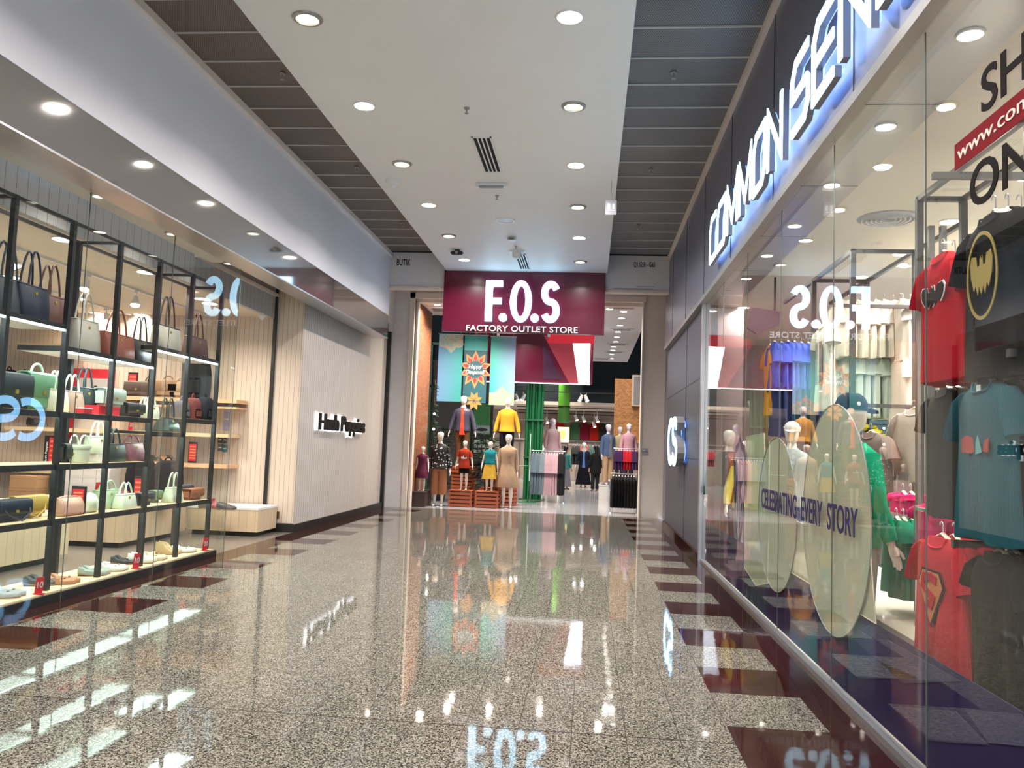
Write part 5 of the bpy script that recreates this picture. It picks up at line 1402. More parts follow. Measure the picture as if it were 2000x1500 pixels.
make('vase', MB().lathe([(0.001, 0), (0.06, 0), (0.08, 0.2), (0.05, 0.9), (0.06, 1.0), (0.05, 1.0), (0.001, 0.9)], n=16), M['black_plastic'], t, smooth=True)
g = MB(); lf = MB()
for k in range(14):
    a = rnd.random() * 6.28; r_ = rnd.random() * 0.1; zz = 1.25 + rnd.random() * 0.16
    g.ell((r_ * math.cos(a), r_ * math.sin(a), zz), 0.03, 0.03, 0.022, 8, 5)
    lf.tube([(0, 0, 0.95), (r_ * 0.6 * math.cos(a), r_ * 0.6 * math.sin(a), zz - 0.02)], 0.006, 4)
make('blossoms', g, mat('yellow_petals', (0.75, 0.62, 0.03), 0.5), t, smooth=True)
make('stems', lf, M['leaf'], t)

# ------------------------------------------------------------------ lettering and films on the right window
XG = 1.626
t = thing('window_lettering', 'large dark letters and a red web address strip on the nearest right pane', 'window sign', (XG, 3.2, 2.7))
text('letter_row', 'SHOP', M['black_vinyl'], t, (XG, 3.60, 2.985), (0, -1, 0), UZ, 0.185, 0.86, 0.004, 0.012)
text('letter_row', 'ONLINE', M['black_vinyl'], t, (XG, 3.71, 2.60), (0, -1, 0), UZ, 0.185, 1.20, 0.004, 0.012)
make('red_strip', MB().box(XG - 0.003, 2.0, 2.825, XG, 3.855, 2.945), M['red_film'], t, world=True)
text('web_address', 'www.commonsense', M['pale_letters'], t, (XG - 0.005, 3.82, 2.86), (0, -1, 0), UZ, 0.062, 1.25, 0.003, 0.004)
t = thing('window_lettering', 'dark purple slogan across the pale films on the right window', 'window sign', (XG, 6.4, 1.05))
text('letter_row', 'CELEBRATING  EVERY  STORY', M['purple_film'], t, (XG - 0.004, 7.98, 1.03), (0, -1, 0), UZ, 0.175, 2.78, 0.003, 0.012)
XB = 1.66      # films behind the glass
def film(name, label, pts, m, x=XB, cat='window film', parent=None, th=0.002, pname='film'):
    pl = [(at(px, py, X=x).y, at(px, py, X=x).z) for px, py in pts]
    if parent is None: t = thing(name, label, cat, (x, pl[0][0], max(0.0, min(p[1] for p in pl))))
    else: t = parent
    make(pname, MB().prism(pl, (x, 0, 0), (0, 1, 0), (0, 0, 1), (th, 0, 0)), m, t, world=True)
    return t
def oval(yc, zc, ry, rz, n=40, egg=0.0): return [(yc + ry * math.cos(a) * (1 - egg * math.sin(a)), zc + rz * math.sin(a)) for a in [2 * PI * i / n for i in range(n)]]
def oval_film(label, yc, zc, ry, rz, m, x, egg=0.0):
    t = thing('oval_window_film', label, 'window film', (x, yc, zc - rz))
    make('film', MB().prism(oval(yc, zc, ry, rz, egg=egg), (x, 0, 0), (0, 1, 0), (0, 0, 1), (0.002, 0, 0)), m, t, world=True)
    o, i = oval(yc, zc, ry, rz, egg=egg), None
    make('outline', MB().tube([(x - 0.002, a, b) for a, b in o], 0.004, 4, closed=True), M['letter_side'], t, world=True)
    return t
q1, q2 = at(1515, 1160, X=XB), at(1625, 1245, X=XB)
oval_film('larger pale translucent oval film nearer the camera, right of the slogan start', 5.82, 1.10, 0.77, 0.77, M['cream_film2'], XB - 0.004)
oval_film('smaller pale translucent oval film farther from the camera', 7.55, 1.00, 0.74, 0.67, M['cream_film2'], XB - 0.001)
t = thing('pale_window_film', 'pale stepped translucent film spanning the middle right panes behind the slogan', 'window film', (XB + 0.004, 7.5, 0.3))
pl = [(9.0, 0.33), (8.4, 0.24), (7.6, 0.40), (7.0, 0.57), (5.0, 0.57), (5.1, 0.95), (6.9, 1.0), (8.0, 1.15), (8.1, 1.72), (9.0, 1.70)]
make('film', MB().prism(pl, (XB + 0.006, 0, 0), (0, 1, 0), (0, 0, 1), (0.002, 0, 0)), M['cream_film'], t, world=True)
make('edge_line', MB().tube([(XB + 0.004, a, b) for a, b in pl], 0.003, 4, closed=True), M['cream_paint'], t, world=True)
# shield logo
t = thing('shield_window_film', 'tall dark purple shield emblem with two letters near the far end of the window', 'window film', (XB, 9.0, 0.5))
yc, zc = at(1446, 960, X=XB).y, 1.12
def shield(s): return [(yc + s * a, zc + s * b) for a, b in ((0, -0.62), (0.16, -0.42), (0.32, -0.02), (0.36, 0.30), (0.26, 0.46), (0.10, 0.50), (0.0, 0.60), (-0.10, 0.50), (-0.26, 0.46), (-0.36, 0.30), (-0.32, -0.02), (-0.16, -0.42))]
make('shield', MB().prism(shield(1.05), (XB - 0.012, 0, 0), (0, 1, 0), (0, 0, 1), (0.003, 0, 0)), M['purple_film'], t, world=True)
make('field', MB().prism(shield(0.88), (XB - 0.016, 0, 0), (0, 1, 0), (0, 0, 1), (0.003, 0, 0)), mat('lilac_film', (0.36, 0.33, 0.42), 0.5), t, world=True)
for pth in ([(0.26, 0.30), (0.20, -0.22), (0.12, 0.20), (0.05, -0.36), (0.0, 0.32)], [(-0.06, 0.32), (-0.06, -0.40), (-0.20, -0.12), (-0.06, 0.0), (-0.24, 0.16), (-0.22, 0.30), (-0.06, 0.32)]):
    make('letter', MB().stroke([(yc + a, zc + b) for a, b in pth], 0.055, (XB - 0.020, 0, 0), (0, 1, 0), (0, 0, 1), (0.003, 0, 0)), M['purple_film'], t, world=True)
# dark blue base film with drawn blocks
t = thing('navy_base_film', 'dark navy film with drawn slate blue steps along the foot of the right window', 'window film', (XB + 0.012, 7, 0.02))
make('film', MB().box(XB + 0.014, 2.3, 0.03, XB + 0.018, 12.02, 0.565), M['navy_film'], t, world=True)
make('film_return', MB().box(XB + 0.014, 11.72, 0.565, XB + 0.018, 12.02, 0.60), M['navy_film'], t, world=True)
for px0, py0, px1, py1, px2, py2, px3, py3 in ((1412, 1095 - 12, 1450, 1086, 1475, 1106, 1425, 1104), (1447, 1128, 1494, 1130, 1520, 1152, 1470, 1150), (1481, 1164, 1560, 1170, 1590, 1196, 1505, 1186), (1540, 1213, 1660, 1220, 1700, 1248, 1575, 1248),
                                                  (1622, 1281, 1700, 1285, 1790, 1325, 1673, 1325), (1660, 1245, 1730, 1250, 1871, 1330, 1760, 1335), (1734, 1378, 1860, 1388, 1925, 1455, 1812, 1447), (1880, 1385, 1990, 1395, 2010, 1460, 1925, 1450)):
    pl = []
    for a, b in ((px0, py0), (px1, py1), (px2, py2), (px3, py3)):
        q = at(a, b, X=XB); pl.append((q.y, min(0.56, q.z)))
    make('drawn_step', MB().prism(pl, (XB + 0.010, 0, 0), (0, 1, 0), (0, 0, 1), (0.003, 0, 0)), M['navy_film2'], t, world=True)
ORDN = ORDN_old
# ------------------------------------------------------------------ mannequins: body, clothes
def mannequin(H, label, cloth, grp=None, m=None, arms=0.10, cat='mannequin', name='mannequin', rz=0.0, base=True, turn=0.0, person=False, seed=1):
    """origin at the feet, facing -y. cloth: list of (kind, colour, ...)"""
    m = m or M['mannequin']
    k = H / 1.80
    t = thing(name, label, cat, (0, 0, 0), rz, grp)
    b = MB(); n = 16
    def rg(z, rx, ry, cy=0.0): return [(rx * k * math.cos(a), cy * k + ry * k * math.sin(a), z * k) for a in [2 * PI * i / n for i in range(n)]]
    b.loft([rg(0.86, 0.12, 0.09), rg(0.92, 0.165, 0.115), rg(1.0, 0.155, 0.105), rg(1.1, 0.125, 0.09), rg(1.25, 0.15, 0.11), rg(1.36, 0.175, 0.11), rg(1.44, 0.165, 0.085), rg(1.49, 0.10, 0.06), rg(1.53, 0.055, 0.05), rg(1.60, 0.046, 0.046)])
    for s in (-1, 1):
        b.tube([(s * 0.085 * k, 0, 0.93 * k), (s * 0.09 * k, -0.005 * k, 0.75 * k), (s * 0.09 * k, 0, 0.50 * k), (s * 0.092 * k, 0.012 * k, 0.36 * k), (s * 0.09 * k, 0.005 * k, 0.10 * k), (s * 0.09 * k, 0, 0.05 * k)],
               [0.088 * k, 0.078 * k, 0.052 * k, 0.055 * k, 0.034 * k, 0.036 * k], 12)
        b.tube([(s * 0.09 * k, 0.045 * k, 0.03 * k), (s * 0.092 * k, -0.03 * k, 0.035 * k), (s * 0.1 * k, -0.12 * k, 0.02 * k), (s * 0.103 * k, -0.17 * k, 0.014 * k)], [0.028 * k, 0.036 * k, 0.036 * k, 0.012 * k], 10, flat=0.7)
        sh = Vector((s * 0.175 * k, 0, 1.42 * k)); el = Vector((s * (0.20 + arms * 0.6) * k, 0.02 * k, 1.13 * k)); wr = Vector((s * (0.21 + arms) * k, -0.04 * k, 0.89 * k))
        b.tube([sh, (sh + el) / 2, el, (el + wr) / 2, wr], [0.050 * k, 0.046 * k, 0.038 * k, 0.036 * k, 0.025 * k], 10)
        hd = (wr - el).normalized(); pal = wr + hd * 0.07 * k
        b.tube([wr, wr + hd * 0.03 * k, pal], [0.025 * k, 0.034 * k, 0.034 * k], 8, flat=0.5)
        for j in range(4):
            o = Vector((0, (-0.022 + 0.0150 * j) * k, 0)); L = (0.075, 0.085, 0.08, 0.062)[j] * k
            b.tube([pal + o, pal + o + hd * L * 0.5, pal + o + hd * L + Vector((-s * 0.015 * k, -0.004 * k, 0))], [0.0095 * k, 0.009 * k, 0.007 * k], 6)
        b.tube([wr + hd * 0.02 * k + Vector((0, -0.026 * k, 0)), wr + hd * 0.05 * k + Vector((0, -0.052 * k, 0)), wr + hd * 0.085 * k + Vector((0, -0.058 * k, 0))], [0.011 * k, 0.010 * k, 0.008 * k], 6)
    # egg shaped head
    hr = []
    for z, r, dy in ((1.575, 0.035, 0), (1.60, 0.056, -0.012), (1.64, 0.068, -0.014), (1.69, 0.079, -0.006), (1.73, 0.083, 0.0), (1.77, 0.073, 0.004), (1.795, 0.045, 0.006), (1.803, 0.012, 0.006)):
        hr.append([(r * k * math.cos(a), dy * k + r * 1.22 * k * math.sin(a), z * k) for a in [2 * PI * i / n for i in range(n)]])
    b.loft(hr)
    b.tube([(0, -0.088 * k, 1.71 * k), (0, -0.104 * k, 1.675 * k), (0, -0.092 * k, 1.665 * k)], [0.008 * k, 0.014 * k, 0.010 * k], 6)
    make('body', b, m, t, smooth=True)
    r = random.Random(seed)
    for c in cloth:
        kind, col = c[0], c[1]
        opt = c[2] if len(c) > 2 else {}
        cm = opt.get('mat') or fabric(col)
        if kind in ('top', 'jacket', 'dress', 'tee'):
            z0 = opt.get('z', 0.86); z1 = 1.50; fl = opt.get('flare', 1.0); e = opt.get('e', 0.018); sleeve = opt.get('sleeve', 'long')
            g = MB(); rings = []; nn = 32
            prof = [(z0, 0.185 * fl, 0.14 * fl), (z0 + 0.02, 0.187 * fl, 0.142 * fl)]
            if z0 < 0.8: prof += [(0.8, 0.19 * (1 + (fl - 1) * 0.6), 0.14 * (1 + (fl - 1) * 0.6))]
            prof += [(0.97, 0.18, 0.128), (1.12, 0.155 + opt.get('loose', 0.0), 0.112), (1.28, 0.172, 0.125), (1.38, 0.188, 0.12), (1.445, 0.178, 0.095), (1.475, 0.13, 0.078), (1.50, 0.078, 0.066), (1.51, 0.07, 0.06)]
            prof = sorted(set(prof))
            for z, rx, ry in prof:
                lo = max(0.0, (1.1 - z)) / 1.1
                ring_ = []
                for i in range(nn):
                    a = 2 * PI * i / nn
                    f = 1 + opt.get('fold', 0.03) * lo * 2.2 * math.sin(8 * a + seed) + 0.012 * math.sin(5 * a + z * 20)
                    ring_.append(((rx + e) * k * f * math.cos(a), (ry + e) * k * f * math.sin(a), z * k))
                rings.append(ring_)
            g.loft(rings)
            for s in (-1, 1):
                if sleeve == 'none': break
                sh = Vector((s * 0.165 * k, 0, 1.425 * k)); el = Vector((s * (0.20 + arms * 0.6) * k, 0.02 * k, 1.13 * k)); wr = Vector((s * (0.21 + arms) * k, -0.04 * k, 0.90 * k))
                if sleeve == 'short': g.tube([sh, sh.lerp(el, 0.35), sh.lerp(el, 0.72)], [0.066 * k, 0.074 * k, 0.078 * k], 12)
                elif sleeve == 'cap': g.tube([sh, sh.lerp(el, 0.22)], [0.064 * k, 0.07 * k], 12)
                else: g.tube([sh, sh.lerp(el, 0.5), el, el.lerp(wr, 0.55), wr.lerp(el, 0.06)], [0.066 * k, 0.064 * k, 0.058 * k, (0.056 + opt.get('puff', 0)) * k, 0.042 * k], 12)
            make(opt.get('name', kind if kind != 'tee' else 'shirt'), g, cm, t, smooth=True)
            if kind == 'jacket':    # open front showing the shirt
                make('shirt', MB().loft([[(x * k, -(0.0 + y) * k, z * k) for x, y in ((-wd, 0.10), (-wd * 0.7, yy_), (wd * 0.7, yy_), (wd, 0.10))] for z, wd, yy_ in ((0.80, 0.085, 0.165), (0.97, 0.062, 0.162), (1.15, 0.05, 0.148), (1.3, 0.045, 0.158), (1.42, 0.04, 0.138), (1.49, 0.045, 0.088))]), fabric(opt['inner']), t, smooth=True)
        elif kind == 'trousers':
            z0 = opt.get('z', 0.08); wd = opt.get('wide', 1.0)
            g = MB()
            g.loft([rg(0.84, 0.165, 0.125), rg(0.92, 0.182, 0.135), rg(1.0, 0.172, 0.122), rg(1.03, 0.165, 0.115)])
            for s in (-1, 1):
                g.tube([(s * 0.085 * k, 0, 0.92 * k), (s * 0.09 * k, 0, 0.72 * k), (s * 0.093 * k, 0, max(z0, 0.45) * k), (s * 0.095 * k, 0, z0 * k)] if z0 < 0.44 else [(s * 0.085 * k, 0, 0.92 * k), (s * 0.09 * k, 0, (0.92 + z0) / 2 * k), (s * 0.093 * k, 0, z0 * k)],
                       [0.105 * k, 0.10 * k, 0.078 * wd * k, 0.072 * wd * k] if z0 < 0.44 else [0.105 * k, 0.103 * k, 0.10 * k], 14)
            make('trousers' if z0 < 0.44 else 'shorts', g, cm, t, smooth=True)
        elif kind == 'skirt':
            z0 = opt.get('z', 0.4); z1 = opt.get('z1', 1.02); fl = opt.get('flare', 1.4)
            g = MB(); rings = []; nn = 40
            for q in range(6):
                u = q / 5; z = z0 + (z1 - z0) * u; rx = 0.205 * fl * (1 - u) + 0.17 * u; ry = 0.16 * fl * (1 - u) + 0.125 * u
                rings.append([(rx * k * (1 + 0.06 * (1 - u) * math.sin(10 * a)) * math.cos(a), ry * k * (1 + 0.06 * (1 - u) * math.sin(10 * a)) * math.sin(a), z * k) for a in [2 * PI * i / nn for i in range(nn)]])
            make('skirt', g.loft(rings), cm, t, smooth=True)
        elif kind == 'scarf':
            g = MB().ell((0, 0.012 * k, 1.70 * k), 0.10 * k, 0.115 * k, 0.125 * k, 16, 10)
            g.loft([rg(1.36, 0.175, 0.13), rg(1.45, 0.15, 0.115), rg(1.53, 0.08, 0.085), rg(1.60, 0.085, 0.095)])
            make('headscarf', g, cm, t, smooth=True)
        elif kind == 'hair':
            g = MB().ell((0, 0.02 * k, 1.72 * k), 0.095 * k, 0.11 * k, 0.105 * k, 14, 8)
            g.tube([(0, 0.06 * k, 1.72 * k), (0, 0.085 * k, 1.55 * k), (0, 0.08 * k, 1.40 * k)], [0.08 * k, 0.07 * k, 0.04 * k], 10)
            make('hair', g, cm, t, smooth=True)
        elif kind == 'cap':
            g = MB().loft([[(r_ * k * math.cos(a), 0.005 * k + r_ * 1.18 * k * math.sin(a), z * k) for a in [2 * PI * i / 20 for i in range(20)]] for z, r_ in ((1.715, 0.090), (1.76, 0.090), (1.80, 0.074), (1.825, 0.045), (1.832, 0.01))])
            cap_ = make('cap', g, cm, t, smooth=True)
            pk_ = MB().loft([[(x * k, y * k, z * k) for x, y, z in ((-0.07, -0.085, 1.722), (0.07, -0.085, 1.722), (0.07, -0.085, 1.732), (-0.07, -0.085, 1.732))], [(x * k, y * k, z * k) for x, y, z in ((-0.062, -0.15, 1.712), (0.062, -0.15, 1.712), (0.062, -0.15, 1.72), (-0.062, -0.15, 1.72))], [(x * k, y * k, z * k) for x, y, z in ((-0.03, -0.185, 1.702), (0.03, -0.185, 1.702), (0.03, -0.185, 1.708), (-0.03, -0.185, 1.708))]])
            q = make('peak', pk_, cm, t, smooth=True); q.parent = cap_
            q = make('badge', MB().lathe([(0.001, 0), (0.014 * k, 0), (0.014 * k, 0.005), (0.001, 0.006)], (0.088 * k, 0.02 * k, 1.755 * k), 12, 'x'), M['white_ink'], t); q.parent = cap_
            q = make('badge', MB().lathe([(0.001, 0), (0.014 * k, 0), (0.014 * k, -0.005), (0.001, -0.006)], (-0.088 * k, 0.02 * k, 1.755 * k), 12, 'x'), M['white_ink'], t); q.parent = cap_
    if base:
        make('stand_disc', MB().lathe([(0.001, 0), (0.17 * k, 0), (0.17 * k, 0.008), (0.001, 0.008)], (0.0, 0.02, 0), 24), M['chrome'], t)
    return t
def place(t, x, y, z=0.0, rz=0.0):
    t.location = (x, y, z); t.rotation_euler = (0, 0, rz); return t

def dots_mat(name, base, dot, scale=26, th=0.22):
    m, nt, b = nodemat(name); h = NT(nt)
    vec, _ = coords(nt)
    vo = nt.nodes.new('ShaderNodeTexVoronoi'); vo.inputs['Scale'].default_value = scale
    nt.links.new(vec, vo.inputs['Vector'])
    nt.links.new(h.mixc(h.m('LESS_THAN', vo.outputs['Distance'], th), base, dot), b.inputs['Base Color'])
    b.inputs['Roughness'].default_value = 0.8
    return m
floral = dots_mat('white_floral_on_black', (0.012, 0.012, 0.014), (0.75, 0.72, 0.68), 15, 0.26)
plum_dots = dots_mat('plum_dots', (0.11, 0.008, 0.045), (0.25, 0.06, 0.12), 40, 0.2)
k_ = dots_mat
# right shop mannequins
p = at(1664, 790, X=1.86)
mm = mannequin(1.98, 'white mannequin in a dark cap and a green jacket close behind the right window', [('jacket', (0.0, 0.36, 0.20), {'inner': (0.55, 0.55, 0.5), 'mat': fabric((0.01, 0.36, 0.20)), 'name': 'jacket'}), ('trousers', (0.45, 0.42, 0.38)), ('cap', (0.02, 0.022, 0.05))], grp=None, seed=3)
place(mm, p.x, p.y, 0.45, PI * 0.62); mm.scale = (1.0, 1.0, 1.0)
mm.location.z = p.z + 0.10 - 2.03
p = at(1547, 830, X=2.3)
mm = mannequin(1.78, 'mannequin in a grey cap and denim farther along the right window', [('top', (0.30, 0.34, 0.34), {}), ('trousers', (0.08, 0.12, 0.22)), ('cap', (0.42, 0.42, 0.42))], seed=4)
place(mm, p.x, p.y, 0, -0.3); mm.location.z = p.z - 1.77
p = at(1445, 800, X=2.2)
mm = mannequin(1.70, 'mannequin in a yellow top at the far end of the right window', [('top', (0.62, 0.50, 0.10), {}), ('trousers', (0.25, 0.22, 0.25))], seed=5)
place(mm, 2.08, 11.15, 0, 0.2)
p = at(1412, 900, X=2.15)
mm = mannequin(1.85, 'mannequin in a dark coat and wine red trousers beside the window frame', [('jacket', (0.03, 0.05, 0.05), {'inner': (0.4, 0.12, 0.05)}), ('trousers', (0.16, 0.02, 0.02))], seed=6)
place(mm, 1.97, 11.95, 0, 0.1)
for (px, c, l, yy_) in ((1788, (0.32, 0.30, 0.27), 'grey t-shirt hung behind the tall pale shirts', 6.3),):
    face = tee(0.5, 0.6, c, l, None, seed=51); q = at(px, 800, Y=7.2); place(face, q.x, 7.2, q.z - 0.6, -PI / 2 * 0.8)
tt = tee(0.5, 0.62, (0.16, 0.12, 0.11), 'brown checked shirt right behind the capped mannequin', None, seed=52); q = at(1703, 850, X=2.45); place(tt, q.x, q.y, q.z - 0.6, -PI / 2 * 0.8)

# ------------------------------------------------------------------ store front mannequins
def px_place(t, px, py, z=0.0, Y=None, rz=0.0):
    q = at(px, py, Y=Y) if Y else at(px, py, Z=z)
    return place(t, q.x, q.y, z, rz)
W_ = mannequin
px_place(W_(1.82, 'mannequin in a black blouse with white flowers and wide rust trousers', [('trousers', (0.40, 0.17, 0.085), {'z': 0.28, 'wide': 1.45}), ('top', (0, 0, 0), {'mat': floral, 'z': 0.90, 'flare': 1.12, 'puff': 0.03, 'loose': 0.02})], arms=0.06, seed=7), 855, 988)
px_place(W_(1.82, 'mannequin in a loose beige long sleeved dress in the front row', [('dress', (0.44, 0.30, 0.20), {'z': 0.50, 'flare': 1.5, 'fold': 0.05})], arms=0.03, seed=8), 989, 992)
px_place(W_(1.08, 'child mannequin in a plum dress at the left edge of the store front', [('dress', (0, 0, 0), {'mat': plum_dots, 'z': 0.52, 'flare': 1.35, 'sleeve': 'cap'})], arms=0.05, seed=9), 823, 958, 0.36, Y=20.1)
px_place(W_(1.22, 'child mannequin in a red printed tee and black shorts on an orange crate', [('trousers', (0.01, 0.01, 0.012), {'z': 0.62}), ('tee', (0.36, 0.04, 0.02), {'z': 0.80, 'sleeve': 'short', 'flare': 1.15, 'loose': 0.02})], arms=0.10, seed=10), 905, 958, 0.40, Y=20.5)
red_child = bpy.data.objects[[o.name for o in C.objects if o.get('label', '').startswith('child mannequin in a red')][0]]
make('tee_print', MB().prism([(-0.07, -0.02), (-0.02, -0.03), (0.07, -0.02), (0.07, 0.02), (0.03, 0.0), (0.0, 0.015), (-0.01, 0.08), (-0.03, 0.02), (-0.07, 0.03)], (0, -0.118, 0.80), UX, UZ, (0, -0.004, 0)), M['white_ink'], red_child)
px_place(W_(1.22, 'child mannequin in a teal and yellow dress on an orange crate', [('skirt', (0.66, 0.42, 0.06), {'z': 0.45, 'z1': 1.1, 'flare': 1.35}), ('tee', (0.02, 0.24, 0.27), {'z': 1.02, 'sleeve': 'cap'})], arms=0.08, seed=11), 955, 958, 0.40, Y=20.5)
px_place(W_(1.84, 'tall mannequin in a shiny navy jacket over a red shirt, raised at the back', [('trousers', (0.13, 0.06, 0.03)), ('jacket', (0.03, 0.03, 0.055), {'inner': (0.62, 0.06, 0.03), 'z': 0.90, 'mat': mat('satin_navy', (0.045, 0.045, 0.08), 0.35)})], arms=0.12, seed=12), 900, 930, 0.96, Y=21.6)
px_place(W_(1.84, 'tall mannequin in a mustard sweatshirt and black trousers, raised at the back', [('trousers', (0.012, 0.012, 0.016)), ('top', (0.60, 0.30, 0.03), {'z': 0.92})], arms=0.10, seed=13), 987, 930, 0.96, Y=21.6)
px_place(W_(1.80, 'mannequin in a long pink lilac dress and headscarf behind the pillar', [('dress', (0.40, 0.26, 0.29), {'z': 0.12, 'flare': 1.7}), ('scarf', (0.42, 0.36, 0.42))], arms=0.04, m=M['mannequin_lilac'], seed=14), 1078, 900, 0.60, Y=25.2, rz=0.5)
px_place(W_(1.78, 'mannequin in a navy coat, blue shirt and long black skirt deep in the store', [('skirt', (0.01, 0.01, 0.015), {'z': 0.12, 'flare': 1.5}), ('jacket', (0.015, 0.02, 0.035), {'inner': (0.12, 0.22, 0.5), 'z': 0.8}), ('scarf', (0.55, 0.52, 0.5))], arms=0.10, m=M['mannequin_lilac'], seed=15), 1139, 945, 0.0, Y=33.5)
px_place(W_(1.86, 'mannequin in a denim jacket and sand trousers on a white plinth', [('trousers', (0.52, 0.36, 0.22)), ('jacket', (0.09, 0.14, 0.26), {'inner': (0.2, 0.2, 0.22)})], arms=0.05, m=M['mannequin_lilac'], seed=16), 1186, 930, 0.46, Y=26.0, rz=0.6)
px_place(W_(1.65, 'mannequin in a pale yellow shirt behind the pink one', [('trousers', (0.05, 0.05, 0.06)), ('top', (0.50, 0.44, 0.26), {})], arms=0.05, m=M['mannequin_lilac'], seed=17), 1209, 940, 0.62, Y=26.6, rz=0.3)
px_place(W_(1.72, 'mannequin in a pink shirt at the right end of the store', [('trousers', (0.06, 0.05, 0.07)), ('top', (0.60, 0.33, 0.40), {})], arms=0.06, m=M['mannequin_lilac'], seed=18), 1226, 940, 0.62, Y=25.4, rz=0.3)
per = W_(1.62, 'person with long black hair in a mint top and grey skirt among the racks', [('skirt', (0.22, 0.22, 0.26), {'z': 0.12, 'flare': 1.3}), ('top', (0.06, 0.24, 0.22), {}), ('hair', (0.01, 0.01, 0.01), {'mat': M['hair']})], arms=0.04, m=M['skin'], name='person', cat='person', base=False, seed=19)
px_place(per, 1104, 945, 0, Y=31.5, rz=PI * 0.8)
per = W_(1.68, 'person in dark clothes standing left of the denim mannequin', [('trousers', (0.03, 0.03, 0.035)), ('top', (0.02, 0.02, 0.022), {'z': 0.7, 'flare': 1.15}), ('hair', (0.01, 0.01, 0.01), {'mat': M['hair']})], arms=0.04, m=M['skin'], name='person', cat='person', base=False, seed=20)
px_place(per, 1162, 945, 0, Y=31.0, rz=PI * 1.1)

# crates
def crate(w, d, h, label, loc, grp):
    t = thing('wooden_crate', label, 'crate', loc, 0, grp)
    s = MB()
    make('inner_lining', MB().box(-w / 2 + 0.02, -d / 2 + 0.02, 0.01, w / 2 - 0.02, d / 2 - 0.02, h - 0.03), M['crate_back'], t)
    n = 4; bh = (h - 0.02) / n
    for i in range(n):
        z = i * bh + 0.01
        s.box(-w / 2, -d / 2, z, w / 2, -d / 2 + 0.015, z + bh * 0.62).box(-w / 2, d / 2 - 0.015, z, w / 2, d / 2, z + bh * 0.62)
        s.box(-w / 2, -d / 2 + 0.015, z, -w / 2 + 0.015, d / 2 - 0.015, z + bh * 0.62).box(w / 2 - 0.015, -d / 2 + 0.015, z, w / 2, d / 2 - 0.015, z + bh * 0.62)
    for i in range(6): s.box(-w / 2 + (w / 6) * i + 0.005, -d / 2, h - 0.02, -w / 2 + (w / 6) * (i + 1) - 0.005, d / 2, h)
    make('slats', s, M['crate'], t)
    for sx in (-1, 1):
        for sy in (-1, 1):
            make('corner_post', MB().box(sx * (w / 2 - 0.025) - 0.02, sy * (d / 2 - 0.025) - 0.02, 0, sx * (w / 2 - 0.025) + 0.02, sy * (d / 2 - 0.025) + 0.02, h - 0.02), M['crate'], t)
    return t
GC = 'orange slatted crates under the mannequins'
c1 = crate(0.58, 0.5, 0.40, 'orange slatted crate under the child in a red tee', (-3.09, 20.5, 0), GC)
dup(c1, (-2.44, 20.5, 0), 0, 'orange slatted crate under the child in teal and yellow', GC)
def at_(px, Y): return at(px, 930, Y=Y).x
for x, z, l in ((-3.22, 0, 'lower orange crate behind, under the navy jacket mannequin'), (-3.22, 0.40, 'upper orange crate behind, under the navy jacket mannequin'), (-2.12, 0, 'lower orange crate behind, under the mustard mannequin'), (-2.12, 0.40, 'upper orange crate behind, under the mustard mannequin')):
    dup(c1, (x, 21.6, z), 0, l, GC)
for x, l in ((-3.22, 'thin orange top board of the left rear crate pile'), (-2.12, 'thin orange top board of the right rear crate pile')):
    t = thing('platform_board', l, 'board', (x, 21.6, 0.80))
    make('board', MB().box(-0.32, -0.27, 0, 0.32, 0.27, 0.10), M['crate'], t); make('lip', MB().box(-0.33, -0.28, 0.10, 0.33, 0.28, 0.158), M['crate'], t)
t = thing('dark_platform', 'low dark platform under the child mannequin in plum', 'platform', (-4.0, 20.1, 0))
make('body', MB().box(-4.17, 19.72, 0, -3.86, 20.6, 0.32), mat('dark_platform_paint', (0.035, 0.015, 0.015), 0.5), t, world=True)
make('top', MB().box(-4.175, 19.71, 0.32, -3.85, 20.61, 0.357), bpy.data.materials['dark_platform_paint'], t, world=True)
for i, (x, y) in enumerate(((-2.6, 22.6),)):
    c2 = crate(0.6, 0.5, 0.40, 'red brown crate deeper between the front mannequins', (x, y, 0), None)

# plants
def plant(x, y, h, n, seed, label, grp, spread=0.5, z=0):
    r = random.Random(seed)
    t = thing('potted_plant', label, 'plant', (x, y, z), 0, grp)
    make('pot', MB().lathe([(0.001, 0), (0.12, 0), (0.16, 0.26), (0.17, 0.28), (0.15, 0.28), (0.14, 0.24), (0.001, 0.24)], n=16), M['black_plastic'], t, smooth=True)
    make('stem', MB().tube([(0, 0, 0.2), (0.03, 0, h * 0.5), (-0.02, 0.02, h * 0.85)], [0.02, 0.015, 0.008], 6), M['trunk'], t)
    lv = MB()
    for i in range(n):
        a = r.random() * 6.28; z0 = 0.35 + (h - 0.45) * r.random(); L = spread * (0.35 + 0.5 * r.random()); up = 0.1 + 0.25 * r.random()
        d = Vector((math.cos(a), math.sin(a), up)); s = Vector((-math.sin(a), math.cos(a), 0)) * L * 0.17
        o = Vector((0, 0, z0)) + d * 0.08
        p1, p2, p3 = o + d * L * 0.35, o + d * L * 0.7 + Vector((0, 0, -0.03)), o + d * L + Vector((0, 0, -0.10))
        up_ = Vector((0, 0, 0.006))
        lv.add([o, p1 - s, p1 + Vector((0, 0, -0.012)), p1 + s, p2 - s * 0.7, p2 + Vector((0, 0, -0.012)), p2 + s * 0.7, p3], [(0, 1, 2), (0, 2, 3), (1, 4, 5, 2), (2, 5, 6, 3), (4, 7, 5), (5, 7, 6)])
    make('leaves', lv, M['leaf'], t, smooth=True)
    return t
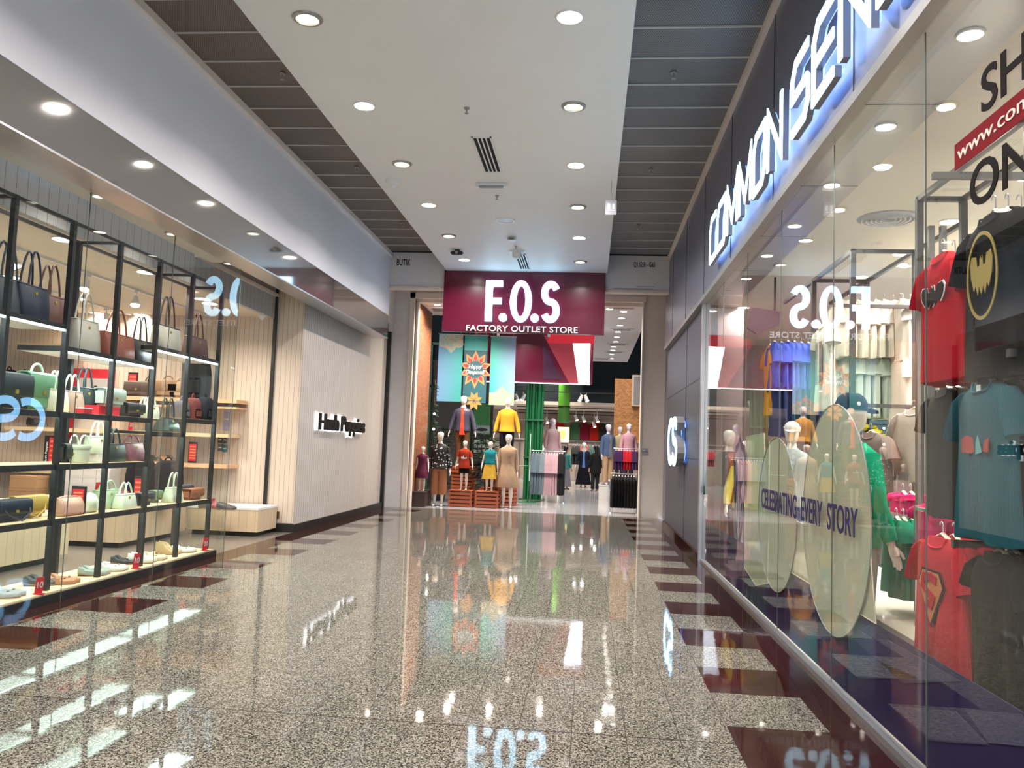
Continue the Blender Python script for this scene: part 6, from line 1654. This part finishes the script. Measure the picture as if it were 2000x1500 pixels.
plant(-3.95, 22.3, 2.1, 110, 1, 'leafy dark plant behind the floral blouse mannequin', 'leafy plants among the mannequins', 0.7)
plant(-2.62, 21.2, 1.75, 120, 2, 'leafy dark plant between the two crates', 'leafy plants among the mannequins', 0.55)
plant(-2.75, 23.2, 2.0, 100, 3, 'taller dark plant behind the row of crates', 'leafy plants among the mannequins', 0.7)
t = thing('hanging_vine', 'narrow dark vine with small lights along the left store wall', 'plant', (-4.05, 21.5, 0))
make('stem', MB().tube([(-4.06, 21.5, 0), (-4.05, 21.52, 1.6), (-4.06, 21.5, 3.2)], 0.012, 5), M['trunk'], t, world=True)
lv = MB(); r = random.Random(5)
for i in range(160):
    z = 0.4 + 2.7 * r.random(); a = 6.28 * r.random(); o = Vector((-4.05, 21.5, z)); d = Vector((math.cos(a), math.sin(a), -0.2)); s = Vector((-math.sin(a), math.cos(a), 0.3)) * 0.03
    lv.add([o, o + d * 0.06 - s, o + d * 0.13, o + d * 0.06 + s], [(0, 1, 2, 3)])
make('leaves', lv, M['leaf'], t, world=True)
for z in (1.9, 2.3): make('glow_light', MB().ell((-4.03, 21.38, z), 0.03, 0.03, 0.03, 10, 6), M['led_cool'], t, world=True)

# green pillar of pipes
t = thing('pipe_pillar', 'glossy green pillar of bundled pipes in the middle of the store', 'pillar', (-1.35, 24.4, 0))
x0, x1 = at(1024, 900, Y=24.4).x, at(1058, 900, Y=24.4).x
for i in range(6):
    xx = x0 + (x1 - x0) * (i + 0.5) / 6
    make('pipe', MB().tube([(xx, 24.4 + 0.08 * (i % 2), 0.02), (xx, 24.4 + 0.08 * (i % 2), 4.9)], (x1 - x0) / 10, 12), M['green_paint'], t, world=True, smooth=True)
for z in (1.2, 2.3, 3.5, 4.4): make('clamp', MB().box(x0 - 0.02, 24.30, z, x1 + 0.02, 24.56, z + 0.05), M['green_paint'], t, world=True)
make('base_plate', MB().box(x0 - 0.12, 24.2, 0, x1 + 0.12, 24.7, 0.02), M['green_paint'], t, world=True)
t = thing('green_stand', 'thin green upright with a white tube light beside the green pillar', 'stand', (-1.75, 23.0, 0))
xx = at(1033, 900, Y=23.0).x
make('post', MB().tube([(xx, 23, 0), (xx, 23, 2.0)], 0.02, 8), M['green_paint'], t, world=True)
make('tube_light', MB().tube([(xx + 0.03, 22.96, 0.6), (xx + 0.03, 22.96, 1.9)], 0.010, 8), M['white_plastic'], t, world=True)
make('arm', MB().tube([(xx - 0.4, 23, 1.0), (xx, 23, 1.0)], 0.015, 6), M['green_paint'], t, world=True)
make('foot', MB().box(xx - 0.25, 22.85, 0, xx + 0.25, 23.15, 0.015), M['green_paint'], t, world=True)

# banners
def lerp_mat(name, c0, c1, x0, x1):
    m, nt, b = nodemat(name); h = NT(nt); vec, (x, y, z) = coords(nt)
    f = h.m('DIVIDE', h.m('SUBTRACT', x, x0), x1 - x0)
    f = h.m('MINIMUM', h.m('MAXIMUM', f, 0.0), 1.0)
    nt.links.new(h.mixc(f, c0, c1), b.inputs['Base Color']); b.inputs['Roughness'].default_value = 0.5
    return m
def orn_mat(name):
    m, nt, b = nodemat(name); h = NT(nt); vec, (x, y, z) = coords(nt)
    w = nt.nodes.new('ShaderNodeTexVoronoi'); w.inputs['Scale'].default_value = 9; w.feature = 'DISTANCE_TO_EDGE'
    nt.links.new(vec, w.inputs['Vector'])
    f = h.m('LESS_THAN', w.outputs['Distance'], 0.09)
    nt.links.new(h.mixc(f, (0.25, 0.42, 0.40), (0.60, 0.40, 0.22)), b.inputs['Base Color']); b.inputs['Roughness'].default_value = 0.5
    return m
ornm = orn_mat('gold_filigree')
tealm = lerp_mat('blue_to_teal', (0.16, 0.30, 0.50), (0.03, 0.30, 0.28), -0.3, 0.3)
tealm2 = lerp_mat('teal_to_blue', (0.04, 0.42, 0.36), (0.25, 0.38, 0.60), -0.3, 0.3)
darkteal = mat('petrol_banner', (0.015, 0.10, 0.13), 0.5)
def banner(cx, w, z0, z1, Y, m, label):
    k = 22.4 / 21.0
    t = thing('hanging_banner', label, 'banner', (cx * k, Y * k, 1.5 + (z0 - 1.5) * k), 0, 'festive banners under the store sign')
    make('cloth', MB().box(-w / 2, -0.006, 0, w / 2, 0.006, z1 - z0), m, t)
    make('top_rod', MB().tube([(-w / 2 - 0.02, 0, z1 - z0), (w / 2 + 0.02, 0, z1 - z0)], 0.014, 8), M['steel'], t)
    for s in (-1, 1): make('cord', MB().tube([(s * w * 0.4, 0, z1 - z0), (s * w * 0.4, 0, (4.9 - 1.5 - (z0 - 1.5) * k) / k)], 0.004, 4), M['steel'], t)
    t.scale = (k, k, k)
    return t
H_ = 1.74
BY = 22.4; BK = BY / 21.0
H_ = 1.74
b1 = banner(-3.60, 0.63, 2.615, 4.355, 21.0, tealm, 'blue to teal banner with gold filigree at its top, leftmost of three')
make('filigree', MB().prism([(-0.31, H_), (0.31, H_), (0.31, H_ - 0.33), (0.14, H_ - 0.36), (0, H_ - 0.50), (-0.14, H_ - 0.36), (-0.31, H_ - 0.33)], (0, -0.007, 0), UX, UZ, (0, -0.003, 0)), ornm, b1)
b2 = banner(-2.95, 0.60, 2.60, 4.345, 21.05, darkteal, 'petrol banner with an orange flower and greeting, middle of three')
make('upper_field', MB().box(-0.30, -0.009, 1.35, 0.30, -0.006, 1.74), mat('bright_teal_field', (0.04, 0.36, 0.34), 0.5), b2)
def petal_ring(cx, cz, n, r0, r1, wd, m, off):
    g = MB()
    for i in range(n):
        a = 2 * PI * (i + 0.5) / n; d = Vector((math.cos(a), 1.15 * math.sin(a))); s = Vector((-d.y, d.x)).normalized() * wd
        p0 = Vector((cx, cz)) + d * r0; p1 = Vector((cx, cz)) + d * (r0 + r1) / 2; p2 = Vector((cx, cz)) + d * r1
        g.prism([tuple(p0), tuple(p1 - s), tuple(p2), tuple(p1 + s)], (0, -off, 0), UX, UZ, (0, -0.002, 0))
    return g
make('flower_outer', petal_ring(0, 0.86, 10, 0.10, 0.43, 0.085, None, 0.010), mat('orange_petals', (0.62, 0.27, 0.08), 0.5), b2)
make('flower_inner', petal_ring(0, 0.86, 10, 0.15, 0.34, 0.05, None, 0.013), mat('crimson_petals', (0.50, 0.035, 0.05), 0.5), b2)
make('flower_centre', MB().prism(circ(0, 0.86, 0.20, 0.22, 20), (0, -0.016, 0), UX, UZ, (0, -0.002, 0)), darkteal, b2)
make('small_flower', petal_ring(0, 0.05, 8, 0.02, 0.22, 0.05, None, 0.010), bpy.data.materials['orange_petals'], b2)
for s, z in (('Happy', 0.88), ('Deepavali', 0.74)):
    me = text_mesh(s, 1.0, 0.02, 0.01, 1.0, 1.0, 0.35).copy(); xs = [v.co.x for v in me.vertices]; a0, a1 = min(xs), max(xs); ww = 0.36 if s == 'Happy' else 0.50
    for v in me.vertices: c = v.co.copy(); v.co = (-ww / 2 + (c.x - a0) / (a1 - a0) * ww, -0.021 - c.z * 0.1, z + c.y * 0.16)
    make('greeting', me, M['white_ink'], b2)
b3 = banner(-2.24, 0.64, 2.56, 4.32, 21.0, tealm2, 'teal to lilac banner with gold filigree at its foot, rightmost of three')
make('filigree', MB().prism([(-0.32, 0), (0.32, 0), (0.32, 0.30), (0.14, 0.34), (0, 0.50), (-0.14, 0.34), (-0.32, 0.30)], (0, -0.007, 0), UX, UZ, (0, -0.003, 0)), ornm, b3)

# big screen panel
t = thing('video_wall', 'big maroon panel with a bright white slanted field hanging over the store', 'display panel', (-1.7, 24.0, 3.37))
make('panel', MB().box(-3.42, 24.0, 3.40, 0.06, 24.12, 5.0), M['maroon'], t, world=True)
def vw(pts, m, nm, off):
    pl = [(at(a, b, Y=24.0).x, at(a, b, Y=24.0).z) for a, b in pts]
    make(nm, MB().prism(pl, (0, 24.0 - off, 0), UX, UZ, (0, -0.004, 0)), m, t, world=True)
mred = mat('dusky_red_panel', (0.30, 0.035, 0.05), 0.4, emit=(0.45, 0.05, 0.08), es=0.15)
vw([(1062, 655), (1160, 655), (1148, 752), (1113, 751)], mred, 'red_field', 0.006)
vw([(1072, 648), (1162, 650), (1160, 672), (1070, 670)], mat('bright_red_panel', (0.6, 0.02, 0.04), 0.4, emit=(0.8, 0.03, 0.05), es=0.2), 'red_band', 0.012)
vw([(1119, 671), (1153, 671), (1151, 751), (1130, 750)], mat('white_screen', (0.9, 0.92, 1), 0.5, emit=(0.82, 0.88, 1.0), es=2.6), 'white_field', 0.014)
vw([(1061, 740), (1096, 741), (1072, 690), (1060, 668)], mat('dark_plum_panel', (0.06, 0.01, 0.05), 0.4), 'plum_field', 0.008)
make('light_strip', MB().box(-3.40, 23.96, 3.375, 0.0, 24.02, 3.40), M['halo_white'], t, world=True)
for x in (-3.2, -0.2): make('hanger_rod', MB().tube([(x, 24.06, 5.0), (x, 24.06, 5.02)], 0.02, 6), M['steel'], t, world=True)

# wall grille at the right and ceiling fittings of the store
t = thing('wall_grille', 'tall grey louvre box on the orange board panel at the right', 'air conditioner', (1.45, 26.9, 2.35))
a, b = at(1234, 793, Y=26.9), at(1250, 733, Y=26.9)
make('casing', MB().box(a.x, 26.8, a.z, b.x + 0.05, 27.0, b.z), M['cream_paint'], t, world=True)
make('louvre', MB().box(a.x + 0.04, 26.78, a.z + 0.06, b.x, 26.8, b.z - 0.06), M['letter_side'], t, world=True)
t = thing('ceiling_cassette', 'white cassette unit in the store ceiling at the left, behind the sign edge', 'air conditioner', (-3.7, 20.6, 4.88))
for i, (px, py) in enumerate(((1218, 601), (1215, 643), (1206, 672), (1200, 687), (1175, 700))):
    q = at(px, py, Z=4.9); first_v = thing('ceiling_grille', '%s long air grille in the white store ceiling, right side' % ORD[i], 'air vent', (q.x, q.y, 4.9), 0, 'air grilles in the store ceiling')
    make('frame', MB().box(-0.34, -0.14, -0.02, 0.34, 0.14, 0), M['white_plastic'], first_v)
    make('slot', MB().box(-0.24, -0.09, -0.026, 0.24, 0.09, -0.02), M['clear_plastic'], first_v)
bpy.data.objects['ceiling_cassette'].location = (-3.75, 20.4, 4.93)
make('frame', MB().box(-0.35, -0.3, -0.05, 0.35, 0.3, 0), M['white_plastic'], bpy.data.objects['ceiling_cassette'])
make('slot', MB().box(-0.25, -0.2, -0.06, 0.25, 0.2, -0.05), M['clear_plastic'], bpy.data.objects['ceiling_cassette'])
for i, (px, py) in enumerate(((1192, 592), (1218, 608), (1214, 621), (1211, 635), (1207, 648), (1205, 658), (1203, 667), (1199, 677), (1197, 684), (1195, 692), (1194, 700))):
    q = at(px, py, Z=4.9)
    downlight(q.x, max(19.85, q.y), 4.9, 'cool', 'small round light in the white store ceiling, %s from the entrance' % ['first', 'second', 'third', 'fourth', 'fifth', 'sixth', 'seventh', 'eighth', 'ninth', 'tenth', 'eleventh'][i], 'small lights in the white store ceiling', 12 if i % 2 == 0 else 0, (1, 0.93, 0.86), r=0.09)
for i, (px, py) in enumerate(((843, 584), (866, 587))):
    q = at(px, py, Z=4.93)
    downlight(max(-4.0, q.x), max(19.9, q.y), 4.93 if q.x < -3.35 else 4.9, 'cool', '%s small round light at the left end of the store ceiling' % ('left' if i == 0 else 'right'), 'small lights left of the sign', 14, (1, 0.85, 0.7), r=0.09)
for x, y, z, p in ((-3.2, 20.3, 4.8, 85), (-2.2, 20.3, 4.8, 85), (-1.0, 20.6, 4.8, 75), (0.6, 21.0, 4.8, 75), (-3.2, 21.0, 4.8, 60), (-2.0, 23.0, 4.8, 40), (0.6, 24.2, 4.8, 60), (-0.4, 28, 4.8, 80), (-0.6, 31.5, 4.8, 90),
                   (-2.6, 39, 3.3, 70), (-0.6, 39, 3.3, 70), (1.2, 39, 3.3, 60), (-4.5, 39, 3.3, 50), (-2, 34.5, 5.5, 120), (1.0, 33, 5.0, 80), (3.5, 30, 5, 50)):
    lamp(x, y, z, p * 0.58, (1, 0.88, 0.76), 0.12)

# racks of clothes inside the store
def rail_rack(cx, cy, L, z, label, rz=0, name='garment_rack'):
    t = thing(name, label, 'clothes rack', (cx, cy, 0), rz)
    for s in (-1, 1):
        make('upright', MB().tube([(s * L / 2, 0, 0.03), (s * L / 2, 0, z)], 0.014, 8), M['chrome'], t)
        make('foot', MB().box(s * L / 2 - 0.02, -0.28, 0, s * L / 2 + 0.02, 0.28, 0.03), M['chrome'], t)
    make('rail', MB().tube([(-L / 2, 0, z), (L / 2, 0, z)], 0.014, 8), M['chrome'], t)
    return t
def hang_row(x0, x1, y, zr, n, cols, w, h, lab, grp, sl=0.35, seed=60, d=0.10, rz=PI / 2, flare=1.05):
    """garments side by side on a rail along x, edge-on to the viewer like in a store"""
    protos = {}
    for i in range(n):
        c, cn = cols[min(len(cols) - 1, int(i * len(cols) / n))]
        x = x0 + (x1 - x0) * (i + 0.5) / n
        l = '%s %s, %s from the left' % (cn, lab, ['first', 'second', 'third', 'fourth', 'fifth', 'sixth', 'seventh', 'eighth', 'ninth', 'tenth', 'eleventh', 'twelfth', 'thirteenth', 'fourteenth'][i])
        loc = (x, y, zr - h - 0.065)
        if c in protos: dup(protos[c], loc, rz, l, grp)
        else:
            t = tee(w, h, c, l, grp, sl=sl, d=d, seed=seed + i, wood=False, flare=flare, name='hanging_garment', hook=0.10, sspread=0.2, cat='garment', collar=False); t.location = loc; t.rotation_euler = (0, 0, rz); protos[c] = t
q0, q1 = at(1038, 930, Y=23.6).x, at(1101, 930, Y=23.6).x
rail_rack((q0 + q1) / 2, 23.6, q1 - q0 + 0.05, 1.43, 'chrome rail beside the green pillar with blue and pink garments')
hang_row(q0, q1 - 0.02, 23.6, 1.43, 12, [((0.12, 0.17, 0.22), 'slate blue'), ((0.17, 0.22, 0.26), 'grey blue'), ((0.42, 0.27, 0.31), 'dusty pink'), ((0.45, 0.30, 0.34), 'rose'), ((0.02, 0.02, 0.022), 'black')], 0.42, 1.16, 'long garment on the rail by the green pillar', 'garments on the rail by the green pillar', sl=0.5, seed=61, d=0.12)
q0, q1 = at(1193, 950, Y=20.6).x, at(1243, 950, Y=20.6).x
t = rail_rack((q0 + q1) / 2, 20.6, q1 - q0 + 0.02, 0.95, 'low chrome rack of black items just inside the store, right', name='accessory_rack')
hang_row(q0 + 0.02, q1 - 0.02, 20.6, 0.95, 8, [((0.012, 0.012, 0.013), 'black'), ((0.02, 0.02, 0.02), 'soot black')], 0.34, 0.76, 'narrow item on the low rack at the right', 'black items on the low rack', sl=0.0, seed=70, d=0.085, flare=0.9)
q0, q1 = at(1198, 900, Y=24.6).x, at(1246, 900, Y=24.6).x
rail_rack((q0 + q1) / 2, 24.6, q1 - q0, 1.58, 'chrome rail with purple and red garments under the pink mannequin')
hang_row(q0 + 0.03, q1 - 0.03, 24.6, 1.58, 8, [((0.05, 0.02, 0.07), 'dark purple'), ((0.45, 0.02, 0.03), 'red'), ((0.06, 0.03, 0.08), 'aubergine')], 0.40, 0.55, 'top on the rail under the pink mannequin', 'tops under the pink mannequin', sl=0.3, seed=75)
t = thing('display_plinth', 'small white square plinth under the denim jacket mannequin', 'plinth', (0.62, 26.0, 0))
q = at(1186, 945, Y=26.0)
make('plinth_body', MB().box(q.x - 0.26, 25.72, 0, q.x + 0.26, 26.28, 0.42), M['white_lam'], t, world=True)
make('plinth_top', MB().box(q.x - 0.27, 25.71, 0.42, q.x + 0.27, 26.29, 0.455), M['white_lam'], t, world=True)
def table(cx, cy, w, d, h, label, m=None):
    t = thing('display_table', label, 'table', (cx, cy, 0))
    make('top', MB().box(-w / 2, -d / 2, h - 0.04, w / 2, d / 2, h), m or M['white_lam'], t)
    for sx in (-1, 1):
        for sy in (-1, 1): make('leg', MB().box(sx * (w / 2 - 0.03) - 0.02, sy * (d / 2 - 0.03) - 0.02, 0, sx * (w / 2 - 0.03) + 0.02, sy * (d / 2 - 0.03) + 0.02, h - 0.04), M['chrome'], t)
    return t
table(at(1078, 900, Y=25.2).x, 25.2, 0.5, 0.36, 0.60, 'small stand carrying the pink lilac mannequin')
table(at(1217, 900, Y=26.0).x, 26.0, 0.9, 1.5, 0.62, 'low white table carrying the yellow and pink mannequins')
# clothes on the back wall
t = thing('wall_rail', 'long pale shelf rail across the store back wall above the hanging tees', 'shelf', (-0.5, 42.2, 2.0))
make('board', MB().box(-4.0, 42.0, 1.92, 3.0, 42.28, 1.98), M['white_lam'], t, world=True)
make('rail', MB().tube([(-4, 41.9, 2.93), (3, 41.9, 2.93)], 0.02, 6), M['steel'], t, world=True)
for x in (-3.5, -2.0, -0.6, 0.3, 1.4): make('upright', MB().box(x, 42.2, 0, x + 0.06, 42.28, 2.7), M['steel'], t, world=True)
for i, (px, c, nm) in enumerate(((1067, (0.62, 0.62, 0.60), 'white'), (1073, (0.60, 0.16, 0.12), 'coral'), (1090, (0.62, 0.05, 0.06), 'bright red'), (1125, (0.08, 0.20, 0.11), 'bottle green'), (1141, (0.25, 0.02, 0.05), 'wine'), (1163, (0.52, 0.03, 0.02), 'scarlet'), (1176, (0.04, 0.05, 0.04), 'dark olive'))):
    q = at(px, 843, Y=41.9)
    s = tee(0.58, 0.86, c, '%s top hung on the store back wall' % nm, 'tops on the store back wall', seed=80 + i, d=0.08, wood=False, name='t_shirt'); s.location = (q.x, 41.9, 2.0)
t = thing('lightbox', 'bright yellow and orange light box among the tees on the back wall', 'light box', (-0.7, 42.0, 1.98))
a, b = at(1088, 864, Y=41.8), at(1113, 834, Y=41.8)
make('box', MB().box(a.x, 41.7, a.z, b.x, 41.85, b.z), M['white_lam'], t, world=True)
make('picture', MB().box(a.x + 0.03, 41.69, a.z + 0.03, b.x - 0.03, 41.7, b.z - 0.03), mat('lightbox_yellow', (0.9, 0.8, 0.4), 0.5, emit=(1, 0.78, 0.2), es=2.0), t, world=True)
make('circle', MB().prism(circ((a.x + b.x) / 2 - 0.05, (a.z + b.z) / 2, 0.17, 0.24, 20), (0, 41.68, 0), UX, UZ, (0, -0.004, 0)), mat('lightbox_orange', (0.9, 0.4, 0.2), 0.5, emit=(1, 0.40, 0.08), es=1.4), t, world=True)
# lower clothing blocks seen across the back of the store
hang_row(at(1040, 890, Y=40).x, at(1090, 890, Y=40).x, 40, 1.7, 9, [((0.35, 0.03, 0.05), 'crimson'), ((0.6, 0.58, 0.55), 'white'), ((0.03, 0.03, 0.03), 'black')], 0.45, 0.7, 'top low on the back rail, left part', 'tops low on the back rail, left', seed=90)
rail_rack(at(1065, 890, Y=40).x, 40, 2.0, 1.7, 'back rail of crimson, white and black tops')
hang_row(at(1116, 890, Y=40).x, at(1182, 890, Y=40).x, 40, 1.75, 12, [((0.03, 0.035, 0.035), 'black'), ((0.30, 0.05, 0.05), 'brick red'), ((0.05, 0.10, 0.10), 'petrol'), ((0.02, 0.02, 0.022), 'soot')], 0.45, 0.9, 'garment low on the back rail, right part', 'garments low on the back rail, right', seed=100)
rail_rack(at(1149, 890, Y=40).x, 40, 2.0, 1.75, 'back rail of dark garments behind the navy coat mannequin')
# left part of the store: green board, wall of small products
a, b = at(924, 828, Y=27.8), at(958, 790, Y=27.8)
t = thing('green_board', 'plain green board on the wall between the raised mannequins', 'board', (a.x, 27.8, a.z))
make('panel', MB().box(a.x, 27.75, a.z, b.x, 27.85, b.z), M['green_board'], t, world=True)
make('edge_frame', MB().box(a.x - 0.03, 27.76, a.z - 0.02, b.x + 0.03, 27.86, a.z), M['green_paint'], t, world=True)
t = thing('accessory_wall', 'dark product wall with a hand picture and rows of small white packs', 'display wall', (a.x, 27.9, 0.9))
make('panel', MB().box(a.x - 0.05, 27.86, 0.6, b.x + 0.1, 27.95, a.z), M['black_plastic'], t, world=True)
make('poster', MB().box(a.x + 0.02, 27.84, a.z - 0.32, b.x, 27.86, a.z - 0.02), mat('mint_poster', (0.50, 0.62, 0.55), 0.5), t, world=True)
make('poster_figure', MB().prism([(-0.18, 0), (-0.02, 0.05), (0.2, 0.02), (0.22, -0.04), (0.0, -0.07), (-0.15, -0.05)], ((a.x + b.x) / 2, 27.835, a.z - 0.17), UX, UZ, (0, -0.004, 0)), M['black_plastic'], t, world=True)
for r_ in range(3):
    for c_ in range(4):
        xx = a.x + 0.06 + c_ * 0.135; zz = a.z - 0.62 - r_ * 0.17
        make('small_pack', MB().box(xx, 27.82, zz, xx + 0.10, 27.86, zz + 0.11), M['paper'], t, world=True)
t = thing('metal_gate', 'thin green metal frame against the taupe wall at the left', 'frame', (-3.9, 27.9, 0))
x0, x1, x2 = at(842, 700, Y=27.8).x, at(922, 700, Y=27.8).x, at(941, 700, Y=27.8).x
for x in (x0, x1): make('post', MB().box(x - 0.05, 27.8, 0, x + 0.05, 27.9, 4.95), M['green_paint'], t, world=True)
make('crossbar', MB().box(x0, 27.8, 3.45, x1, 27.9, 3.52), M['green_paint'], t, world=True)
make('top_bar', MB().box(x0, 27.8, 4.90, x1, 27.9, 4.98), M['green_paint'], t, world=True)
# green duct and spotlight pairs under the dark ceiling
t = thing('green_duct', 'lime green round duct hanging at the back of the store', 'duct', (-0.7, 37, 2.3))
xa, xb = at(1090, 800, Y=35.0).x, at(1113, 800, Y=35.0).x
make('upper_section', MB().tube([((xa + xb) / 2, 35, 3.3), ((xa + xb) / 2, 35, 7.0)], (xb - xa) / 2, 24), M['green_light'], t, world=True, smooth=True)
make('lower_section', MB().tube([((xa + xb) / 2, 35, 2.62), ((xa + xb) / 2, 35, 3.27)], (xb - xa) / 2, 24), mat('moss_green_paint', (0.05, 0.17, 0.035), 0.4), t, world=True, smooth=True)
make('joint_band', MB().tube([((xa + xb) / 2, 35, 3.26), ((xa + xb) / 2, 35, 3.31)], (xb - xa) / 2 + 0.012, 24), M['black_metal'], t, world=True)
def wspot(px, py, Y, label, sg, ztop):
    q = at(px, py, Y=Y)
    t = thing('store_spotlight', label, 'spotlight', (q.x, Y, q.z), 0, 'white spotlights on the store tracks')
    make('stem', MB().tube([(0, 0, 0.12), (0, 0, ztop - q.z)], 0.015, 6), M['white_plastic'], t)
    make('lamp_head', MB().tube([(-0.05 * sg, 0.02, 0.13), (0.04 * sg, -0.05, -0.09)], [0.055, 0.075], 12), M['white_plastic'], t)
    make('lens', MB().tube([(0.04 * sg, -0.05, -0.09), (0.042 * sg, -0.052, -0.096)], 0.06, 12), M['led_cool'], t)
    return t
PZ = at(1010, 777, Y=30).z + 0.24
for px, py, Y, sg, l in ((1009, 777, 30.01, 1, 'left one of the pair left of the green pillar'), (1022, 777, 30.01, -1, 'right one of the pair left of the green pillar'), (1134, 779, 30.01, -1, 'left one of the pair right of the lime duct'), (1145, 779, 30.01, 1, 'right one of the pair right of the lime duct')):
    wspot(px, py, Y, 'white spotlight, ' + l, sg, PZ)
for px, py, Y, sg, l in ((1166, 820, 36.61, 1, 'bright tilted one left of the orange board panel'), (1160, 830, 37.01, 1, 'lower bright one left of the orange board panel'), (1125, 817, 36.61, 1, 'under the low ceiling, left of two'), (1140, 819, 36.61, 1, 'under the low ceiling, right of two'), (1068, 822, 36.61, 1, 'under the low ceiling by the green pillar')):
    wspot(px, py, Y, 'white spotlight, ' + l, sg, 3.31 if Y < 37 else 3.19)
for k, z in enumerate((3.30, 3.18, 3.06)):
    tr = thing('ceiling_track', 'dark lighting track under the low store ceiling, %s of three' % ('uppermost', 'middle', 'lowest')[k], 'lighting track', (-0.8, 36.6, z))
    make('rail', MB().box(-3.2, 36.58 + 0.4 * k, z, 1.6, 36.64 + 0.4 * k, z + 0.04), M['black_metal'], tr, world=True)
    make('hanger_rod', MB().tube([(-1.0, 36.6 + 0.4 * k, z + 0.04), (-1.0, 36.6 + 0.4 * k, 3.4)], 0.012, 5), M['black_metal'], tr, world=True)
tr = thing('ceiling_track', 'thin dark pipe across the store under the video wall', 'lighting track', (-1, 30, 3.3))
make('rail', MB().box(-3.4, 29.99, PZ, 1.7, 30.03, PZ + 0.03), M['black_metal'], tr, world=True)
make('end_cap', MB().box(1.7, 29.98, PZ - 0.01, 1.75, 30.05, PZ + 0.04), M['black_metal'], tr, world=True)
t = thing('wall_bracket', 'small grey cable bracket on the cream pillar at the right of the entrance', 'bracket', (1.3, 19.25, 1.4))
q = at(1259, 881, Y=19.28)
make('plate', MB().box(q.x - 0.05, 19.26, q.z - 0.08, q.x + 0.06, 19.3, q.z + 0.06), M['clear_plastic'], t, world=True)
make('hook', MB().tube([(q.x - 0.06, 19.25, q.z - 0.02), (q.x + 0.0, 19.22, q.z + 0.02), (q.x + 0.07, 19.25, q.z - 0.03)], 0.012, 6), M['steel'], t, world=True)
